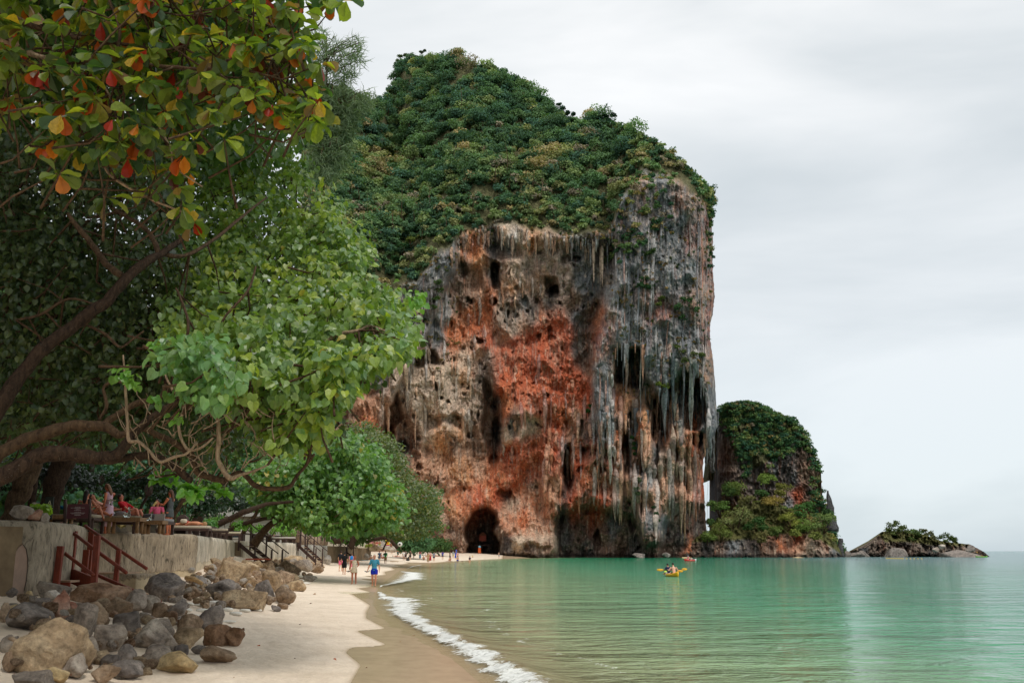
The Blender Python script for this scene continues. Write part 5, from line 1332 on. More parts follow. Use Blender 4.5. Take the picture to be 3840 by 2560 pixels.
crown_tree("beach_hibiscus_tree", "spreading bright green tree behind the second stairs with leaning trunks", (-15.8, 62, 2.55),
           [([(1000, 1740), (1120, 1710), (1230, 1680), (1310, 1640), (1345, 1660), (1400, 1680), (1430, 1730), (1400, 1760), (1450, 1800), (1480, 1830), (1485, 1870), (1500, 1920), (1470, 1960), (1400, 1955), (1380, 1990), (1290, 1990), (1200, 1965), (1060, 1930), (980, 1880), (940, 1800)], 60, 4.5)],
           .30, 850, 13, G2, [4, 4, 3, 2, 3, .15], .85,
           [([(952, 2040, 62, 18), (985, 1995, 62, 14), (1030, 1955, 62, 12), (1087, 1926, 62, 10), (1150, 1900, 62, 7), (1230, 1880, 62, 4)], BARK),
            ([(770, 1990, 56, 13), (860, 1945, 56, 12), (930, 1915, 56, 10), (1000, 1890, 57, 8), (1100, 1880, 58, 5)], BARK_DARK),
            ([(830, 2000, 60, 9), (900, 1968, 60, 9), (960, 1950, 60, 8), (1030, 1940, 61, 6)], BARK_DARK),
            ([(910, 2000, 61, 8), (935, 1965, 61, 9), (955, 1935, 61, 7), (965, 1900, 61, 5)], BARK),
            ([(1100, 1900, 62, 6), (1190, 1945, 64, 6), (1240, 1990, 64, 6), (1300, 1975, 64, 5), (1345, 1955, 64, 3)], BARK)], 1.0, tmpl=(HEART_V, HEART_F))
crown_tree("fig_tree", "dusky olive tree between the bright tree and the cliff wall", (-24, 122, 1.2),
           [([(1310, 1600), (1370, 1590), (1440, 1640), (1500, 1680), (1520, 1730), (1530, 1790), (1560, 1800), (1600, 1830), (1650, 1845), (1620, 1870), (1650, 1900), (1630, 1940), (1650, 1970), (1610, 1995), (1540, 2005), (1440, 1995), (1380, 1950), (1330, 1750), (1290, 1650)], 120, 8)],
           .36, 1250, 14, [(92, 108, 56), (112, 122, 64), (76, 98, 50), (128, 118, 62), (66, 88, 48), (160, 84, 50)], [4, 3, 3, 1.6, 2, .12], .95,
           [([(1310, 2052, 118, 12), (1330, 2020, 118, 12), (1350, 1990, 118, 12), (1400, 1950, 120, 10), (1470, 1900, 122, 6)], BARK_DARK),
            ([(1250, 2030, 112, 14), (1290, 2020, 112, 13), (1330, 1998, 112, 12), (1360, 1975, 113, 9)], BARK_DARK),
            ([(1350, 2040, 150, 6), (1400, 2022, 150, 6), (1440, 2016, 150, 6), (1470, 2030, 150, 6), (1490, 2055, 150, 6)], BARK_DARK)], 1.5)
crown_tree("scrub_tree", "low blue green tree spreading over the far end of the sand", (-20, 205, 2),
           [([(1480, 2000), (1520, 1975), (1560, 1985), (1600, 2010), (1615, 2035), (1600, 2050), (1550, 2052), (1530, 2064), (1490, 2045)], 190, 4)],
           .5, 240, 14, [(74, 106, 72), (88, 122, 84), (62, 92, 60)], [1, 1, 1], 1.2, [([(1500, 2062, 192, 4), (1520, 2040, 192, 4), (1550, 2020, 192, 3)], BARK_DARK)], 1.5, LEAF_FAR)
crown_tree("scrub_tree", "small dark tree at the foot of the cliff wall beside the sand", (-18, 250, 2),
           [([(1600, 2030), (1640, 2022), (1680, 2035), (1682, 2052), (1640, 2062), (1605, 2058)], 240, 3)],
           .5, 110, 14, [(60, 84, 50), (76, 100, 56)], [1, 1], 1.2, [([(1640, 2068, 240, 3), (1645, 2045, 240, 3)], BARK_DARK)], 1.5, LEAF_FAR)
crown_tree("scrub_tree", "grey green tree with bare boughs over the picnic rocks", (-24, 150, 2),
           [([(1380, 1990), (1440, 1975), (1500, 1985), (1500, 2010), (1440, 2012), (1400, 2005)], 160, 4), ([(1300, 1985), (1360, 1975), (1370, 2010), (1310, 2020)], 128, 3)],
           .42, 120, 14, [(70, 92, 56), (88, 108, 62)], [1, 1], 1.2, [([(1436, 2062, 165, 3), (1450, 2030, 165, 3), (1470, 2000, 165, 3)], BARK_DARK)], 1.5, LEAF_FAR)
# plants on the terrace: bright green hedge bushes, each a plant
def hedge(lab, u, v, w, h, Y, col, leaf=.14, n=700, name="terrace_shrub", tm=(DIAM_V, DIAM_F), mat=LEAF, base=None, group="shrubs along the terrace"):
    c = P(u, v, Y); root = empty(name, (c[0], c[1], c[2] - h * .5 * mpp(Y))); tag(root, lab, "shrub", group)
    ps = []; k = max(2, int(w / h * 2))
    for i in range(k):
        cc = P(u + (i / (k - 1) - .5) * w * .75, v + RS.uniform(-.12, .18) * h, Y + RS.uniform(-.4, .8)) - np.array(root.location)
        ps.append(crown(cc, h * .55 * mpp(Y), n // k, leaf, np.array(srgb(*col)[:3]) * RS.uniform(.85, 1.15), 5, .9, tmpl=tm))
    leaf_obj("crown", ps, mat, root)
    m = MB()
    for i in range(5): 
        x = RS.uniform(-.3, .3) * w * mpp(Y); m.tube([(0, 0, -.2), (x * .7, 0, .3 * h * mpp(Y)), (x * 1.3, -.1, .6 * h * mpp(Y))], .02, 5)
    m.build("stem", BARK, root, True)
    return root
for a in [("bright green shrub behind the timber balustrade nearest the leaning trunks", 850, 1960, 130, 90, 60, (104, 150, 60)), ("lime shrub between the trunks above the second stairs", 1010, 1975, 110, 80, 74, (112, 160, 58)),
          ("lush green shrub left of the bamboo screen", 1060, 1990, 60, 70, 80, (108, 156, 56)), ("bright green shrub spilling over the bamboo fence", 1160, 1985, 100, 60, 97, (118, 170, 62)),
          ("second green shrub spilling over the end of the bamboo fence", 1210, 2000, 60, 44, 108, (112, 162, 60)), ("clipped lime hedge on top of the far wall", 1270, 2030, 90, 28, 128, (122, 168, 54)),
          ("lime hedge bush before the pale box", 1330, 2032, 60, 30, 140, (112, 160, 52)), ("grey green shrub beneath the pale box", 1300, 2008, 70, 36, 136, (78, 112, 72)),
          ("small yellow green plant at the end of the far wall", 1382, 2046, 16, 16, 148, (150, 160, 50)), ("small fern of upright yellow green leaves beside the wall rocks", 150, 1915, 46, 46, 28, (150, 180, 60)),
          ("glossy green shrub deep under the hibiscus beside the balustrade", 760, 1965, 80, 60, 52, (92, 140, 60))]:
    hedge(*a[:6], a[6])
hd = hedge("dark ivy green thicket behind the deck chairs", 440, 1810, 420, 200, 44, (44, 68, 42), .16, 3600)
hd2 = hedge("dark thicket behind the waitress in grey", 700, 1870, 260, 200, 46, (42, 66, 40), .16, 2600)
hd3 = hedge("deep green thicket at the back of the terrace under the leaning trunks", 900, 1900, 320, 120, 76, (42, 64, 38), .22, 2200)
hd4 = hedge("dark thicket behind the far hedge", 1180, 1935, 320, 90, 112, (48, 74, 44), .3, 1800)
hd5 = hedge("black green thicket at the near end of the terrace", 120, 1800, 300, 260, 36, (32, 48, 32), .16, 2200)
# sea lettuce sprays hanging by the deck
def spray(lab, spots, Y, col):
    c = P(*spots[0], Y); root = empty("plumeria_branch", c); tag(root, lab, "plant", "sprays of lime leaves over the terrace")
    pp = []; mb = MB()
    for (u, v) in spots:
        ce = P(u, v, Y) - np.array(root.location); n = 9; an = np.linspace(0, 6.28, n, endpoint=False) + RS.rand()
        ax = unit(np.stack([np.cos(an), np.sin(an) * .6, RS.uniform(-.5, .5, n)], 1)); pp.append(scatter(OBOV_V, OBOV_F, np.tile(ce, (n, 1)), ax, unit(np.array([0, -.6, 1.]) + .3 * randn(n)), RS.uniform(.3, .42, n), np.tile(srgb(*col)[:3], (n, 1))))
        mb.tube([ce, ce + np.array([.05, .1, .3]), ce + np.array([.3, .3, .9])], .02, 5)
    leaf_obj("foliage", pp, LEAF, root); mb.build("stem", BARK_PALE, root, True)
spray("lime leaf rosettes hanging right above the waitress in grey", [(610, 1785), (630, 1800), (600, 1800), (650, 1780)], 30, (120, 170, 70))
spray("lime leaf rosettes hanging just past the waitress in grey", [(705, 1825), (715, 1850), (720, 1870), (705, 1840), (735, 1835)], 31, (118, 168, 66))
spray("lime leaf rosettes hanging over the end of the thick wall", [(815, 1840), (835, 1850), (790, 1815), (770, 1800)], 33, (116, 160, 66))
# ------------------------------------------------------------------ trunks standing on the terrace
for lab, pts, mt in [("broad reddish trunk leaning over the near end of the terrace", [(30, 1990, 29, 34), (60, 1890, 29, 36), (95, 1800, 29, 38), (130, 1700, 29, 40), (150, 1600, 29, 36)], BARK),
                     ("thick dark forked trunk behind the danger sign", [(150, 1990, 33, 40), (190, 1880, 33, 38), (215, 1790, 33, 40), (260, 1700, 33, 36), (300, 1640, 33, 28)], BARK_DARK),
                     ("slim straight dark trunk beside the forked trunk", [(112, 1990, 34, 14), (120, 1880, 34, 14), (132, 1740, 34, 14), (140, 1640, 34, 12)], BARK_DARK),
                     ("curving slender trunk behind the waitress in grey", [(640, 1990, 42, 7), (655, 1930, 42, 8), (690, 1870, 42, 9), (712, 1825, 42, 7), (700, 1780, 42, 5)], BARK),
                     ("dark leaning trunk in the thicket behind the balustrade", [(720, 1985, 50, 20), (760, 1910, 50, 18), (800, 1860, 50, 15), (850, 1800, 50, 12)], BARK_DARK),
                     ("thin grey trunk in the thicket between the two waitresses", [(500, 1980, 43, 6), (530, 1900, 43, 6), (555, 1850, 43, 5), (560, 1790, 43, 4)], BARK_DARK)]:
    b = P(pts[0][0], pts[0][1], pts[0][2]); root = empty("terrace_tree", (b[0], b[1], 2.5)); tag(root, lab, "tree", "trunks rising through the terrace")
    o, c, r = limb(root, pts, "trunk", mt)
    top = c[-1] - np.array(root.location)
    leaf_obj("crown", [crown(top + np.array([0, 0, 2.0]), 2.6, 420, .34, srgb(50, 74, 42)[:3], 6)], LEAF_FAR, root)
# ------------------------------------------------------------------ casuarina
CAS = empty("casuarina_tree", P(1200, 1500, 108)); tag(CAS, "tall wispy casuarina with drooping grey green needles beside the hill", "tree")
loc = np.array(CAS.location)
limb(CAS, [(1190, 1500, 108, 9), (1200, 1000, 108, 8), (1215, 600, 108, 6), (1225, 300, 108, 4), (1225, 140, 108, 1.5)], "trunk", BARK)
pp = []; mb = MB()
cp = in_poly([(1170, 110), (1215, 90), (1235, 150), (1290, 170), (1345, 150), (1370, 240), (1330, 300), (1290, 310), (1340, 360), (1400, 340), (1410, 380), (1350, 420), (1320, 520), (1290, 620), (1240, 700), (1170, 640), (1150, 400)], 1150)
for (u, v) in cp:
    if v < 320 and RS.rand() < .62: continue
    y = 108 + RS.uniform(-3, 3); b = P(u, v, y) - loc; n = 13
    ax = unit(np.array([RS.uniform(-.2, .5), RS.uniform(-.3, .3), -0.55 if v > 300 else .35]) + .55 * randn(n))
    pp.append(scatter(BLADE_V * np.array([.55, 1, 1]), BLADE_F, b + .25 * randn(n), ax, unit(randn(n)), RS.uniform(.7, 1.5, n), pick_cols([(112, 130, 100), (128, 144, 110), (96, 114, 86)], [1, 1, 1], n)))
    if RS.rand() < .2: mb.tube([P(1222, min(v + 30, 900), 108) - loc, b + np.array([0, 0, .8]), b], [.06, .04, .015], 4, caps=False)
leaf_obj("crown", pp, LEAF_FAR, CAS); mb.build("limb", BARK, CAS, True)
# ================================================================== terrace and its walls
TZ = 2.55
poly = [(-12.7, 19.0), (-11.5, 24.0), (-14.9, 31.9), (-13.0, 40.0), (-13.3, 42.4), (-17.8, 64.0), (-18.5, 86.0), (-21.6, 118.0), (-23.0, 166.0), (-27, 180), (-60, 180), (-60, 19.0)]
m = MB(); n = len(poly)
m.add([(x, y, TZ) for x, y in poly] + [(x, y, -1) for x, y in poly], [tuple(range(n))[::-1]] + [(i, (i + 1) % n, n + (i + 1) % n, n + i) for i in range(n)])
t = NT("terrace_earth"); p_ = t.pos(); nn = t.noise(p_, 1.2, 6, .65)
tag(m.build("terrace", t.done(t.principled(t.ramp(nn, [(.3, srgb(96, 80, 62)), (.7, srgb(140, 120, 94))]), .95, .1, t.bump(nn, .6, .05)))), None, None, None, "structure")

def mat_plaster(name, up, low, zb, rough_h=.05, vert=1.0, stain=0.35):
    t = NT(name); p = t.pos()
    z = t.n("ShaderNodeSeparateXYZ"); t.l(p, z.inputs[0])
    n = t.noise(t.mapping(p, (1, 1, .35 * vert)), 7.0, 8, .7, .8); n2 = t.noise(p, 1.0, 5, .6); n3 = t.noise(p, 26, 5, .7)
    f1 = t.n("ShaderNodeTexVoronoi"); f1.feature = 'DISTANCE_TO_EDGE'; f1.inputs['Scale'].default_value = 5.0
    t.l(t.mapping(t.mix(.12, p, t.n("ShaderNodeTexNoise").outputs[1]), (1, 1, .6)), f1.inputs['Vector'])
    u = t.mix(1.0, up, t.ramp(n, [(.36, .34), (.47, .92), (.68, 1.28)]), 'MULTIPLY')  # crevice shade put into the plaster colour, following the bump noise
    lo = t.mix(1.0, low, t.ramp(n3, [(.3, .85), (.7, 1.08)]), 'MULTIPLY')
    zz = t.math('ADD', z.outputs[2], t.math('MULTIPLY', t.math('SUBTRACT', t.noise(p, 2.4, 5, .7), .5), .55))
    k = t.ramp(t.math('SUBTRACT', zz, zb - .5), [(.47, 0.0), (.52, 1.0)])
    c = t.mix(k, lo, u)
    c = t.mix(1.0, c, t.ramp(n2, [(.3, 1 - stain), (.65, 1.08)]), 'MULTIPLY')
    h = t.math('MULTIPLY', t.math('ADD', n, t.math('MULTIPLY', n3, .3)), t.math('ADD', t.math('MULTIPLY', k, .9), .12))
    return t.done(t.principled(c, .95, .1, t.bump(h, 1.0, rough_h)))
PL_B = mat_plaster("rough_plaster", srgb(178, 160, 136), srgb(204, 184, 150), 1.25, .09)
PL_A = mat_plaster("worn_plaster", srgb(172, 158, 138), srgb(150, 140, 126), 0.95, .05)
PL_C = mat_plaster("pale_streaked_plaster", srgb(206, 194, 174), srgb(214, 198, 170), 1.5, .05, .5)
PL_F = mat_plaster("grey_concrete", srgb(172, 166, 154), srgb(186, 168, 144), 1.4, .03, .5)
def wall_thing(name, lab, pts, ztop, zbot, th, mat, sx=.12, rough=.05, seed=1.0, lip=0.04):
    """a plastered wall along pts (x, y), face to the right-hand side, with its own relief"""
    pts = [np.array(p, float) for p in pts]; dens = []
    for a, b in zip(pts[:-1], pts[1:]):
        k = max(2, int(np.linalg.norm(b - a) / sx)); dens += [a + (b - a) * i / k for i in range(k)]
    dens.append(pts[-1]); dens = np.array(dens)
    tang = unit(np.gradient(dens, axis=0)); nrm = np.stack([tang[:, 1], -tang[:, 0]], 1)
    # smooth corner normals so that the plaster turns the corner
    nz_ = max(6, int((ztop - zbot) / sx)); zs = np.linspace(zbot, ztop, nz_)
    s = np.arange(len(dens)) * sx
    S, Z = np.meshgrid(s, zs)
    r = rough * (fbm(S / .35, Z / .8, seed, 4, .6) + .4 * fbm(S / 1.6, Z / 1.6, seed + 5, 2))
    r = np.where(Z < 1.2 + .15 * fbm(S / 1.1, S * 0, seed, 3), r * .25 - rough * .35, r)
    bev = -0.05 * sstep(ztop - .06, ztop, Z)
    front = np.stack([dens[None, :, 0] + nrm[None, :, 0] * (r + bev), dens[None, :, 1] + nrm[None, :, 1] * (r + bev), Z], -1)
    t1 = front[-1:].copy(); t1[..., 0] -= nrm[:, 0] * .10; t1[..., 1] -= nrm[:, 1] * .10; t1[..., 2] += lip
    t2 = front[-1:].copy(); t2[..., 0] -= nrm[:, 0] * th; t2[..., 1] -= nrm[:, 1] * th; t2[..., 2] += lip
    t3 = t2.copy(); t3[..., 2] = zbot
    V = np.concatenate([front, t1, t2, t3], 0)
    f = grid_faces(V.shape[0], V.shape[1])
    base = np.array([pts[0][0], pts[0][1], zbot])
    me = mesh_np(name, V - base, f, None, True, mat)
    # end caps
    o = link(name, me); o.location = base
    bm = bmesh.new(); bm.from_mesh(me); bm.verts.ensure_lookup_table()
    nr, nc = V.shape[:2]
    for c in (0, nc - 1):
        ring = [bm.verts[i * nc + c] for i in range(nr)]
        try: bm.faces.new(ring)
        except ValueError: pass
    bm.to_mesh(me); bm.free()
    return tag(o, lab, "wall", "plastered sea walls of the terrace")
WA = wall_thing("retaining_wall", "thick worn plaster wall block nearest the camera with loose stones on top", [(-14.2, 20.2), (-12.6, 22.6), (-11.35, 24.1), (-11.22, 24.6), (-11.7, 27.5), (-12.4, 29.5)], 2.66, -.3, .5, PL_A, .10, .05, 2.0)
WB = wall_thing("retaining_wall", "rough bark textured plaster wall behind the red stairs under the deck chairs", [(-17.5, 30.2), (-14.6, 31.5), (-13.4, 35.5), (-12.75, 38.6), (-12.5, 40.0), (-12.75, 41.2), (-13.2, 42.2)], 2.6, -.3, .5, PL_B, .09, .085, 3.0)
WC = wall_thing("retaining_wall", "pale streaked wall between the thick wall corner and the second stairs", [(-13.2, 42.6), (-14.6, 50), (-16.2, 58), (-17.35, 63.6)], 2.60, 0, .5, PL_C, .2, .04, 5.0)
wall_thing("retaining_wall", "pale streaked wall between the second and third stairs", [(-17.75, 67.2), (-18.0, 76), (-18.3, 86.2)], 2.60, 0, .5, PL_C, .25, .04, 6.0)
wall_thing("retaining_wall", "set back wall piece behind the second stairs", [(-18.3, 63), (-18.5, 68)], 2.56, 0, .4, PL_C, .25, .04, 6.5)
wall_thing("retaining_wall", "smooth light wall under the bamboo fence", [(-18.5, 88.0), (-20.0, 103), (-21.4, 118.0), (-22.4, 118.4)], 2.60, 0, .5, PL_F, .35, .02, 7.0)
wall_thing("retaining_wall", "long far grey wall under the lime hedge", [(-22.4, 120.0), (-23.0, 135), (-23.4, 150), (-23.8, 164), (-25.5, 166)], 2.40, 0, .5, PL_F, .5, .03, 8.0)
# worn arch shaped patch on the near block: a shallow modelled recess outline and pinkish smear
t = NT("pink_worn_plaster"); nn = t.noise(t.mapping(t.pos(), (1, 1, .5)), 3.0, 6, .65)
PATCH = t.done(t.principled(t.ramp(nn, [(.3, srgb(140, 122, 108)), (.7, srgb(176, 146, 128))]), .85, .2, t.bump(nn, .5, .03)))
def on_A(u, v, out=.06):     # point on the face plane of the near block
    q = P(u, v, 24.0); a = np.array([-12.6, 22.6]); b = np.array([-11.35, 24.1]); d = unit(b - a); n2 = np.array([d[1], -d[0]])
    r = q - CAM; s = ((a - CAM[:2]) @ n2) / (r[:2] @ n2); w = CAM + r * s
    return w + np.array([n2[0], n2[1], 0]) * out
mb = MB(); L0 = np.array(WA.location)
outl = [(30, 2120), (48, 2078), (66, 2050), (80, 2040), (92, 2056), (98, 2090), (98, 2130), (92, 2180), (84, 2220), (70, 2262), (40, 2290), (20, 2290), (18, 2200)]
fr = [on_A(u, v, .075) - L0 for u, v in outl]; bk = [on_A(u, v, -.05) - L0 for u, v in outl]; k = len(outl)
mb.add(fr + bk, [tuple(range(k))] + [(i, (i + 1) % k, k + (i + 1) % k, k + i) for i in range(k)])
mb.build("worn_patch", PATCH, WA)
mb = MB(); mb.tube([on_A(u, v, .085) - L0 for u, v in [(80, 2040), (92, 2056), (98, 2090), (98, 2130), (92, 2180), (84, 2215)]], .008, 5); mb.build("crack", plain("dark_crack_line", (60, 52, 46)), WA)  # dark line along the edge of the worn patch

# ================================================================== boulders
def rock_mat(name, c1, c2, c3, vein=.5):
    t = NT(name); p = t.obj(); r = t.rnd()
    off = t.n("ShaderNodeVectorMath", operation='ADD'); t.l(p, off.inputs[0])
    cv = t.n("ShaderNodeCombineXYZ"); t.l(t.math('MULTIPLY', r, 37.0), cv.inputs[0]); t.l(t.math('MULTIPLY', r, 11.0), cv.inputs[1]); t.l(cv.outputs[0], off.inputs[1])
    v = off.outputs[0]
    n = t.noise(v, 1.7, 8, .62, .5); n2 = t.noise(v, 9.0, 7, .7); n3 = t.noise(v, 3.5, 8, .75, 1.5)
    c = t.ramp(n, [(.32, c1), (.5, c2), (.68, c3)])
    c = t.mix(1.0, c, t.ramp(n2, [(.30, .5), (.5, 1.0), (.70, 1.45)]), 'MULTIPLY')
    c = t.mix(t.ramp(n3, [(.60, 0.0), (.68, vein)]), c, srgb(206, 190, 170))
    br = t.math('ADD', .86, t.math('MULTIPLY', r, .26)); cb = t.n("ShaderNodeCombineXYZ")
    for i in range(3): t.l(br, cb.inputs[i])
    c = t.mix(1.0, c, cb.outputs[0], 'MULTIPLY')
    return t.done(t.principled(c, .9, .2, t.bump(t.math('ADD', n2, n3), 1.0, .06)))
RM = {'tan': rock_mat("tan_boulder", srgb(126, 104, 80), srgb(168, 144, 114), srgb(200, 178, 146), .3),
      'brown': rock_mat("brown_boulder", srgb(108, 88, 70), srgb(150, 126, 102), srgb(186, 162, 136), .45),
      'grey': rock_mat("grey_boulder", srgb(118, 106, 96), srgb(160, 146, 132), srgb(190, 178, 162), .5),
      'dark': rock_mat("dark_grey_boulder", srgb(98, 90, 86), srgb(134, 124, 116), srgb(168, 156, 146), .6),
      'rust': rock_mat("rusty_boulder", srgb(112, 82, 60), srgb(150, 118, 92), srgb(186, 156, 130), .5),
      'white': rock_mat("whitish_boulder", srgb(150, 140, 130), srgb(192, 180, 166), srgb(214, 204, 190), .4),
      'yellow': rock_mat("yellow_boulder", srgb(158, 132, 92), srgb(190, 166, 124), srgb(212, 192, 154), .2),
      'pink': rock_mat("pinkish_boulder", srgb(150, 96, 76), srgb(186, 140, 118), srgb(206, 176, 156), .5)}
_ico = {}
def ico(sub):
    if sub not in _ico:
        bm = bmesh.new(); bmesh.ops.create_icosphere(bm, subdivisions=sub, radius=1.0)
        _ico[sub] = (np.array([v.co for v in bm.verts]), np.array([[v.index for v in f.verts] for f in bm.faces])); bm.free()
    return _ico[sub]
def rock_mesh(sub, seed, mat, name="boulder", ratio=(1, 1, 1), facets=11, sharp=26.0):
    V, F = ico(sub); rs = np.random.RandomState(seed)
    N = unit(rs.normal(size=(facets, 3))); h = rs.uniform(.62, 1.0, facets)
    d = V @ N.T
    with np.errstate(divide='ignore', invalid='ignore'):
        r = np.where(d > .05, h[None] / np.maximum(d, .05), 9.0)
    r = (np.sum(r ** -sharp, 1)) ** (-1 / sharp)
    r = np.minimum(r, 1.35)
    W = V * r[:, None]
    W = W + V * (0.07 * fbm(W[:, 0] * 2.2 + seed, W[:, 1] * 2.2, W[:, 2] * 2.2, 4, .6))[:, None]
    W = W - 0.06 * V * np.abs(perlin(W[:, 0] * 3.6, W[:, 1] * 3.6 + seed, W[:, 2] * 3.6))[:, None]
    W = W - 0.10 * V * np.clip(perlin(W[:, 0] * 1.7, W[:, 1] * 1.7 + seed, W[:, 2] * 1.7), 0, 1)[:, None]
    W = W / np.abs(W).max(0)[None] 
    return mesh_np(name, W * np.array(ratio)[None], F, None, sub >= 4 or True, mat)
# major boulders read off the photograph: (centre u, bottom v, width, height, colour, label)
BIG = [(160, 2528, 262, 200, 'tan', "largest square tan boulder at the near end of the rocks"),
       (112, 2365, 205, 85, 'dark', "long low dark boulder behind the largest tan boulder"), (34, 2330, 72, 62, 'yellow', "yellow boulder under the corner of the near wall"), (8, 2330, 40, 70, 'brown', "brown boulder at the edge of the picture below the near wall"),
       (128, 2290, 92, 50, 'dark', "blue grey boulder against the foot of the near wall"), (108, 2252, 30, 34, 'yellow', "small pale yellow stone leaning on the near wall"), (190, 2250, 120, 60, 'grey', "broad grey boulder below the stair landing"),
       (182, 2256, 60, 44, 'white', "white speckled stone in front of the stair landing"), (220, 2318, 80, 94, 'pink', "upright pinkish boulder with red flecks"), (265, 2300, 52, 42, 'pink', "small pinkish stone beside the upright pinkish boulder"),
       (352, 2275, 190, 80, 'rust', "rust brown flat boulder under the stair ramp"), (300, 2400, 90, 120, 'grey', "tall grey wedge boulder in the middle of the near heap"), (348, 2362, 110, 92, 'brown', "orange flecked boulder behind the tall grey wedge"),
       (425, 2312, 110, 72, 'brown', "brown boulder with a cream end below the ramp"), (498, 2296, 92, 76, 'grey', "grey boulder at the foot of the red ramp"), (476, 2242, 58, 30, 'dark', "dark stone lying on the red ramp edge"),
       (550, 2300, 66, 60, 'grey', "grey boulder with a white nose beyond the ramp foot"), (592, 2312, 56, 50, 'brown', "slanting brown slab next to the white bags"), (474, 2372, 110, 84, 'dark', "dark flat topped boulder in the second row"),
       (580, 2392, 120, 72, 'grey', "wide grey boulder with dark veins"), (655, 2322, 70, 66, 'dark', "dark jagged boulder beside the sandbags"), (435, 2405, 58, 60, 'white', "white shattered stone wedged between grey boulders"),
       (395, 2440, 110, 90, 'grey', "grey brown sloping boulder below the white stone"), (555, 2432, 150, 96, 'grey', "large grey boulder with white scars in the front row"), (700, 2385, 84, 72, 'brown', "brown rounded boulder below the sandbags"),
       (682, 2428, 104, 72, 'tan', "pointed tan boulder at the front of the heap"), (790, 2360, 104, 80, 'dark', "dark pointed boulder standing over the round brown one"), (795, 2420, 100, 84, 'rust', "round rusty boulder on the sand"),
       (875, 2420, 70, 58, 'rust', "small wedge of brown rock beside the round rusty boulder"), (740, 2450, 50, 34, 'dark', "small dark stone by the white bag on the sand"), (812, 2484, 126, 56, 'brown', "low brown boulder alone on the sand"),
       (562, 2482, 110, 58, 'grey', "half buried grey boulder with a sandy top"), (665, 2462, 60, 40, 'dark', "dark broken stone between the half buried boulders"), (648, 2520, 140, 62, 'yellow', "sand crusted boulder like a sandcastle"),
       (468, 2470, 74, 48, 'dark', "dark rounded stone in the front row"), (412, 2502, 84, 40, 'dark', "dark stone sunk in the sand before the heap"), (465, 2548, 124, 58, 'dark', "flat dark boulder on the sand at the bottom of the view"),
       (372, 2560, 110, 62, 'brown', "pointed brown stone cut by the lower edge of the view"), (265, 2540, 120, 76, 'grey', "streaked grey stone leaning on the largest tan boulder"), (205, 2560, 100, 48, 'yellow', "mottled yellow stone at the very front"),
       (110, 2585, 150, 66, 'grey', "grey stone at the very front beside the mottled yellow one"), (28, 2515, 70, 70, 'brown', "brown stone left of the largest tan boulder"), (22, 2445, 60, 70, 'grey', "grey stone wedged behind the largest tan boulder"),
       (320, 2490, 60, 52, 'brown', "small brown stone touching the right flank of the tan boulder"), (300, 2455, 96, 74, 'grey', "sloping grey boulder with a pale edge behind the tan boulder"), (380, 2470, 60, 30, 'tan', "small tan stone in the front gap"),
       (618, 2252, 150, 92, 'dark', "large dark grey boulder at the corner of the thick wall"), (812, 2250, 120, 72, 'dark', "large dark squared boulder beyond the sandbags"), (918, 2284, 172, 76, 'tan', "long golden boulder lying beyond the sandbags"),
       (862, 2190, 112, 84, 'tan', "large tilted tan boulder below the pale wall"), (800, 2160, 60, 50, 'brown', "brown boulder between the thick wall and the tilted tan boulder"), (985, 2240, 76, 66, 'dark', "dark boulder with a white face behind the golden boulder"),
       (1058, 2264, 82, 58, 'brown', "pyramid shaped brown boulder at the edge of the sand"), (1010, 2215, 64, 76, 'tan', "upright tan boulder behind the pyramid shaped one"), (1062, 2282, 46, 22, 'brown', "small flat brown stone in front of the pyramid boulder"),
       (1030, 2290, 40, 22, 'dark', "small dark stone in front of the golden boulder"), (742, 2215, 56, 50, 'dark', "dark boulder in the second heap near the log"), (710, 2245, 60, 44, 'brown', "brown boulder under the log"),
       (775, 2278, 56, 26, 'grey', "small grey stone beside the squared dark boulder"), (940, 2155, 60, 44, 'tan', "tan boulder below the second stairs"), (1000, 2138, 56, 40, 'brown', "brown boulder at the foot of the second stairs"),
       (1068, 2150, 90, 50, 'brown', "broad brown boulder past the second stairs"), (1100, 2120, 80, 40, 'tan', "boulder with a dark notch below the middle wall"), (1140, 2140, 60, 40, 'grey', "grey boulder below the third stairs"),
       (1185, 2148, 50, 34, 'brown', "rounded brown boulder at the edge of the sand near the walkers"), (1060, 2190, 70, 44, 'brown', "dark brown boulder in the middle of the second heap"), (1110, 2216, 60, 36, 'tan', "tan stone near the shells of white bags"),
       (1242, 2096, 36, 26, 'tan', "round tan boulder at the corner of the light wall"), (1215, 2112, 44, 30, 'white', "white cracked boulder below the light wall"), (1160, 2178, 50, 20, 'grey', "flat slab of grey rock at the edge of the sand"),
       (1010, 2180, 60, 40, 'tan', "tan boulder in the thick of the second heap"), (930, 2205, 60, 40, 'tan', "pale tan boulder behind the squared dark boulder"), (880, 2105, 60, 40, 'white', "pale boulder against the streaked wall"),
       (770, 2120, 60, 44, 'brown', "brown boulder against the corner of the thick wall")]
def place_rock(u, v, w, h, kind, lab, idx, name="boulder", sub=4, raise_=0.0, group="boulders heaped below the sea wall"):
    g = on_ground(u, v); D = np.hypot(g[1], g[0]) if False else g[1]
    s = mpp(D); W = w * s * 1.12; H = h * s * 1.10; dep = W * random.uniform(.8, 1.0)
    me = rock_mesh(sub, 100 + idx, RM[kind], name, (W / 2, dep / 2, H * .62), random.choice([10, 12, 15]))
    o = link(name, me); o.location = (g[0], g[1] + dep * .30, g[2] + H * .40 + raise_); o.rotation_euler = (random.uniform(-.15, .15), random.uniform(-.15, .15), random.uniform(-.25, .25))
    return tag(o, lab, "boulder", group)
for i, (u, v, w, h, k, lab) in enumerate(BIG): place_rock(u, v, w, h, k, lab, i, sub=5 if w > 140 else 4)
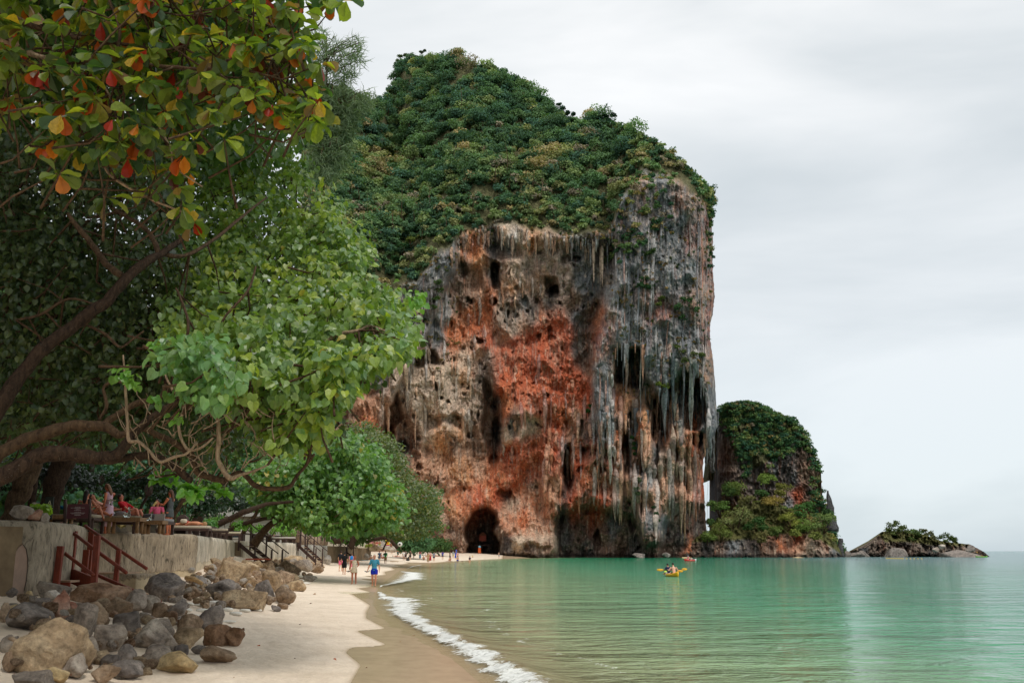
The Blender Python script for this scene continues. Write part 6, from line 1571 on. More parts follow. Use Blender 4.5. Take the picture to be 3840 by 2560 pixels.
# smaller stones fill the heaps: each its own object, described by colour, shape and what lies next to it
NEAR_TXT = {'tan': 'tan', 'brown': 'brown', 'grey': 'grey', 'dark': 'dark', 'rust': 'rusty', 'white': 'whitish', 'yellow': 'yellowish', 'pink': 'pinkish'}
protos = {k: [rock_mesh(3, 500 + j * 17 + hash_, RM[k], "stone", (1, 1, 1)) for j in range(3)] for hash_, k in enumerate(RM)}
zones = [(20, 700, 2290, 2530, 150, 26, 66, "in the near heap below the red stairs"), (700, 1100, 2120, 2285, 190, 18, 52, "in the heap below the pale streaked wall"),
         (1000, 1250, 2085, 2190, 150, 10, 34, "in the far heap below the light wall"), (430, 780, 2190, 2300, 50, 20, 46, "among the stones at the foot of the thick wall")]
def rock_line(v): return np.interp(v, [2075, 2100, 2130, 2160, 2200, 2250, 2290, 2330, 2400, 2440, 2560], [1270, 1260, 1225, 1190, 1120, 1095, 900, 860, 900, 880, 560])
size_w = ["small", "fist shaped", "low", "narrow", "squat", "angular", "rounded", "tilted"]
used = set(); n_st = 0; heap = []
def fresh(fmt, words):
    for w in words:
        if fmt % w not in used: used.add(fmt % w); return fmt % w
    return fmt % words[0]
def near_big(u, v):
    return min(BIG, key=lambda b: (b[0] - u) ** 2 + 3 * (b[1] - b[3] * .4 - v) ** 2)[5]
for (ua, ub, va, vb_, n, s0, s1, where) in zones:
    for i in range(n):
        u, v = random.uniform(ua, ub), random.uniform(va, vb_)
        if u > rock_line(v) - 12: continue
        g = on_ground(u, v)
        if g[0] < wallx(g[1]) + .1: continue
        k = random.choice(['grey', 'grey', 'dark', 'brown', 'brown', 'tan', 'tan', 'white', 'rust'] if va > 2250 else ['tan', 'tan', 'tan', 'brown', 'grey', 'grey', 'white'])
        wpx = random.uniform(s0, s1); W = wpx * mpp(g[1]) / 2; rk = float(np.clip(rockx(g[1]) - g[0], 0, 4))
        sc = (W, W * random.uniform(.7, 1), W * random.uniform(.55, .85)); eu = (random.uniform(-.5, .5), random.uniform(-.5, .5), random.uniform(0, 6.28))
        lc = (g[0], g[1], g[2] + W * .35 + random.uniform(0, .10) * rk); pm = random.choice(protos[k])
        heap.append((wpx, u, v, k, sc, eu, lc, pm))
heap.sort(key=lambda h: -h[0]); rubble = []
for i, (wpx, u, v, k, sc, eu, lc, pm) in enumerate(heap):
    if i >= 225:
        M = Matrix.LocRotScale(Vector(lc), __import__('mathutils').Euler(eu), Vector(sc)); V3, F3 = ico(1); W3 = np.array([M @ Vector(q) for q in V3 * (1 + .18 * RS.uniform(-1, 1, (len(V3), 1)))]); rubble.append((W3, F3, np.zeros((len(W3), 3)))); continue
    o = link("stone", pm); o.scale = sc; o.rotation_euler = eu; o.location = lc
    nb_ = near_big(u, v); sz = "big" if wpx > 50 else ("middling" if wpx > 34 else "small")
    lab = fresh("%s %%s %s stone by the %s" % (sz, NEAR_TXT[k], nb_), ["angular", "tilted", "squat", "blunt", "narrow", "wedge like", "flat sided", "chunky"])
    tag(o, " ".join(lab.split()[:16]), "stone", "loose stones around the " + nb_)
v, f, c = join(rubble); tag(link("stone_rubble", mesh_np("stone_rubble", v, f, None, False, RM['brown'])), "small rubble between the boulders", None, None, "stuff")
# loose stones lying on top of the near block
for i, (u, v, w, h, k, lab) in enumerate([(50, 1958, 126, 62, 'grey', "largest grey stone lying on top of the near wall block"), (112, 1958, 58, 46, 'pink', "rusty stone on top of the near wall block"), (150, 1962, 36, 38, 'white', "whitish stone at the end of the near wall top")]):
    p = P(u, v, 24.0); s = mpp(24); me = rock_mesh(4, 900 + i, RM[k], "boulder", (w * s / 2, w * s * .3, h * s * .55)); o = link("boulder", me); o.location = (p[0], p[1] + .25, 2.7 + h * s * .42); tag(o, lab, "boulder", "stones on the near wall")
# pale outcrop under the trees where people rest
t = NT("outcrop_stone")
for i, (u, v, w, h, Y, k, lab) in enumerate([(1425, 2030, 62, 44, 190, 'white', "big white rock face under the grey green tree"), (1440, 2046, 66, 26, 180, 'white', "low pale rock where the bathers sit"), (1400, 2058, 44, 22, 160, 'tan', "tumbled pale rocks at the end of the far wall"),
                                             (1460, 2062, 50, 18, 175, 'grey', "flat grey rocks in front of the seated bathers"), (1500, 2050, 60, 16, 200, 'brown', "brown rock ledge under the blue green tree"), (1372, 2088, 26, 16, 140, 'grey', "grey stone at the foot of the far wall")]):
    p = P(u, v, Y); s = mpp(Y); me = rock_mesh(4, 950 + i, RM[k], "rock_outcrop", (w * s / 2, w * s * .35, h * s * .75)); o = link("rock_outcrop", me); o.location = (p[0], p[1] + w * s * .3, p[2] + h * s * .2); tag(o, lab, "rock", "rocks at the far end of the terrace")
for i, (u, v, w, h, Y, k, lab) in enumerate([(2573, 2092, 40, 10, 285, 'yellow', "yellowish sand spit rock before the shelf"), (2990, 2092, 80, 8, 300, 'yellow', "low tan ledge at the waterline of the steep island"), (3178, 2086, 26, 30, 335, 'dark', "dark rock block at the seaward end of the steep island"),
                                             (3200, 2086, 90, 26, 338, 'dark', "long low dark rock joining island and islet"), (3240, 2084, 50, 30, 340, 'dark', "grey rock hump at the landward end of the islet"), (3530, 2046, 30, 16, 330, 'white', "pale boulder perched on the islet"),
                                             (3505, 2060, 34, 14, 328, 'grey', "flat grey boulder leaning on the islet"), (3350, 2084, 110, 46, 330, 'dark', "sloping slab at the front of the islet"), (3600, 2084, 150, 40, 330, 'dark', "broad rounded rock at the seaward front of the islet"),
                                             (3640, 2058, 44, 22, 340, 'dark', "dark rock at the seaward end of the islet"), (2495, 2078, 40, 18, 292, 'dark', "dark boulder at the mouth of the seaward cave"), (2400, 2084, 60, 20, 290, 'dark', "dark wave washed boulders under the draped column")]):
    p = P(u, v, Y); s = mpp(Y); me = rock_mesh(4, 1000 + i, RM[k], "shore_rock", (w * s / 2, w * s * .3, h * s * .7)); o = link("shore_rock", me); o.location = (p[0], p[1], max(-.2, p[2])); tag(o, lab, "rock", "rocks along the island shores")

# driftwood log, sandbags, fallen leaves
lg = MB(); a = on_ground(694, 2206); b = on_ground(756, 2222); a[2] += .35; b[2] += .30
lg.tube([(0, 0, 0), (b - a) * .5 + np.array([0, 0, .05]), b - a], [.07, .085, .06], 8)
o = lg.build("driftwood_log", wood_material("driftwood", srgb(150, 116, 78), srgb(206, 172, 124), .9), None, True); o.location = a; tag(o, "short yellow brown log lying between the dark boulders", "log")
BAG = plain("white_woven_bag", (222, 216, 204), .8, .2, .10, 14, .4)
bagn = 0
BAGS = [(640, 2278, 44, 12), (700, 2268, 50, 12), (745, 2272, 46, 12), (690, 2290, 56, 12), (755, 2292, 48, 14), (805, 2272, 74, 26), (850, 2290, 40, 16), (880, 2304, 50, 14), (915, 2292, 44, 12), (960, 2290, 40, 10), (720, 2310, 50, 9), (785, 2312, 44, 9), (850, 2332, 60, 8), (650, 2300, 40, 10), (590, 2268, 40, 14), (560, 2262, 44, 18), (845, 2358, 40, 16), (800, 2440, 64, 10), (1120, 2178, 40, 10), (1140, 2188, 44, 8), (1105, 2168, 30, 10), (1040, 2110, 16, 10), (590, 2290, 50, 10)]
for i, (u, v, w, h) in enumerate(BAGS):
    g = on_ground(u, v); s = mpp(g[1]); rs = np.random.RandomState(40 + i); V, F = ico(3)
    W = V.copy(); W = np.sign(W) * np.abs(W) ** .8; W[:, 2] += .25 * fbm(V[:, 0] * 2 + i, V[:, 1] * 2, V[:, 2], 3); W = W * np.array([w * s / 2, w * s * .32, h * s * .55])
    o = link("sandbag", mesh_np("sandbag", W, F, None, True, BAG)); o.location = (g[0], g[1] + .1, g[2] + h * s * .22); o.rotation_euler = (0, 0, rs.uniform(-.4, .4))
    lab = {5: "plump pale sandbag leaning on the golden boulder", 16: "white sandbag beside the dark pointed boulder", 17: "flat white sandbag half under the low brown boulder", 21: "small white bag on the stones past the second stairs"}.get(i) or fresh("%%s white sandbag by the %s" % near_big(u, v), ["flattened", "crumpled", "split", "longish", "narrow", "thin"])
    tag(o, " ".join(lab.split()[:16]), "sandbag", "white sandbags on the sand")
LFM = {c: plain("fallen_leaf_" + c, v, .8, .2, .2, 40) for c, v in (('red', (150, 50, 34)), ('orange', (190, 96, 44)), ('brown', (112, 72, 50)), ('tan', (172, 128, 80)))}
fl = [(52, 2482, 24, 'red', "large dark red fallen leaf beside the largest tan boulder"), (262, 2540, 14, 'orange', "orange fallen leaf standing by the streaked grey stone"), (508, 2498, 22, 'orange', "curled orange leaf by the sunken dark stone"), (560, 2480, 22, 'orange', "orange leaf before the half buried boulder"),
      (55, 2534, 14, 'red', "small red leaf on the sand at the front"), (918, 2368, 34, 'brown', "dark stick like leaf on the open sand"), (1122, 2346, 12, 'brown', "small brown leaf in the middle of the sand"), (963, 2427, 14, 'orange', "reddish leaf on the open sand"), (1262, 2482, 16, 'orange', "orange leaf near the wet sand"),
      (1170, 2265, 10, 'brown', "tiny brown leaf higher on the sand"), (1108, 2476, 8, 'brown', "tiny brown leaf low on the sand"), (873, 2548, 8, 'tan', "tiny tan leaf at the bottom of the sand"), (640, 2420, 30, 'orange', "orange leaves caught between the front boulders"), (1172, 2230, 14, 'tan', "pale twig on the sand"),
      (1370, 2510, 9, 'brown', "brown scrap on the wet sand"), (380, 2525, 40, 'tan', "dry tan frond by the pointed brown stone")]
for (u, v, w, c, lab) in fl:
    g = on_ground(u, v); s = w * mpp(g[1]); tv = OBOV_V.copy(); tv[:, 2] *= 1.6
    me = mesh_np("fallen_leaf", tv * s, OBOV_F, None, False, LFM[c]); o = link("fallen_leaf", me); o.location = (g[0], g[1], g[2] + .03); o.rotation_euler = (random.uniform(.1, .5), random.uniform(-.4, .4), random.uniform(0, 6.28)); tag(o, lab, "leaf")
for (u, v, w, lab) in [(1550, 2382, 14, "orange leaf floating in the shallows"), (1500, 2395 + 8, 10, "small dark leaf floating in the shallows"), (2325, 2412, 14, "orange leaf floating off the swash")]:
    g = G(u, v, .05); s = w * mpp(g[1]); o = link("floating_leaf", mesh_np("floating_leaf", OBOV_V * s, OBOV_F, None, False, LFM['orange'])); o.location = g; tag(o, lab, "leaf")

# ================================================================== the red stairs
def PP(u, v, Y): return Vector([float(q) for q in P(u, v, Y)])
ST = empty("wooden_stairs", P(300, 2200, 26.5)); tag(ST, "red stained timber stairs with round handrails coming down the near wall", "stairs")
sl = Vector(ST.location)
def st_beam(name, a, b, w, h, mat=WOOD_RED, parent=ST, bev=.008, up=(0, 1, 0)):
    m = MB(); m.beam(a - Vector(parent.location), b - Vector(parent.location), w, h, up); return m.build(name, mat, parent, False, bev)
def st_rail(name, a, b, r, mat=WOOD_RED, parent=ST):
    m = MB(); q = Vector(parent.location); m.tube([a - q, (a + b) / 2 - q + Vector((0, 0, -.01)), b - q], r, 10); return m.build(name, mat, parent, True)
for (u0, v0, u1_, v1_, Y, w, h) in [(228, 2046, 208, 2204, 25.2, .15, .12), (249, 1987, 240, 2166, 26.8, .17, .10), (279, 1990, 259, 2174, 26.9, .17, .10), (345, 1993, 330, 2142, 29.2, .16, .12), (366, 2008, 351, 2196, 25.6, .14, .12), (446, 2062, 432, 2188, 27.6, .12, .10), (325, 2060, 315, 2148, 28.6, .17, .08), (203, 2072, 214, 2110, 27.4, .09, .08)]:
    st_beam("post", PP(u0, v0, Y), PP(u1_, v1_ + 10, Y), w, h)
st_rail("handrail", PP(228, 1962, 27.2), PP(474, 2146, 25.2), .045)
st_rail("handrail", PP(318, 1970, 29.0), PP(550, 2131, 27.4), .045)
st_rail("handrail", PP(168, 2014, 27.0), PP(350, 2154, 24.9), .045)
st_beam("stringer", PP(368, 2162, 27.3), PP(602, 2263, 25.6), .06, .16, up=(0, 0, 1))
st_beam("stringer", PP(268, 2152, 26.9), PP(352, 2186, 26.2), .06, .30, up=(0, 0, 1))
st_beam("stringer", PP(268, 2168, 26.9), PP(520, 2290, 24.9), .06, .22, up=(0, 0, 1))
for k in range(9):      # planks of the sloping walkway
    t = k / 9.0; a = PP(270 + 255 * t, 2149 + 122 * t, 26.9 - 2.0 * t); b = PP(362 + 245 * t, 2157 + 108 * t, 27.4 - 1.8 * t)
    a2 = PP(270 + 255 * (t + .104), 2149 + 122 * (t + .104), 26.9 - 2.0 * (t + .104)); b2 = PP(362 + 245 * (t + .104), 2157 + 108 * (t + .104), 27.4 - 1.8 * (t + .104))
    m = MB(); V = [q - sl for q in (a, b, b2, a2)]; dn = Vector((0, 0, -.035)); m.add(V + [q + dn for q in V], [(0, 3, 2, 1), (4, 5, 6, 7), (0, 1, 5, 4), (1, 2, 6, 5), (2, 3, 7, 6), (3, 0, 4, 7)]); m.build("plank", WOOD_GREY, ST)
for (u0, u1_, v, Y, th) in [(142, 212, 2178, 26.2, .14), (208, 282, 2178, 26.0, .14)]:
    m = MB(); a = PP(u0, v, Y) - sl; b = PP(u1_, v, Y) - sl; m.beam(a, b, .55, .05, (0, 0, 1)); m.build("tread", WOOD_GREY, ST)
    m = MB(); m.beam(a + Vector((0, -.28, -.09)), b + Vector((0, -.28, -.09)), .05, .14, (0, 0, 1)); m.build("riser", WOOD_RED, ST)
LAND = empty("stair_landing", P(200, 2150, 29.5)); tag(LAND, "pale concrete landing behind the red stairs", "landing")
m = MB(); m.box((0.6, 0, -.5), (4.2, 1.6, 1.0)); m.build("slab", PL_B, LAND, False, .02)
for k in range(5):
    m = MB(); m.box((-1.0 + .75 * k, -.2, .03), (.72, 1.2, .05)); m.build("plank", WOOD_GREY, LAND)

def side_stairs(lab, base, yaw, n, rise, run, width, mat=WOOD_DARK, posts=2, rail=1.0, tread=WOOD_GREY, name="wooden_stairs"):
    """stairs running down along local +x from the top at the origin"""
    r = empty(name, base, yaw); tag(r, lab, "stairs")
    for s in (-1, 1):
        m = MB(); m.beam((0, s * width / 2, -.1), (n * run, s * width / 2, -n * rise - .05), .05, .24); m.build("stringer", mat, r)
        for k in range(posts + 1):
            x = k * n * run / posts; z = -k * n * rise / posts; m = MB(); m.box((x, s * (width / 2 + .05), z + rail / 2 - .25), (.09, .09, rail + .5)); m.build("post", mat, r)
        m = MB(); m.tube([(-.1, s * (width / 2 + .05), rail + .02), (n * run + .45, s * (width / 2 + .05), -n * rise + rail - .25)], .035, 8); m.build("handrail", mat, r)
    for k in range(n):
        m = MB(); m.box(((k + .5) * run, 0, -(k + 1) * rise + .02), (run * .9, width, .045)); m.build("tread", tread, r)
    return r
side_stairs("dark timber stairs between the two pale streaked walls", (-17.45, 66.3, 2.5), R(-12), 7, .24, .33, 1.5, rail=1.25)
side_stairs("narrow dark timber stairs by the bamboo fence", (-18.3, 88.5, 2.5), R(-15), 6, .23, .28, 1.2, rail=1.1)
side_stairs("farthest dark stairs cut into the long far wall", (-23.2, 135, 2.3), R(-25), 4, .25, .5, 1.6, rail=1.2)
m = MB(); m.box((0, 0, .0), (.35, .25, 2.2)); o = m.build("gate_post", WOOD_DARK); o.location = P(1123, 2000, 88); tag(o, "tall dark square post at the top of the narrow stairs", "post")
m = MB(); m.box((0, 0, 0), (1.4, .5, .08)); o = m.build("loose_plank", WOOD_RED); q = on_ground(968, 2128); o.location = (q[0], q[1], q[2] + .5); tag(o, "loose reddish plank lying on the stones below the second stairs", "plank")

# ------------------------------------------------------------------ timber balustrade on the terrace edge
def balustrade(lab, pts, ztop=.58):
    r = empty("timber_balustrade", pts[0]); tag(r, lab, "railing", "timber balustrades on the terrace edge"); o0 = Vector(r.location)
    for a, b in zip(pts[:-1], pts[1:]):
        a = Vector(a) - o0; b = Vector(b) - o0; d = b - a; ln = d.length; k = max(1, round(ln / 2.6))
        m = MB(); m.beam(a + Vector((0, 0, ztop)), b + Vector((0, 0, ztop)), .26, .10); m.build("top_rail", WOOD_DARK, r)
        for i in range(k + 1):
            q = a + d * (i / k); m = MB(); m.box((q.x, q.y, ztop / 2), (.26, .26, ztop - .06), math.atan2(d.y, d.x)); m.build("post", WOOD_DARK, r)
            if i < k:
                q2 = q + d.normalized() * .55; m = MB(); m.box((q2.x, q2.y, ztop / 2), (.09, .16, ztop - .06), math.atan2(d.y, d.x)); m.build("baluster", WOOD_DARK, r)
balustrade("dark timber balustrade from the thick wall corner to the second stairs", [(-13.55, 42.4, TZ), (-14.9, 50, TZ), (-16.4, 57.5, TZ), (-17.6, 63.4, TZ)])
balustrade("dark timber balustrade past the leaning trunk to the bamboo screen", [(-18.1, 68, TZ), (-18.4, 77, TZ), (-18.7, 86, TZ)])
m = MB(); m.box((0, 0, .0), (.42, .34, .78)); m.box((0, 0, .45), (.40, .32, .12), taper=.35); o = m.build("newel_post", WOOD_DARK, None, False, .01); o.location = (-13.55, 41.6, TZ + .40); tag(o, "thick dark newel post with a pointed cap at the wall corner", "post")
# bamboo screen and fence
r = empty("bamboo_screen", P(1090, 2030, 86)); tag(r, "tall ragged bamboo cane screen above the middle wall", "fence"); q = np.array(r.location)
for k in range(17):
    u = 1068 + k * 3.3; top = 1955 + random.uniform(-8, 10) + abs(k - 8) * .8; m = MB(); m.tube([P(u, 2032, 86) - q, P(u + random.uniform(-3, 3), top, 86) - q], .035, 6); m.build("cane", BAMBOO, r, True)
m = MB(); m.tube([P(1065, 2000, 85.9) - q, P(1125, 2002, 85.9) - q], .03, 6); m.build("tie_rail", BAMBOO, r)
r = empty("bamboo_fence", P(1180, 2044, 100)); tag(r, "low fence of dry bamboo panels on the light wall", "fence"); q = np.array(r.location)
for k in range(8):
    u0 = 1128 + k * 12.6; Y = 90 + k * 3.3; m = MB()
    for j in range(5): m.tube([P(u0 + j * 2.4, 2042 + k * .3, Y + j * .6) - q, P(u0 + j * 2.4, (1994 if k < 1 else 2011 + k * .2), Y + j * .6) - q], .055, 5)
    pn = m.build("panel", BAMBOO, r, True)
    m = MB(); m.box(P(u0 + 12, 2026, Y + 3.0) - q, (.09, .09, .85)); m.build("post", WOOD_DARK, r)
# sign boards
r = empty("notice_board", P(290, 1994, 30.2)); tag(r, "maroon notice board with white lines of writing on two log posts", "sign"); q = Vector(r.location)
MAROON = plain("maroon_board", (104, 62, 66), .7, .2, .08)
m = MB(); a, b, c, d = PP(254, 1889, 30), PP(334, 1888, 30), PP(330, 1941, 30), PP(249, 1944, 30)
bk = Vector((0, .04, 0)); m.add([x - q for x in (a, b, c, d)] + [x - q + bk for x in (a, b, c, d)], [(3, 2, 1, 0), (4, 5, 6, 7), (0, 1, 5, 4), (1, 2, 6, 5), (2, 3, 7, 6), (3, 0, 4, 7)]); bd = m.build("board", MAROON, r)
WHITE = plain("white_lettering", (214, 196, 190), .7)
for (yy, w) in [(1900, 20), (1903.2, 52), (1906, 21), (1909.5, 11), (1912.4, 27), (1918.8, 23), (1922, 54), (1925, 44), (1928.6, 20), (1931, 21)]:
    m = MB(); x = 292 - w / 2 - (yy - 1900) * .06
    while x < 292 + w / 2:                    # illegible small print: strokes of word length
        l_ = min(random.uniform(3, 8), 292 + w / 2 - x)
        if l_ < 1: break
        pa = PP(x, yy, 29.97) - q; m.box((pa + Vector((l_ / 2 * mpp(30), 0, 0))), (l_ * mpp(30), .006, .010)); x += l_ + 1.2
    m.build("lettering", WHITE, bd)
for (u, v0, v1) in [(243, 1872, 1992), (336, 1870, 1992)]:
    m = MB(); m.tube([PP(u, v1, 30.05) - q, PP(u + (2 if u < 300 else 0), v0, 30.05) - q], .05, 9); m.build("post", WOOD_DARK, r, True)
r = empty("danger_sign", P(178, 1994, 28.6)); tag(r, "dark green danger sign with a white triangle beside the near wall", "sign"); q = Vector(r.location)
DG = plain("dark_green_board", (40, 44, 36), .6)
m = MB(); a, b, c, d = PP(171, 1862, 28.5), PP(202, 1861, 28.5), PP(193, 1945, 28.5), PP(161, 1946, 28.5); m.add([x - q for x in (a, b, c, d)] + [x - q + bk for x in (a, b, c, d)], [(3, 2, 1, 0), (4, 5, 6, 7), (0, 1, 5, 4), (1, 2, 6, 5), (2, 3, 7, 6), (3, 0, 4, 7)]); bd = m.build("board", DG, r)
CREAM = plain("cream_paint", (190, 180, 150), .7)
m = MB(); T3 = [PP(187, 1876, 28.46) - q, PP(173, 1902, 28.46) - q, PP(192.5, 1901.5, 28.46) - q]
for i in range(3): m.beam(T3[i], T3[(i + 1) % 3], .016, .008, (0, 1, 0))
m.build("triangle", CREAM, bd)
m = MB(); m.ball(PP(185.5, 1889, 28.46) - q, (.012, .006, .02)); m.beam(PP(185.5, 1890, 28.46) - q, PP(186, 1899, 28.46) - q, .014, .008, (0, 1, 0)); m.build("falling_figure", CREAM, bd)
def text_part(txt, size, loc, mat, parent, name="lettering", rot=(R(90), 0, 0)):
    cu = bpy.data.curves.new(name, 'FONT'); cu.body = txt; cu.size = size; cu.align_x = 'CENTER'; cu.extrude = .002
    o = bpy.data.objects.new(name, cu); COL.objects.link(o)
    dg = bpy.context.evaluated_depsgraph_get(); me = bpy.data.meshes.new_from_object(o.evaluated_get(dg)); bpy.data.objects.remove(o)
    me.materials.clear(); me.materials.append(mat); o = link(name, me, parent); o.location = loc; o.rotation_euler = rot; return o
for txt, vv, uu in (("DANGER", 1916.5, 181), ("BEWARE", 1924, 179.5), ("FALLING", 1931.5, 178.5)):
    text_part(txt, .055, PP(uu, vv, 28.45) - q, CREAM, bd)
m = MB(); m.beam(PP(180, 1862, 28.62) - q, PP(176, 1996, 28.62) - q, .08, .08, (0, 1, 0)); m.build("post", WOOD_DARK, r)
# ================================================================== people
def cloth(rgb): return plain("cloth_%d_%d_%d" % rgb, rgb, .85, .15, .10, 18)
def skin_m(rgb): return plain("skin_%d_%d_%d" % rgb, rgb, .55, .35, .05, 14)
def hair_m(rgb): return plain("hair_%d_%d_%d" % rgb, rgb, .6, .3, .2, 60)
def fuse(mb, voxel, mat, name, smooth_it=2):
    me = mb.mesh(name + "_src", None, True); o = bpy.data.objects.new("tmp", me); COL.objects.link(o)
    m = o.modifiers.new("r", 'REMESH'); m.mode = 'VOXEL'; m.voxel_size = voxel; m.use_smooth_shade = True
    s = o.modifiers.new("s", 'SMOOTH'); s.iterations = smooth_it; s.factor = .5
    dg = bpy.context.evaluated_depsgraph_get(); out = bpy.data.meshes.new_from_object(o.evaluated_get(dg)); out.name = name
    bpy.data.objects.remove(o); bpy.data.meshes.remove(me)
    out.materials.clear(); out.materials.append(mat); return out
V_ = lambda *a: Vector(a)
def joints(pose, H, a):
    """joint positions in metres, facing -Y, feet at z = 0; a: pose options"""
    J = dict(pel=(0, 0, .52), wai=(0, .005, .60), che=(0, 0, .71), shl=(0, .005, .805), nek=(0, 0, .845), hed=(0, -.012, .925))
    sw = a.get('swing', .0)
    for s, k in ((-1, 'L'), (1, 'R')):
        f = sw * s
        J['sh' + k] = (s * .105, .005, .80); J['el' + k] = (s * .135, .02 + .06 * f, .64); J['ha' + k] = (s * .135, -.03 + .14 * f, .50)
        J['hi' + k] = (s * .052, 0, .505); J['kn' + k] = (s * .055, -.02 - .10 * f - .02 * abs(f), .275); J['an' + k] = (s * .052, .015 - .20 * f + (.06 if f < 0 else 0) * abs(f), .045 + (.03 * abs(f) if f < 0 else 0)); J['to' + k] = (s * .06, -.085 - .20 * f, .018)
    if pose == 'sit':
        dz = -.455; dy = 0.0
        for n in ('pel', 'wai', 'che', 'shl', 'nek', 'hed'):
            x, y, z = J[n]; J[n] = (x, y + (z - .52) * a.get('lean', .15) * 1.0, z + dz)
        for s, k in ((-1, 'L'), (1, 'R')):
            for n in ('sh',): x, y, z = J[n + k]; J[n + k] = (x, y + .28 * a.get('lean', .15), z + dz)
            J['hi' + k] = (s * .055, -.02, .06); J['kn' + k] = (s * .075, -.21, a.get('knee', .22)); J['an' + k] = (s * .07, -.33 if a.get('knee', .22) > .12 else -.42, .04); J['to' + k] = (s * .075, -.40 if a.get('knee', .22) > .12 else -.45, .02 if a.get('knee', .22) > .12 else .09)
            J['el' + k] = (s * .14, -.05, .19); J['ha' + k] = (s * .09, -.19, a.get('knee', .22) + .0)
    if pose == 'seat':      # on a chair or kayak: seat at z = .10
        for n in ('pel', 'wai', 'che', 'shl', 'nek', 'hed'):
            x, y, z = J[n]; J[n] = (x, y - (z - .52) * a.get('lean', .25), z - .455)
        for s, k in ((-1, 'L'), (1, 'R')):
            x, y, z = J['sh' + k]; J['sh' + k] = (x * 1.05, y - .28 * a.get('lean', .25), z - .455)
            J['hi' + k] = (s * .055, -.02, .065); J['kn' + k] = (s * .08, -.23, .11); J['an' + k] = (s * .07, -.42, .03); J['to' + k] = (s * .075, -.46, .08)
            J['el' + k] = (s * .20, -.10, .20); J['ha' + k] = (s * .17, -.20, .22)
    for k_, v in a.get('set', {}).items(): J[k_] = v
    J = {k_: V_(*v) * H for k_, v in J.items()}
    if pose == 'lie' or a.get('lie'):
        M = Matrix.Rotation(R(-90 if not a.get('prone') else 90), 4, 'X')
        J = {k_: (M @ v) + V_(0, 0, .075 * H) for k_, v in J.items()}
    if a.get('rot'):
        M = Matrix.Rotation(a['rot'][0], 4, a['rot'][1]); J = {k_: M @ v for k_, v in J.items()}
    return J
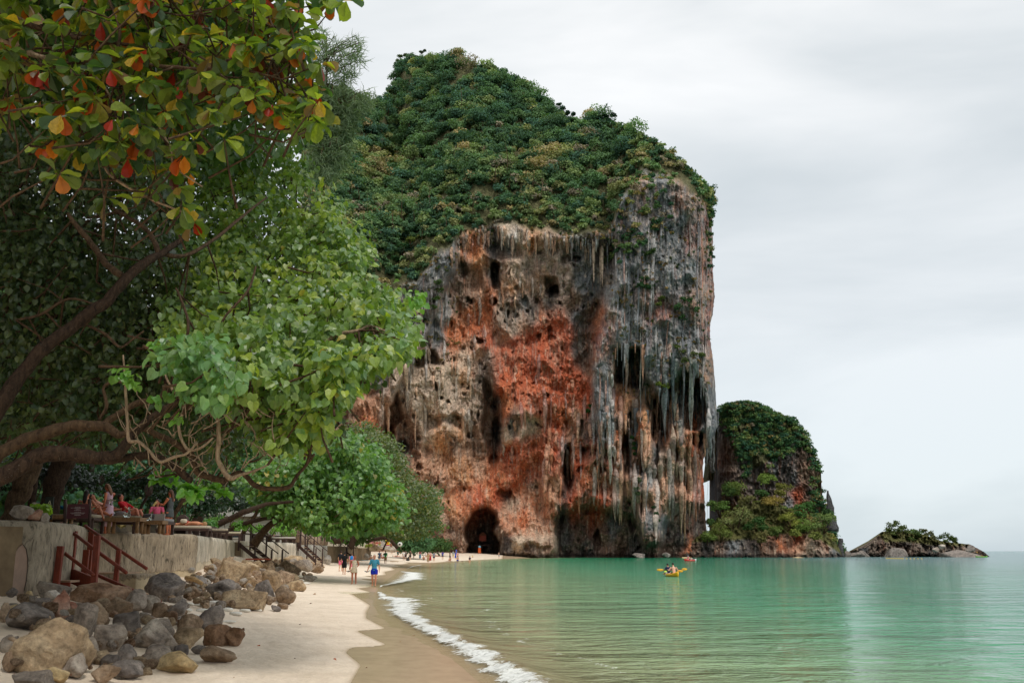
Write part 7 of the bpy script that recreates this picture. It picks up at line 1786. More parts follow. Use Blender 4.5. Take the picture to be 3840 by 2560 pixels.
def person(lab, loc, rz=0.0, H=1.7, pose='stand', skin=(196, 144, 112), hair=(70, 48, 36), long=False, top=None, bottom=None, skirt=None, female=False, det=0, hat=None, bag=None, group=None, opts=None, bald=False, sleeves=.5, pant=.25, stripe=None):
    a = opts or {}
    root = empty("person", loc, rz); tag(root, lab, "person", group)
    J = joints(pose, H, a); h = H
    vox = {0: .034, 1: .022, 2: .014}[det]; n = {0: 8, 1: 10, 2: 12}[det]
    side = (J['shR'] - J['shL']).normalized(); hips = (J['hiR'] - J['hiL']).normalized()
    fb = 1.0 if not female else .9
    torso = [J['pel'] * 1 - (J['wai'] - J['pel']) * .55, J['pel'], J['wai'], J['che'], J['shl'] - (J['shl'] - J['che']) * .25, J['shl'] + (J['nek'] - J['shl']) * .5]
    tr = [(.066, .050), (.086, .062), (.066 * fb + .004, .050), (.083 * fb, .060), (.094 * fb, .052), (.040, .034)]
    def body(mb, g=0.0, parts=('t', 'a', 'l', 'h')):
        if 't' in parts: mb.tube(torso, [((x + g) * h, (y + g) * h) for x, y in tr], n, side=side)
        if 'h' in parts:
            mb.tube([J['shl'], J['nek'], J['hed'] - (J['hed'] - J['nek']) * .3], [.036 * h, .031 * h, .030 * h], n)
            up = (J['hed'] - J['nek']).normalized(); fwd = side.cross(up) * -1
            if fwd.length < .1: fwd = V_(0, -1, 0)
            M = Matrix((side, up.cross(side), up)).transposed()
            mb.ball(J['hed'], (.043 * h, .053 * h, .066 * h), n + 2, 8, M)
            mb.ball(J['hed'] - up * .030 * h + M @ V_(0, -.010 * h, 0), (.034 * h, .042 * h, .040 * h), n, 7, M)
            if det: mb.ball(J['hed'] + M @ V_(0, -.054 * h, -.010 * h), (.009 * h, .014 * h, .014 * h), 6, 5, M); [mb.ball(J['hed'] + M @ V_(s * .045 * h, .004 * h, -.006 * h), (.006 * h, .012 * h, .018 * h), 6, 5, M) for s in (-1, 1)]
        for k in 'LR':
            if 'a' in parts:
                mb.tube([J['sh' + k], (J['sh' + k] + J['el' + k]) / 2, J['el' + k], J['el' + k] + (J['ha' + k] - J['el' + k]) * .35, J['ha' + k]], [.034 * h, .029 * h, .023 * h, .024 * h, .015 * h], n)
                d = (J['ha' + k] - J['el' + k]).normalized(); sd = d.cross(side if abs(d.dot(side)) < .9 else V_(0, 1, 0)).normalized()
                pc = J['ha' + k] + d * .025 * h
                mb.tube([J['ha' + k] - d * .005 * h, pc, pc + d * .026 * h], [(.015 * h, .011 * h), (.023 * h, .011 * h), (.022 * h, .010 * h)], 8, side=sd)
                if det == 2:
                    curl = sd.cross(d).normalized()
                    for i, L_ in enumerate((.036, .042, .039, .030)):
                        o_ = pc + d * .024 * h + sd * (i - 1.5) * .0125 * h
                        mb.tube([o_, o_ + d * L_ * .55 * h + curl * .004 * h, o_ + d * L_ * h * .9 + curl * .016 * h], [.0062 * h, .0056 * h, .0045 * h], 6)
                    mb.tube([J['ha' + k] + sd * -.016 * h + d * .012 * h, pc - sd * .030 * h + d * .008 * h, pc - sd * .033 * h + d * .03 * h], [.0075 * h, .0068 * h, .005 * h], 6)
            if 'l' in parts:
                hp, kn, an, to = J['hi' + k], J['kn' + k], J['an' + k], J['to' + k]
                mb.tube([hp, hp + (kn - hp) * .35, hp + (kn - hp) * .8, kn, kn + (an - kn) * .3, kn + (an - kn) * .75, an], [(.056 * h), .052 * h, .038 * h, .034 * h, .035 * h, .023 * h, .021 * h], n)
                ft = (to - an); heel = an - V_(ft.x, ft.y, 0) * .18 + V_(0, 0, -.015 * h)
                mb.tube([heel, an + V_(0, 0, -.012 * h), an + ft * .55, to], [(.020 * h, .020 * h), (.024 * h, .024 * h), (.026 * h, .018 * h), (.022 * h, .011 * h)], 8, side=(side if pose != 'x' else None))
    mb = MB(); body(mb)
    me = fuse(mb, vox * h / 1.7, skin_m(skin), "body", 3 if det == 2 else 2)
    link("body", me, root)
    up = (J['hed'] - J['nek']).normalized(); M = Matrix((side, up.cross(side), up)).transposed()
    if not bald:
        mb = MB(); mb.ball(J['hed'] + M @ V_(0, .010 * h, .012 * h), (.049 * h, .055 * h, .064 * h), 12, 8, M)
        if long:
            mb.tube([J['hed'] + M @ V_(0, .035 * h, .03 * h), J['hed'] + M @ V_(0, .052 * h, -.05 * h), J['hed'] + M @ V_(0, .055 * h, -.13 * h), J['hed'] + M @ V_(0, .048 * h, -.20 * h)], [(.044 * h, .030 * h), (.046 * h, .026 * h), (.044 * h, .020 * h), (.024 * h, .010 * h)], 10, side=side)
        if det: 
            hm = fuse(mb, .012, hair_m(hair), "hair", 1); link("hair", hm, root)
        else: mb.build("hair", hair_m(hair), root, True)
    if det:
        mb = MB()
        for s in (-1, 1): mb.ball(J['hed'] + M @ V_(s * .017 * h, -.0500 * h, .004 * h), (.0065 * h, .004 * h, .0042 * h), 6, 5, M)
        mb.build("eyes", plain("dark_eye", (40, 28, 24), .3, .5), root, True)
        mb = MB(); mb.ball(J['hed'] + M @ V_(0, -.0480 * h, -.036 * h), (.013 * h, .006 * h, .0045 * h), 8, 5, M); mb.build("mouth", plain("lip", (150, 80, 72), .5), root, True)
    if hat:
        mb = MB(); mb.ball(J['hed'] + up * .035 * h, (.055 * h, .06 * h, .04 * h), 10, 6, M); mb.tube([J['hed'] + up * .030 * h, J['hed'] + up * .038 * h], [.075 * h, .07 * h], 14); mb.build("hat", cloth(hat), root, True)
    if top:
        mb = MB(); g = .009
        mb.tube(torso[0 if not (bottom or skirt) or pose != 'bikini' else 1:], [((x + g) * h, (y + g) * h) for x, y in tr][0:], n + 2, side=side)
        for k in 'LR':
            if sleeves > 0:
                e = J['sh' + k] + (J['el' + k] - J['sh' + k]) * min(1, sleeves * 1.25)
                mb.tube([J['shl'] + (J['sh' + k] - J['shl']) * .4, J['sh' + k], e] + ([J['ha' + k] + (J['el' + k] - J['ha' + k]) * .12] if sleeves > .9 else []), [.040 * h, .042 * h, .034 * h] + ([.022 * h] if sleeves > .9 else []), n)
        link("top", fuse(mb, vox * .9, cloth(top), "top", 2), root)
    if bottom:
        mb = MB(); g = .010
        mb.tube([torso[0] * .6 + torso[1] * .4, torso[1], torso[1] + (torso[2] - torso[1]) * .45], [(.080 * h, .062 * h), ((.086 + g) * h, (.062 + g) * h), ((.074 + g) * h, (.056 + g) * h)], n + 2, side=hips)
        for k in 'LR':
            hp, kn, an = J['hi' + k], J['kn' + k], J['an' + k]
            q = hp + (kn - hp) * min(1, pant * 2); pts = [hp, hp + (q - hp) * .5, q]; rad = [.066 * h, .064 * h, .060 * h if pant < .6 else .046 * h]
            if pant > .6: pts.append(kn + (an - kn) * .85); rad.append(.034 * h)
            mb.tube(pts, rad, n)
        link("shorts" if pant < .6 else "trousers", fuse(mb, vox * .9, cloth(bottom), "shorts", 2), root)
    if stripe:
        mb = MB(); hp, kn = J['hiL'] if stripe[1] < 0 else J['hiR'], J['knL'] if stripe[1] < 0 else J['knR']; q = hp + (kn - hp) * pant * 1.9
        mb.beam(hp + side * stripe[1] * .066 * h + V_(0, -.012, .02), q + side * stripe[1] * .062 * h + V_(0, -.012, 0), .03, .012, (1, 0, 0)); mb.build("side_stripe", cloth(stripe[0]), root)
    if skirt:
        c_, ln = skirt; mb = MB(); t0 = torso[1] + (torso[2] - torso[1]) * .8; kn = (J['knL'] + J['knR']) / 2; an = (J['anL'] + J['anR']) / 2
        e = J['pel'] + (kn - J['pel']) * min(1, ln) if ln <= 1 else kn + (an - kn) * (ln - 1)
        mb.tube([t0, torso[1], torso[1] + (e - torso[1]) * .4, torso[1] + (e - torso[1]) * .75, e], [(.078 * h, .062 * h), (.098 * h, .078 * h), (.108 * h, .086 * h), (.112 * h, .092 * h), (.118 * h, .100 * h)], 16, side=hips)
        mb.build("skirt", cloth(c_), root, True)
    if bag:
        mb = MB(); bk = M @ V_(0, .105 * h, 0); c0 = (J['che'] + J['shl']) / 2
        bb = MB(); bb.tube([c0 + bk - up * .11 * h, c0 + bk - up * .08 * h, c0 + bk, c0 + bk + up * .06 * h, c0 + bk + up * .08 * h], [(.055 * h, .03 * h), (.078 * h, .05 * h), (.082 * h, .052 * h), (.066 * h, .042 * h), (.03 * h, .02 * h)], 12, side=side)
        bgo = bb.build("backpack", cloth(bag), root, True)
        for s in (-1, 1):
            mb = MB(); mb.tube([c0 + side * s * .05 * h + bk * .8 + up * .05 * h, J['shl'] + side * s * .06 * h + up * .03 * h, c0 + side * s * .06 * h + M @ V_(0, -.062 * h, 0), c0 + side * s * .07 * h - up * .09 * h + bk * .4], .010 * h, 6); mb.build("strap", cloth(bag), bgo, True)
    return root
SK = [(198, 146, 114), (214, 164, 134), (172, 118, 86), (224, 178, 150), (150, 100, 72)]
TH = lambda u, v: on_ground(u, v)
# ---- the walkers nearest the camera
man = person("grey haired man walking in a turquoise T-shirt and blue shorts carrying sandals", TH(1402, 2197), 0.02, 1.80, 'stand', (204, 138, 108), (196, 190, 180), top=(70, 142, 168), bottom=(30, 48, 168), det=2, sleeves=.62, pant=.30, stripe=((196, 70, 170), 1),
             opts=dict(swing=.28, set=dict(elL=(-.165, .02, .63), haL=(-.205, -.05, .50), elR=(.15, .03, .63), haR=(.165, -.02, .49))))
woman = person("woman walking in a cream top and lace skirt beside the man in turquoise", TH(1327, 2189), -.05, 1.66, 'stand', (184, 112, 80), (166, 120, 84), long=False, female=True, top=(226, 212, 190), skirt=((214, 196, 168), .52), det=2, sleeves=0,
               opts=dict(swing=-.30, set=dict(elL=(-.16, .06, .63), haL=(-.20, .10, .50), elR=(.15, .02, .66), haR=(.13, -.09, .62), hed=(.012, -.012, .925))))
def shoes(lab, at, col, sole):
    r = empty("sandals", at); tag(r, lab, "sandals")
    for s, rz in ((-1, .5), (1, -.5)):
        m = MB(); m.tube([(s * .05 - .11, -.02, -.03), (s * .05 - .04, -.03, -.03), (s * .05 + .05, 0, -.02), (s * .05 + .12, 0, .0)], [(.028, .018), (.042, .02), (.045, .018), (.03, .012)], 8, side=(0, 1, 0)); o = m.build("sandal", cloth(col), r, True); o.rotation_euler = (0, rz * .5, rz)
        m = MB(); m.tube([(s * .05 - .12, -.02, -.052), (s * .05 + .13, 0, -.02)], [(.04, .008), (.04, .008)], 8, side=(0, 1, 0)); q = m.build("sole", cloth(sole), o, True)
    return r
ml = np.array(man.location); shoes("dark sandals with pale soles held by the man in turquoise", ml + np.array([-.385, -.09, .84]), (46, 54, 66), (180, 190, 196))
wl = np.array(woman.location); shoes("black sandals held by the woman in cream", wl + np.array([-.345, .17, .75]), (40, 36, 34), (120, 110, 100))
person("walker seen from behind in black with a black backpack and bare calves", TH(1290, 2154), math.pi, 1.72, 'stand', SK[0], (34, 26, 24), top=(34, 34, 36), bottom=(28, 28, 30), bag=(30, 30, 32), det=1, pant=.42, opts=dict(swing=.25))
person("walker in pink shorts and dark top just before the black backpack", TH(1277, 2141), math.pi - .2, 1.74, 'stand', SK[1], (52, 36, 30), top=(44, 44, 50), bottom=(226, 110, 140), bag=(36, 38, 42), det=1, pant=.40, opts=dict(swing=-.2))
person("person in a pink dress with a bright blue backpack seen from behind", TH(1318, 2147), math.pi, 1.62, 'stand', SK[1], (104, 74, 56), female=True, top=(232, 148, 160), skirt=((232, 136, 150), .85), bag=(40, 128, 196), det=1, opts=dict(swing=.2))
for a in [
    ("woman in a denim pinafore walking away past the sunbathers", 1422, 2110, math.pi, 1.66, 'stand', dict(top=(86, 108, 138), skirt=((96, 112, 136), .5), female=True, hair=(120, 76, 50), opts=dict(swing=.2))),
    ("man in a green shirt with a dark grey backpack walking away", 1445, 2113, math.pi, 1.76, 'stand', dict(top=(36, 160, 84), bottom=(150, 122, 84), bag=(58, 62, 62), pant=.5, sleeves=.8, opts=dict(swing=.2))),
    ("pale man in dark trunks standing on the rocks", 1438, 2070, .3, 1.78, 'stand', dict(skin=(226, 184, 160), bottom=(40, 36, 40), opts=dict(swing=.1))),
    ("person in red beside the yellow notice on the rocks", 1447, 2052, 0, 1.72, 'stand', dict(top=(206, 60, 44), bottom=(190, 54, 40), opts=dict(swing=.1))),
    ("woman in a pale lilac skirt turning on the sand", 1469, 2078, .6, 1.66, 'stand', dict(top=(90, 84, 100), skirt=((214, 200, 222), .8), female=True, opts=dict(swing=.2))),
    ("bare chested man in teal shorts walking up the beach", 1491, 2087, 2.6, 1.78, 'stand', dict(skin=SK[2], bottom=(40, 130, 142), opts=dict(swing=.3))),
    ("woman in a black skirt of a group walking to the water", 1521, 2099, .2, 1.66, 'stand', dict(top=(120, 112, 104), skirt=((44, 42, 44), .8), female=True, hair=(36, 28, 26), opts=dict(swing=.2))),
    ("man in dark patterned shirt and shorts of the walking group", 1538, 2100, .1, 1.74, 'stand', dict(top=(72, 62, 52), bottom=(50, 44, 40), hair=(30, 24, 22), pant=.4, opts=dict(swing=-.2))),
    ("person in a white cap and grey shorts of the walking group", 1551, 2094, -.3, 1.72, 'stand', dict(top=(196, 192, 188), bottom=(128, 126, 130), hat=(232, 230, 220), opts=dict(swing=.2))),
    ("woman in a pink top and long light blue skirt", 1575, 2097, .1, 1.68, 'stand', dict(top=(216, 120, 132), skirt=((110, 168, 212), 1.5), female=True, hair=(110, 66, 44))),
    ("man in a grey shirt and navy shorts standing at the water edge", 1627, 2105, math.pi, 1.76, 'stand', dict(top=(134, 142, 152), bottom=(44, 52, 74), hair=(110, 70, 44), opts=dict(swing=.1))),
    ("person all in black standing by the water", 1687, 2099, 1.2, 1.76, 'stand', dict(top=(42, 40, 42), bottom=(40, 38, 40), pant=.45, opts=dict(swing=.4))),
    ("man in a grey green shirt and khaki shorts by the water", 1699, 2094, .4, 1.76, 'stand', dict(top=(130, 144, 140), bottom=(176, 170, 130), pant=.4)),
    ("woman in a royal blue dress at the water edge", 1708, 2097, .5, 1.68, 'stand', dict(top=(36, 70, 176), skirt=((34, 66, 170), 1.2), female=True, hair=(110, 64, 44))),
    ("woman in a long red dress at the back of the beach", 1614, 2068, 0, 1.66, 'stand', dict(top=(214, 160, 150), skirt=((176, 36, 44), 1.7), female=True)),
    ("person in a tan robe beside the long red dress", 1606, 2068, 0, 1.66, 'stand', dict(top=(178, 150, 110), skirt=((170, 140, 104), 1.5), female=True)),
    ("bather in orange by the seated friends at the back", 1594, 2070, 0, 1.66, 'stand', dict(top=(214, 140, 96), bottom=(190, 190, 190))),
    ("dark haired person standing with hands behind the head", 1599, 2066, 0, 1.70, 'stand', dict(top=(60, 54, 60), bottom=(50, 50, 54), opts=dict(set=dict(elL=(-.19, -.02, .90), haL=(-.07, .03, .95), elR=(.19, -.02, .90), haR=(.07, .03, .95))))),
    ("person in a bright blue top under the blue green tree", 1577, 2062, 0, 1.66, 'stand', dict(top=(34, 120, 196), bottom=(180, 140, 120))),
    ("bather half hidden under the end of the tree boughs", 1563, 2062, .4, 1.66, 'stand', dict(top=(210, 150, 110), bottom=(44, 44, 50))),
    ("woman in yellow raising one arm towards the cliff", 1645, 2076, 0, 1.68, 'stand', dict(top=(214, 170, 70), bottom=(170, 180, 190), female=True, opts=dict(set=dict(elR=(.20, -.02, .86), haR=(.31, -.04, .93))))),
    ("person with a purple backpack facing the cliff", 1660, 2071, math.pi, 1.72, 'stand', dict(top=(50, 96, 180), bottom=(70, 74, 80), bag=(96, 70, 150))),
    ("bather wrapped in a blue towel by the cave side", 1711, 2073, .2, 1.66, 'stand', dict(top=(50, 90, 180), skirt=((50, 90, 180), .6), female=True)),
    ("pale sunburnt man behind the blue towel", 1717, 2070, .3, 1.78, 'stand', dict(skin=(222, 160, 140), bottom=(190, 180, 170))),
    ("bare chested man in teal shorts wading below the cliff", 1871, 2094, 1.2, 1.76, 'stand', dict(skin=(224, 178, 150), bottom=(30, 110, 150), hair=(40, 30, 28))),
    ("red shirted person standing high under the trees", 1381, 2034, 0, 1.70, 'stand', dict(top=(190, 50, 50), bottom=(40, 40, 44))),
    ("dark haired bather in the shade under the boughs", 1483, 2050, 0, 1.72, 'stand', dict(skin=SK[2], bottom=(90, 60, 60))),
    ("bather in red shorts standing before the tree roots", 1507, 2056, 0, 1.72, 'stand', dict(skin=SK[2], bottom=(150, 60, 50))),
    ("person in white by the dark boughs at the back", 1514, 2076, 0, 1.6, 'stand', dict(top=(226, 222, 216), bottom=(190, 180, 170)))]:
    lab, u, v, rz, H, ps, kw = a
    kw.setdefault('skin', random.choice(SK)); person(lab, TH(u, v), rz, H, ps, group="people on the far part of the beach", **kw)
for a in [
    ("woman in a white wrap sitting against the far wall", 1358, 2098, .4, dict(top=(226, 216, 206), female=True, hair=(90, 52, 36))),
    ("dark haired sunbather sitting with knees up by the far wall", 1378, 2099, .6, dict(skin=SK[2], bottom=(60, 50, 50), hair=(34, 26, 24))),
    ("sunbather bent forward behind the man in turquoise", 1394, 2102, .5, dict(skin=SK[4], bottom=(90, 120, 130), hair=(34, 26, 24))),
    ("person in white sitting next to the denim pinafore", 1436, 2094, -.2, dict(top=(226, 224, 222), bottom=(150, 60, 50), female=True)),
    ("brown haired friend sitting behind the green shirt", 1430, 2092, .3, dict(skin=SK[1], top=(180, 110, 80))),
    ("sunburnt bather sitting near the teal shorts", 1501, 2079, .2, dict(skin=(206, 120, 96), bottom=(60, 60, 70))),
    ("bather with a red bag sitting behind the walking group", 1515, 2083, -.4, dict(skin=SK[1], bottom=(200, 40, 40))),
    ("seated friend in a white shirt of the close group on the sand", 1597, 2088, .5, dict(top=(220, 214, 210), hair=(60, 44, 36))),
    ("seated friend in brown of the close group on the sand", 1604, 2087, -.4, dict(skin=SK[0], top=(120, 90, 76))),
    ("red haired seated friend of the close group on the sand", 1612, 2088, -.2, dict(skin=SK[3], bottom=(150, 150, 170), hair=(130, 64, 40))),
    ("bather in dark swimwear sitting behind the close group", 1589, 2075, .2, dict(skin=SK[2], bottom=(40, 40, 44))),
    ("crouching person in dark clothes under the purple backpack", 1656, 2077, .2, dict(top=(60, 56, 62), bottom=(60, 56, 60))),
    ("first of three bathers sitting at the foot of the cliff", 1677, 2069, .3, dict(skin=SK[0], bottom=(120, 80, 70))),
    ("second of three bathers sitting at the foot of the cliff, in pink", 1683, 2069, -.1, dict(top=(214, 120, 120))),
    ("third of three bathers sitting at the foot of the cliff, dark haired", 1689, 2070, -.5, dict(skin=SK[2], hair=(30, 24, 24))),
    ("child in yellow crouching at the water edge", 1771, 2090, .9, dict(top=(214, 196, 90), hair=(140, 110, 70))),
    ("seated bather in pale rose on the tumbled rocks", 1396, 2044, .2, dict(skin=SK[1], top=(200, 130, 130))),
    ("seated bather with dark hair on the tumbled rocks", 1405, 2044, .1, dict(skin=SK[2])),
    ("seated bather in red on the tumbled rocks", 1413, 2046, -.3, dict(top=(176, 60, 56))),
    ("bather in lime shorts sitting up on the low pale rock", 1424, 2044, 0, dict(skin=SK[2], bottom=(170, 220, 70))),
    ("bather lying back against the white rock face", 1404, 2026, .2, dict(skin=SK[4])),
    ("dark haired bather by the yellow notice", 1466, 2050, .2, dict(skin=SK[4], hair=(24, 20, 20)))]:
    lab, u, v, rz, kw = a
    p = TH(u, v) if v > 2066 else P(u, v, 172)
    H = 1.1 if 'child' in lab else 1.68
    kw.setdefault('skin', random.choice(SK)); person(lab, p, rz, H, 'sit', group="bathers sitting on sand and rocks", **kw)
for a in [("sunbather lying flat beside the grey shirted man", 1646, 2085, 1.4, dict(skin=(206, 120, 84), bottom=(150, 60, 50))), ("sunbather lying on dark towel behind the close group", 1586, 2079, 1.5, dict(skin=SK[1], bottom=(40, 40, 44))),
          ("sunbather lying on a striped towel near the teal shorts", 1500, 2086, 1.4, dict(skin=SK[3], bottom=(90, 70, 80))), ("sunbather lying under the far wall on a lime towel", 1348, 2096, 1.5, dict(skin=SK[0], bottom=(60, 60, 60)))]:
    lab, u, v, rz, kw = a; person(lab, TH(u, v), rz, 1.68, 'lie', group="sunbathers lying on the sand", opts=dict(lie=True), **kw)
# in the water
for a in [("bare backed man in blue shorts standing thigh deep", 1716, 2104, -.6, math.pi, dict(skin=SK[1], bottom=(50, 60, 150), hair=(90, 60, 44))), ("dark haired bather standing waist deep with arms on the water", 1760, 2110, -.95, math.pi - .3, dict(skin=SK[1], hair=(60, 30, 28), opts=dict(set=dict(elR=(.22, -.03, .66), haR=(.34, -.05, .60))))),
          ("reddish haired bather behind the waist deep bather", 1762, 2100, -.8, .3, dict(skin=SK[1], hair=(110, 56, 44), top=(70, 60, 70))), ("swimmer with only a dark head above the water", 1733, 2108, -1.42, .5, dict(skin=SK[1], hair=(30, 24, 24)))]:
    lab, u, v, dz, rz, kw = a; g = G(u, v, 0); g[2] = dz; person(lab, g, rz, 1.72, 'stand', group="bathers in the shallows", **kw)
# towels and small beach things
for i, (u, v, w, d, rgb, lab) in enumerate([(1500, 2087, 40, 9, (190, 90, 90), "reddish striped towel under the sunbather near the teal shorts"), (1597, 2089, 34, 6, (230, 226, 220), "white towel under the close group on the sand"), (1586, 2080, 26, 6, (50, 50, 60), "dark towel behind the close group"),
                                            (1348, 2098, 30, 8, (196, 220, 110), "lime towel at the foot of the far wall"), (1366, 2101, 34, 8, (110, 150, 160), "grey blue towel by the two sitting bathers"), (1640, 2086, 20, 5, (200, 120, 100), "pinkish towel under the flat sunbather"), (1520, 2080, 14, 6, (220, 210, 196), "pale towel behind the walking group"), (1480, 2068, 30, 8, (180, 140, 96), "tan mat by the roots"), (1682, 2071, 30, 6, (150, 110, 96), "brown mat at the foot of the cliff")]):
    g = TH(u, v); s = mpp(g[1]); m = MB(); m.box((0, 0, 0), (w * s, 1.3, .05)); o = m.build("towel", cloth(rgb), None, False, .01); o.location = (g[0], g[1], g[2] + .06); tag(o, lab, "towel")
for i, (u, v, r, rgb, lab) in enumerate([(1530, 2076, .28, (60, 56, 56), "black bag on the sand behind the walking group"), (1533, 2092, .2, (70, 66, 60), "dark bundle on the sand between the walkers"), (1515, 2082, .22, (204, 36, 36), "bright red bag beside a sitting bather"), (1415, 2106, .24, (40, 40, 50), "navy bag at the feet of the sitting friends"), (1334, 2096, .2, (170, 220, 60), "lime bag by the far wall"), (1762, 2084, .25, (60, 60, 60), "dark bag at the water edge by the child")]):
    g = TH(u, v); m = MB(); m.ball((0, 0, r * .6), (r * 1.2, r * .8, r * .7), 10, 7); m.tube([(-r * .5, 0, r * 1.1), (0, 0, r * 1.7), (r * .5, 0, r * 1.1)], .03, 5); o = m.build("beach_bag", cloth(rgb), None, True); o.location = g; tag(o, lab, "bag")
# yellow notice and white ring shaped float
r = empty("notice_sign", P(1452, 2064, 176)); tag(r, "yellow notice with red writing propped on the rocks", "sign")
m = MB(); m.box((0, 0, 1.3), (.75, .05, 1.1)); bd = m.build("board", plain("yellow_board", (236, 206, 50)), r)
m = MB(); m.box((0, 0, .9), (.72, .06, .28)); m.build("lower_band", plain("magenta_band", (196, 60, 110)), bd)
m = MB(); m.box((-.02, -.04, 1.62), (.34, .02, .10)); m.box((.05, -.04, 1.44), (.22, .02, .10)); m.box((-.02, -.04, 1.26), (.3, .02, .10)); m.build("lettering", plain("red_lettering", (200, 60, 40)), bd)
m = MB(); m.box((0, .04, .5), (.07, .05, 1.0)); m.build("post", WOOD_DARK, r)
r = empty("parasol", P(1499, 2060, 170)); tag(r, "tilted white parasol with a dark centre under the boughs", "parasol")
m = MB(); k = 14; ring = [(0, -.05, .25)] + [(.42 * math.cos(t), .06, .9 + .42 * math.sin(t)) for t in np.linspace(0, 6.283, k, endpoint=False)]
m = MB(); V = [(.15 * math.cos(t), -.02, .9 + .15 * math.sin(t)) for t in np.linspace(0, 6.283, k, endpoint=False)] + [(.42 * math.cos(t), .14, .9 + .38 * math.sin(t)) for t in np.linspace(0, 6.283, k, endpoint=False)]
m.add(V, [(i, (i + 1) % k, k + (i + 1) % k, k + i) for i in range(k)]); m.build("canopy", cloth((236, 234, 228)), r, True)
m = MB(); m.ball((0, 0, .9), (.15, .05, .15)); m.build("hub", cloth((40, 40, 40)), r, True); m = MB(); m.tube([(0, .05, .9), (.2, .3, 0)], .03, 6); m.build("pole", WOOD_GREY, r)
r = empty("shrine", P(1798, 2076, 296)); tag(r, "small orange draped shrine post at the mouth of the cave", "shrine")
m = MB(); m.box((0, 0, 1.0), (.9, .7, 1.6), taper=.8); m.build("draped_base", cloth((190, 88, 44)), r, False, .05); m = MB(); m.ball((0, 0, 2.0), (.4, .35, .35)); m.build("top", cloth((120, 170, 190)), r, True)
r = empty("spirit_house", P(1810, 2030, 308)); tag(r, "little red spirit house on a platform inside the cave", "shrine")
m = MB(); m.box((0, 0, 1.0), (2.0, 1.2, 1.6)); m.build("cabin", plain("dull_red_paint", (130, 60, 44)), r); m = MB(); m.box((0, 0, 2.3), (2.6, 1.8, .9), taper=.2); m.build("roof", plain("brown_roof", (110, 70, 50)), r); m = MB(); m.box((0, 0, -1.0), (5, 2, .3)); m.box((-2, 0, -2), (.2, .2, 2)); m.box((2, 0, -2), (.2, .2, 2)); m.build("platform", WOOD_DARK, r)

# ================================================================== the terrace life
def deck_item(u, v, Y): return PP(u, v, Y)
def daybed(lab, u, Y, w, d, rz=0.0, hgt=.38, mat=WOOD_DARK, pad=(150, 138, 118), back=True):
    p = P(u, 1995, Y); r = empty("sun_lounger", (p[0], p[1], TZ), rz); tag(r, lab, "sun lounger", "sun loungers on the terrace")
    for sx in (-1, 1):
        for sy in (-1, 1): m = MB(); m.box((sx * (w / 2 - .08), sy * (d / 2 - .08), hgt / 2), (.09, .09, hgt)); m.build("leg", mat, r)
    m = MB(); m.box((0, 0, hgt + .02), (w, d, .08)); m.build("frame", mat, r, False, .01)
    m = MB(); m.box((0, 0, hgt + .12), (w * .96, d * .96, .12)); m.build("mattress", cloth(pad), r, True, .03)
    if back: m = MB(); m.beam((-w * .40, 0, hgt + .18), (-w * .58, 0, hgt + .55), .10, d * .95, (0, 1, 0)); m.build("backrest", cloth(pad), r, True, .03)
    return r
def table(lab, u, v, Y, w, d, h=.36):
    p = P(u, v, Y); r = empty("low_table", (p[0], p[1], TZ)); tag(r, lab, "table", "low timber tables on the terrace")
    m = MB(); m.box((0, 0, h), (w, d, .12)); m.build("tabletop", WOOD_TABLE, r, False, .01)
    for sx in (-1, 1):
        for sy in (-1, 1): m = MB(); m.tube([(sx * (w / 2 - .12), sy * (d / 2 - .1), 0), (sx * (w / 2 - .12), sy * (d / 2 - .1), h - .05)], .06, 9); m.build("leg", WOOD_TABLE, r, True)
    return r
daybed("dark timber day bed behind the maroon notice board", 262, 33.0, 1.9, 1.0, 0, .42)
daybed("cushioned day bed under the woman with crossed legs", 400, 34.2, 2.3, 1.0, 0, .42, pad=(120, 108, 88))
daybed("day bed with grey mattress behind the two low tables", 520, 35.2, 2.2, 1.0, 0, .36, pad=(140, 134, 132))
daybed("low lounger with cream mattress by the newel post", 690, 41.0, 2.1, .8, .1, .26, pad=(186, 172, 150))
daybed("lounger behind the balustrade nearest the newel post", 775, 48, 2.0, .8, .3, .3, pad=(186, 172, 150))
daybed("second lounger behind the balustrade", 835, 56, 2.0, .8, .3, .3, pad=(176, 164, 140))
daybed("lounger past the leaning trunk", 1060, 78, 2.0, .8, .3, .3, pad=(196, 188, 176))
table("larger low table with glasses and a bottle", 470, 1978, 34.6 - 1.8, 1.15, .6, .44)
table("smaller low table with a glass and a menu stand", 578, 1978, 35.6 - 1.6, .74, .55, .38)
table("dark tray table behind the notice board", 215, 1978, 32.0, .9, .6, .5)
GLASS = NT("clear_glass"); gb = GLASS.n("ShaderNodeBsdfGlass"); gb.inputs['Roughness'].default_value = .03; gb.inputs['Color'].default_value = (.92, .96, .94, 1); GLASS = GLASS.done(gb.outputs[0])
def vessel(name, lab, cat, p, prof, mat=GLASS, tube_straw=False, group=None):
    r = empty(name, p); tag(r, lab, cat, group); m = MB(); m.tube([(0, 0, z) for z, _ in prof], [q for _, q in prof], 12); m.build("body", mat, r, True)
    if tube_straw: m = MB(); m.tube([(0, 0, .02), (.03, 0, .24)], .006, 5); m.build("straw", cloth((230, 230, 226)), r)
    return r
tp = lambda u, Y, z: (float(P(u, 1970, Y)[0]), float(Y), TZ + z)
vessel("drinking_glass", "tall glass left of the bottle on the larger table", "glass", tp(465, 32.6, .50), [(0, .035), (.16, .042)], group="glasses on the low tables")
vessel("drinking_glass", "tall glass touching the bottle on the larger table", "glass", tp(472, 32.7, .50), [(0, .035), (.17, .042)], group="glasses on the low tables")
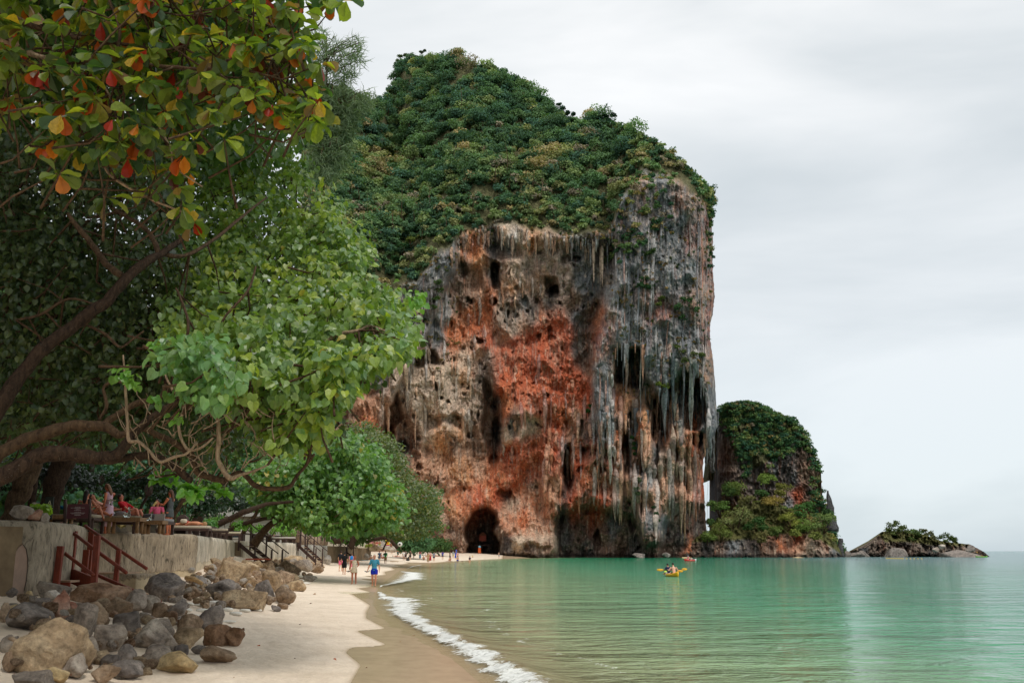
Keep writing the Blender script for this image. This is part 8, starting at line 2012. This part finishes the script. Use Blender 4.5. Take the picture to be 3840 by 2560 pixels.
vessel("drinking_glass", "short glass on the smaller table", "glass", tp(553, 33.8, .44), [(0, .045), (.10, .05)], group="glasses on the low tables")
vessel("drinking_glass", "tall glass with a straw on the smaller table", "glass", tp(563, 33.9, .44), [(0, .035), (.19, .04)], GLASS, True, group="glasses on the low tables")
vessel("glass_bottle", "clear glass bottle on the larger table", "bottle", tp(480, 32.7, .50), [(0, .06), (.05, .065), (.16, .05), (.24, .03), (.32, .028), (.34, .04)])
m = MB(); m.box((0, 0, .11), (.34, .05, .22), rot=Matrix.Rotation(R(-12), 3, 'X')); o = m.build("menu_stand", cloth((168, 156, 148))); o.location = tp(597, 33.9, .44); tag(o, "grey menu stand on the smaller low table", "menu")
def cushion(lab, p, size, rgb, rot=(0, 0, 0)):
    V, F = ico(3); W = np.sign(V) * np.abs(V) ** .62 * np.array(size) / 2; o = link("cushion", mesh_np("cushion", W, F, None, True, cloth(rgb))); o.location = p; o.rotation_euler = rot; tag(o, lab, "cushion", "cushions on the loungers")
cushion("long teal bolster behind the crossed legs", tp(383, 35.2, .88), (.60, .3, .26), (20, 110, 118), (0, .1, 0)); cushion("grey cushion by the foot of the reclining guest", tp(449, 33.4, .66), (.34, .26, .14), (128, 118, 116))
cushion("dark grey bolster on the bed behind the smaller table", tp(560, 34.5, .60), (.46, .3, .18), (88, 82, 84)); cushion("cream pillow beside the sunbather at the newel post", tp(688, 40.8, .62), (.26, .24, .18), (214, 198, 176))
cushion("blue cushion behind the danger sign", tp(228, 33.6, .86), (.22, .2, .12), (30, 90, 120)); cushion("white pillow on the bed behind the notice board", tp(308, 32.8, .60), (.28, .2, .14), (190, 184, 186))
# guests
person("waitress in a long lilac dress bending over with a tray", (float(P(427, 1990, 34.6)[0]), 34.0, TZ), 1.15 - math.pi, 1.70, 'stand', (188, 110, 78), (112, 74, 48), long=True, female=True, top=(196, 160, 172), skirt=((206, 170, 184), 1.55), det=1, sleeves=0,
       opts=dict(set=dict(che=(0, -.02, .71), shl=(0, -.03, .805), nek=(0, -.05, .845), hed=(0, -.085, .915), elL=(-.12, -.10, .68), haL=(-.10, -.24, .66), elR=(.13, .02, .64), haR=(.13, -.02, .48))))
person("waitress in a short dark grey dress holding a small book", (float(P(624, 2000, 37.2)[0]), 37.4, TZ), -math.pi / 2 - .25, 1.68, 'stand', (196, 116, 80), (88, 58, 40), long=True, female=True, top=(84, 88, 88), skirt=((80, 84, 84), .50), det=2, sleeves=0,
       opts=dict(set=dict(elL=(-.13, -.05, .67), haL=(-.06, -.03, .79), elR=(.12, -.09, .66), haR=(.11, -.25, .69))))
person("guest in a pink patterned shirt seated facing the beach", (float(P(573, 1990, 37)[0]), 37.3, TZ + .42), .1, 1.66, 'seat', (190, 124, 98), (56, 36, 32), female=True, top=(218, 100, 132), bottom=(200, 90, 120), det=2, opts=dict(lean=.05, set=dict(elL=(-.16, -.04, .20), haL=(-.05, -.13, .16), elR=(.16, -.04, .20), haR=(.05, -.14, .17))))
person("reclining guest with crossed bare legs on the day bed", (float(P(336, 1990, 33.4)[0]), 33.4, TZ + .50), 1.35, 1.68, 'seat', (176, 110, 80), (80, 56, 44), female=True, bottom=(140, 100, 90), det=1, opts=dict(lean=-.35, set=dict(knL=(-.06, -.22, .20), anL=(-.02, -.30, -.02), toL=(-.02, -.37, -.05), knR=(.06, -.22, .12), anR=(.05, -.40, .05), toR=(.05, -.44, .10))))
person("long haired guest seen from behind above the notice board", (float(P(312, 1990, 33.2)[0]), 33.2, TZ + .50), math.pi, 1.68, 'seat', (176, 112, 84), (36, 24, 20), long=True, female=True, bottom=(60, 50, 50), det=1, opts=dict(lean=.02))
person("reclining guest in red with one arm behind the head", (float(P(484, 1990, 35.2)[0]), 35.0, TZ + .48), 1.45, 1.7, 'seat', (190, 120, 94), (60, 44, 38), top=(180, 36, 44), bottom=(120, 60, 60), det=1, opts=dict(lean=-.5, set=dict(knL=(-.06, -.20, .22), anL=(-.06, -.28, .02), toL=(-.06, -.34, .02), knR=(.06, -.22, .20), anR=(.06, -.32, .02), toR=(.06, -.38, .02))))
person("guest lying with a stretched leg on the bed behind the tables", (float(P(420, 1990, 34.6)[0]), 34.6, TZ + .46), 1.5, 1.7, 'seat', (186, 120, 92), (70, 50, 40), bottom=(60, 60, 66), det=1, opts=dict(lean=-1.2, set=dict(knL=(-.06, -.24, .08), anL=(-.06, -.46, .04), toL=(-.06, -.50, .08), knR=(.06, -.22, .13), anR=(.06, -.40, .02), toR=(.06, -.46, .04))))
person("sunbather in a red bikini lying on the low lounger", (float(P(668, 1990, 41)[0]) - .5, 41.0, TZ + .40), math.pi / 2, 1.66, 'lie', (206, 140, 104), (170, 130, 90), female=True, bottom=(170, 44, 44), det=1, opts=dict(lie=True, prone=True), pant=.1)
for (u, Y, lab) in [(775, 48, "sunbather on the lounger behind the first balusters"), (835, 56, "sunbather on the second lounger behind the balustrade"), (1060, 78, "sunbather on the lounger past the leaning trunk")]:
    q = P(u, 1990, Y); person(lab, (q[0] - .6, q[1], TZ + .44), math.pi / 2 + .3, 1.7, 'lie', (212, 150, 116), (120, 90, 60), bottom=(60, 70, 90), det=0, opts=dict(lie=True), pant=.2)
m = MB(); m.tube([(0, 0, 0), (0, 0, .015)], [.17, .18], 18); o = m.build("serving_tray", WOOD_GREY); q = P(414, 1876, 34); o.location = q; tag(o, "round tray held out by the waitress in lilac", "tray")
vessel("water_jug", "clear jug beneath the tray of the waitress in lilac", "jug", tuple(P(417, 1893, 33.8)), [(0, .05), (.1, .06), (.16, .045), (.2, .055)])
m = MB(); m.box((0, 0, 0), (.04, .12, .17), rot=Matrix.Rotation(R(35), 3, 'Y')); o = m.build("order_book", cloth((206, 184, 120))); o.location = P(581, 1888, 37.0); tag(o, "small cream book held up by the waitress in grey", "book")
for (u, v, Y, s, lab) in [(558, 1834, 38, 1.0, "dark wicker lantern hanging between the two waitresses"), (380, 1800, 42, .8, "faint dark wicker lantern hanging over the waitress in lilac"), (345, 1752, 40, .7, "dark wicker lantern hanging nearest the forked trunk")]:
    r = empty("wicker_lantern", P(u, v, Y)); tag(r, lab, "lantern", "wicker lanterns hanging under the trees")
    m = MB()
    for k in range(16):
        t = k / 16 * 6.283; m.tube([(math.cos(t) * rr * s, math.sin(t) * rr * s, z * s) for z, rr in ((-.24, .06), (-.14, .13), (0, .15), (.14, .11), (.24, .04))], .010, 4)
    for z, rr in ((-.24, .06), (-.1, .14), (.08, .14), (.24, .04)): m.tube([(math.cos(t) * rr * s, math.sin(t) * rr * s, z * s) for t in np.linspace(0, 6.283, 13)], .008, 4)
    m.build("wicker_cage", WOOD_DARK, r); m = MB(); m.tube([(0, 0, .24 * s), (0, 0, 2.0)], .008, 4); m.build("cord", WOOD_DARK, r)
# straw hut roof, bungalow and pale box behind the plants
def pavilion(lab, u, v, Y, w, h, roof_rgb, wall_rgb):
    p = P(u, v, Y); r = empty("bungalow", (p[0], p[1], 2.4)); tag(r, lab, "bungalow", "bungalows behind the trees")
    m = MB(); m.box((0, 0, h / 2), (w, 3, h)); m.build("wall", plain("render_%d" % wall_rgb[0], wall_rgb), r)
    m = MB(); m.box((0, 0, h + .45), (w * 1.2, 4.2, .9), taper=.35); m.build("roof", plain("roof_%d" % roof_rgb[0], roof_rgb), r)
    for k in range(3):
        f = MB(); f.box((w * (-.3 + .3 * k), -1.52, h * .5), (.9, .06, 1.1)); fo_ = f.build("window", plain("dark_pane", (50, 54, 56), .2, .5), r)
        m = MB(); x = w * (-.3 + .3 * k); z = h * .5
        for q_, sz_ in (((x, -1.56, z + .58), (1.02, .06, .06)), ((x, -1.56, z - .58), (1.02, .06, .06)), ((x - .48, -1.56, z), (.06, .06, 1.1)), ((x + .48, -1.56, z), (.06, .06, 1.1))): m.box(q_, sz_)
        m.build("frame", plain("white_frame", (220, 214, 200)), fo_)
pavilion("pale bungalow glimpsed between the trunks and thickets", 905, 1930, 92, 8, 2.6, (128, 124, 114), (190, 186, 172))
pavilion("white bungalow glimpsed behind the bamboo fence", 1260, 1990, 150, 9, 2.8, (150, 140, 120), (226, 214, 190))
m = MB(); m.box((0, 0, 0), (.85, .5, 1.05)); o = m.build("cabinet_box", plain("pale_cream_box", (226, 220, 190)), None, False, .03); o.location = P(1345, 2012, 146); tag(o, "pale cream box on a post beyond the far hedge", "box")
# ropes and vines in the gap
for (u0, v0, u1_, v1_, Y, lab) in [(2654, 1700, 2652, 1990, 318, "thin vine hanging straight in the gap beside the cliff"), (2664, 1772, 2666, 1960, 318, "thin vine hanging from the broken column"), (2683, 1640, 2684, 1960, 318, "wavy vine nearest the steep island")]:
    m = MB(); q = P(u0, v0, Y); pts = [P(u0 + (u1_ - u0) * t + 1.6 * math.sin(t * 14 + u0), v0 + (v1_ - v0) * t, Y) - q for t in np.linspace(0, 1, 18)]; m.tube(pts, .035, 4); o = m.build("hanging_vine", BARK, None, True); o.location = q; tag(o, lab, "vine")
# buoy line
for k in range(16):
    u = 3324 + k * 6.2 if k < 11 else 3400 + (k - 11) * 14; g = G(u, 2093.2 + k * .1, 0); m = MB(); m.ball((0, 0, .08), (.22, .12, .14), 8, 6); o = m.build("buoy", plain("yellow_float", (206, 176, 84)), None, True); o.location = g; tag(o, "small yellow float, %s" % ("first of the swimming line on its landward end", "second of the swimming line from its landward end", "last of the swimming line on its seaward end")[0 if k == 0 else 1 if k == 1 else 2] if k in (0, 1, 15) else "small yellow float strung along the swimming line off the islet", "buoy", "yellow floats of the swimming line")
# ================================================================== kayaks
def kayak(lab, u, v, rz, L_, Wd, bands, seats=2, crew=(), name="kayak"):
    g = G(u, v, 0); r = empty(name, (g[0], g[1], 0.0), rz); tag(r, lab, "kayak")
    n = 22; prof = []
    for i in range(n + 1):
        t = i / n; y = (t - .5) * L_; w = Wd / 2 * (math.sin(math.pi * min(max(t, .012), .988)) ** .55); rise = .20 * abs(2 * t - 1) ** 3
        prof.append((y, w, rise))
    b0 = 0.0
    for bname, t1, rgb in bands:
        m = MB(); i0, i1 = int(round(b0 * n)), int(round(t1 * n)); V = []; F = []
        for i in range(i0, i1 + 1):
            y, w, rs_ = prof[i]; V += [(-w, y, .16 + rs_), (-w * .95, y, .02 + rs_ * .6), (-w * .5, y, -.10 + rs_ * .5), (0, y, -.13 + rs_ * .5), (w * .5, y, -.10 + rs_ * .5), (w * .95, y, .02 + rs_ * .6), (w, y, .16 + rs_), (w * .82, y, .23 + rs_), (w * .5, y, .20 + rs_ if 5 > i or i > n - 5 else .10), (0, y, .24 + rs_ if 5 > i or i > n - 5 else .07), (-w * .5, y, .20 + rs_ if 5 > i or i > n - 5 else .10), (-w * .82, y, .23 + rs_)]
        for i in range(i1 - i0):
            for k in range(12): F.append((i * 12 + k, i * 12 + (k + 1) % 12, (i + 1) * 12 + (k + 1) % 12, (i + 1) * 12 + k))
        F.append(tuple(range(12))[::-1]); F.append(tuple((i1 - i0) * 12 + k for k in range(12)))
        m.add(V, F); m.build(bname, plain("plastic_%d_%d_%d" % rgb, rgb, .35, .5, .04), r, True); b0 = t1
    m = MB(); m.tube([(0, L_ * .36, .30), (0, L_ * .30, .26)], [(.10, .03), (.10, .03)], 8, side=(1, 0, 0)); m.build("hatch", plain("dark_hatch", (40, 36, 34), .5), r)
    return r
YEL = (240, 180, 24)
ky = kayak("yellow kayak with white and lime bow carrying two paddlers", 2518, 2160, R(9), 3.3, .74, [("stern_hull", .62, YEL), ("white_band", .80, (232, 232, 226)), ("bow_hull", 1.0, (180, 220, 40))])
kl = Vector(ky.location); Rz = Matrix.Rotation(ky.rotation_euler.z, 3, 'Z'); 
kd = Matrix.Rotation(R(9), 3, 'Z') @ Vector((0, 1, 0))
def at_k(d, z=.0, x=0.0): p = kl + kd * d + Vector((kd.y, -kd.x, 0)) * x; return (p.x, p.y, z)
ky.rotation_euler = (0, 0, R(9))
person("bare backed paddler at the stern of the yellow kayak", at_k(-.75, .10), math.pi + R(10), 1.80, 'seat', (226, 172, 146), (48, 32, 28), bottom=(40, 36, 38), det=1, opts=dict(lean=.34, set=dict(elL=(-.21, -.09, .20), haL=(-.20, -.22, .24), elR=(.22, -.08, .20), haR=(.22, -.20, .24))))
person("dark haired paddler in a navy top at the bow of the yellow kayak", at_k(.35, .10, -.08), math.pi + R(20), 1.68, 'seat', (206, 140, 112), (34, 24, 30), top=(44, 44, 76), bottom=(200, 190, 200), det=1, opts=dict(lean=.30))
def paddle(lab, p, span, rz, tilt, rgb=(238, 176, 40)):
    r = empty("paddle", p); tag(r, lab, "paddle"); r.rotation_euler = (0, tilt, rz)
    m = MB(); m.tube([(-span / 2 + .2, 0, 0), (span / 2 - .2, 0, 0)], .018, 7); m.build("shaft", plain("black_shaft", (30, 30, 32), .4), r)
    for s in (-1, 1): m = MB(); m.tube([(s * (span / 2 - .46), 0, 0), (s * (span / 2 - .38), 0, 0), (s * (span / 2 - .2), 0, 0), (s * (span / 2 - .02), 0, 0)], [(.02, .02), (.08, .012), (.10, .012), (.055, .010)], 10, side=(0, .3, 1)); m.build("blade", plain("orange_yellow_blade", rgb, .4), r, True)
paddle("yellow bladed paddle held by the stern paddler", at_k(-.35, .54), 2.4, R(6), R(-1.5)); paddle("lower yellow bladed paddle held by the bow paddler", at_k(.2, .46, -.05), 2.1, R(-4), R(3), (222, 156, 30))
k2 = kayak("red kayak with a white prow and one paddler near the island", 2589, 2102, R(-50), 3.6, .8, [("hull", .84, (206, 30, 26)), ("white_prow", 1.0, (232, 232, 230))]); p2 = k2.location
person("paddler in pink with a pale cap in the red kayak", (p2.x - .5, p2.y - .3, .12), -.8, 1.7, 'seat', (222, 150, 140), (200, 200, 200), top=(226, 150, 150), hat=(214, 214, 220), opts=dict(lean=-.05)); person("child in white sitting in front in the red kayak", (p2.x + .3, p2.y + .2, .12), -.8, 1.25, 'seat', SK[3], (120, 80, 60), top=(230, 226, 220), opts=dict(lean=0))
k3 = kayak("tiny green kayak off the seaward tip of the islet", 3681, 2088, R(70), 3.4, .8, [("hull", 1.0, (110, 190, 60))]); p3 = k3.location
person("paddler in dark clothes in the tiny green kayak", (p3.x + .2, p3.y, .12), 1.0, 1.7, 'seat', SK[0], (40, 30, 28), top=(60, 54, 56), opts=dict(lean=.1)); paddle("white bladed paddle raised beside the tiny green kayak", (p3.x - .6, p3.y, 1.0), 2.2, 0, R(40), (236, 236, 232))
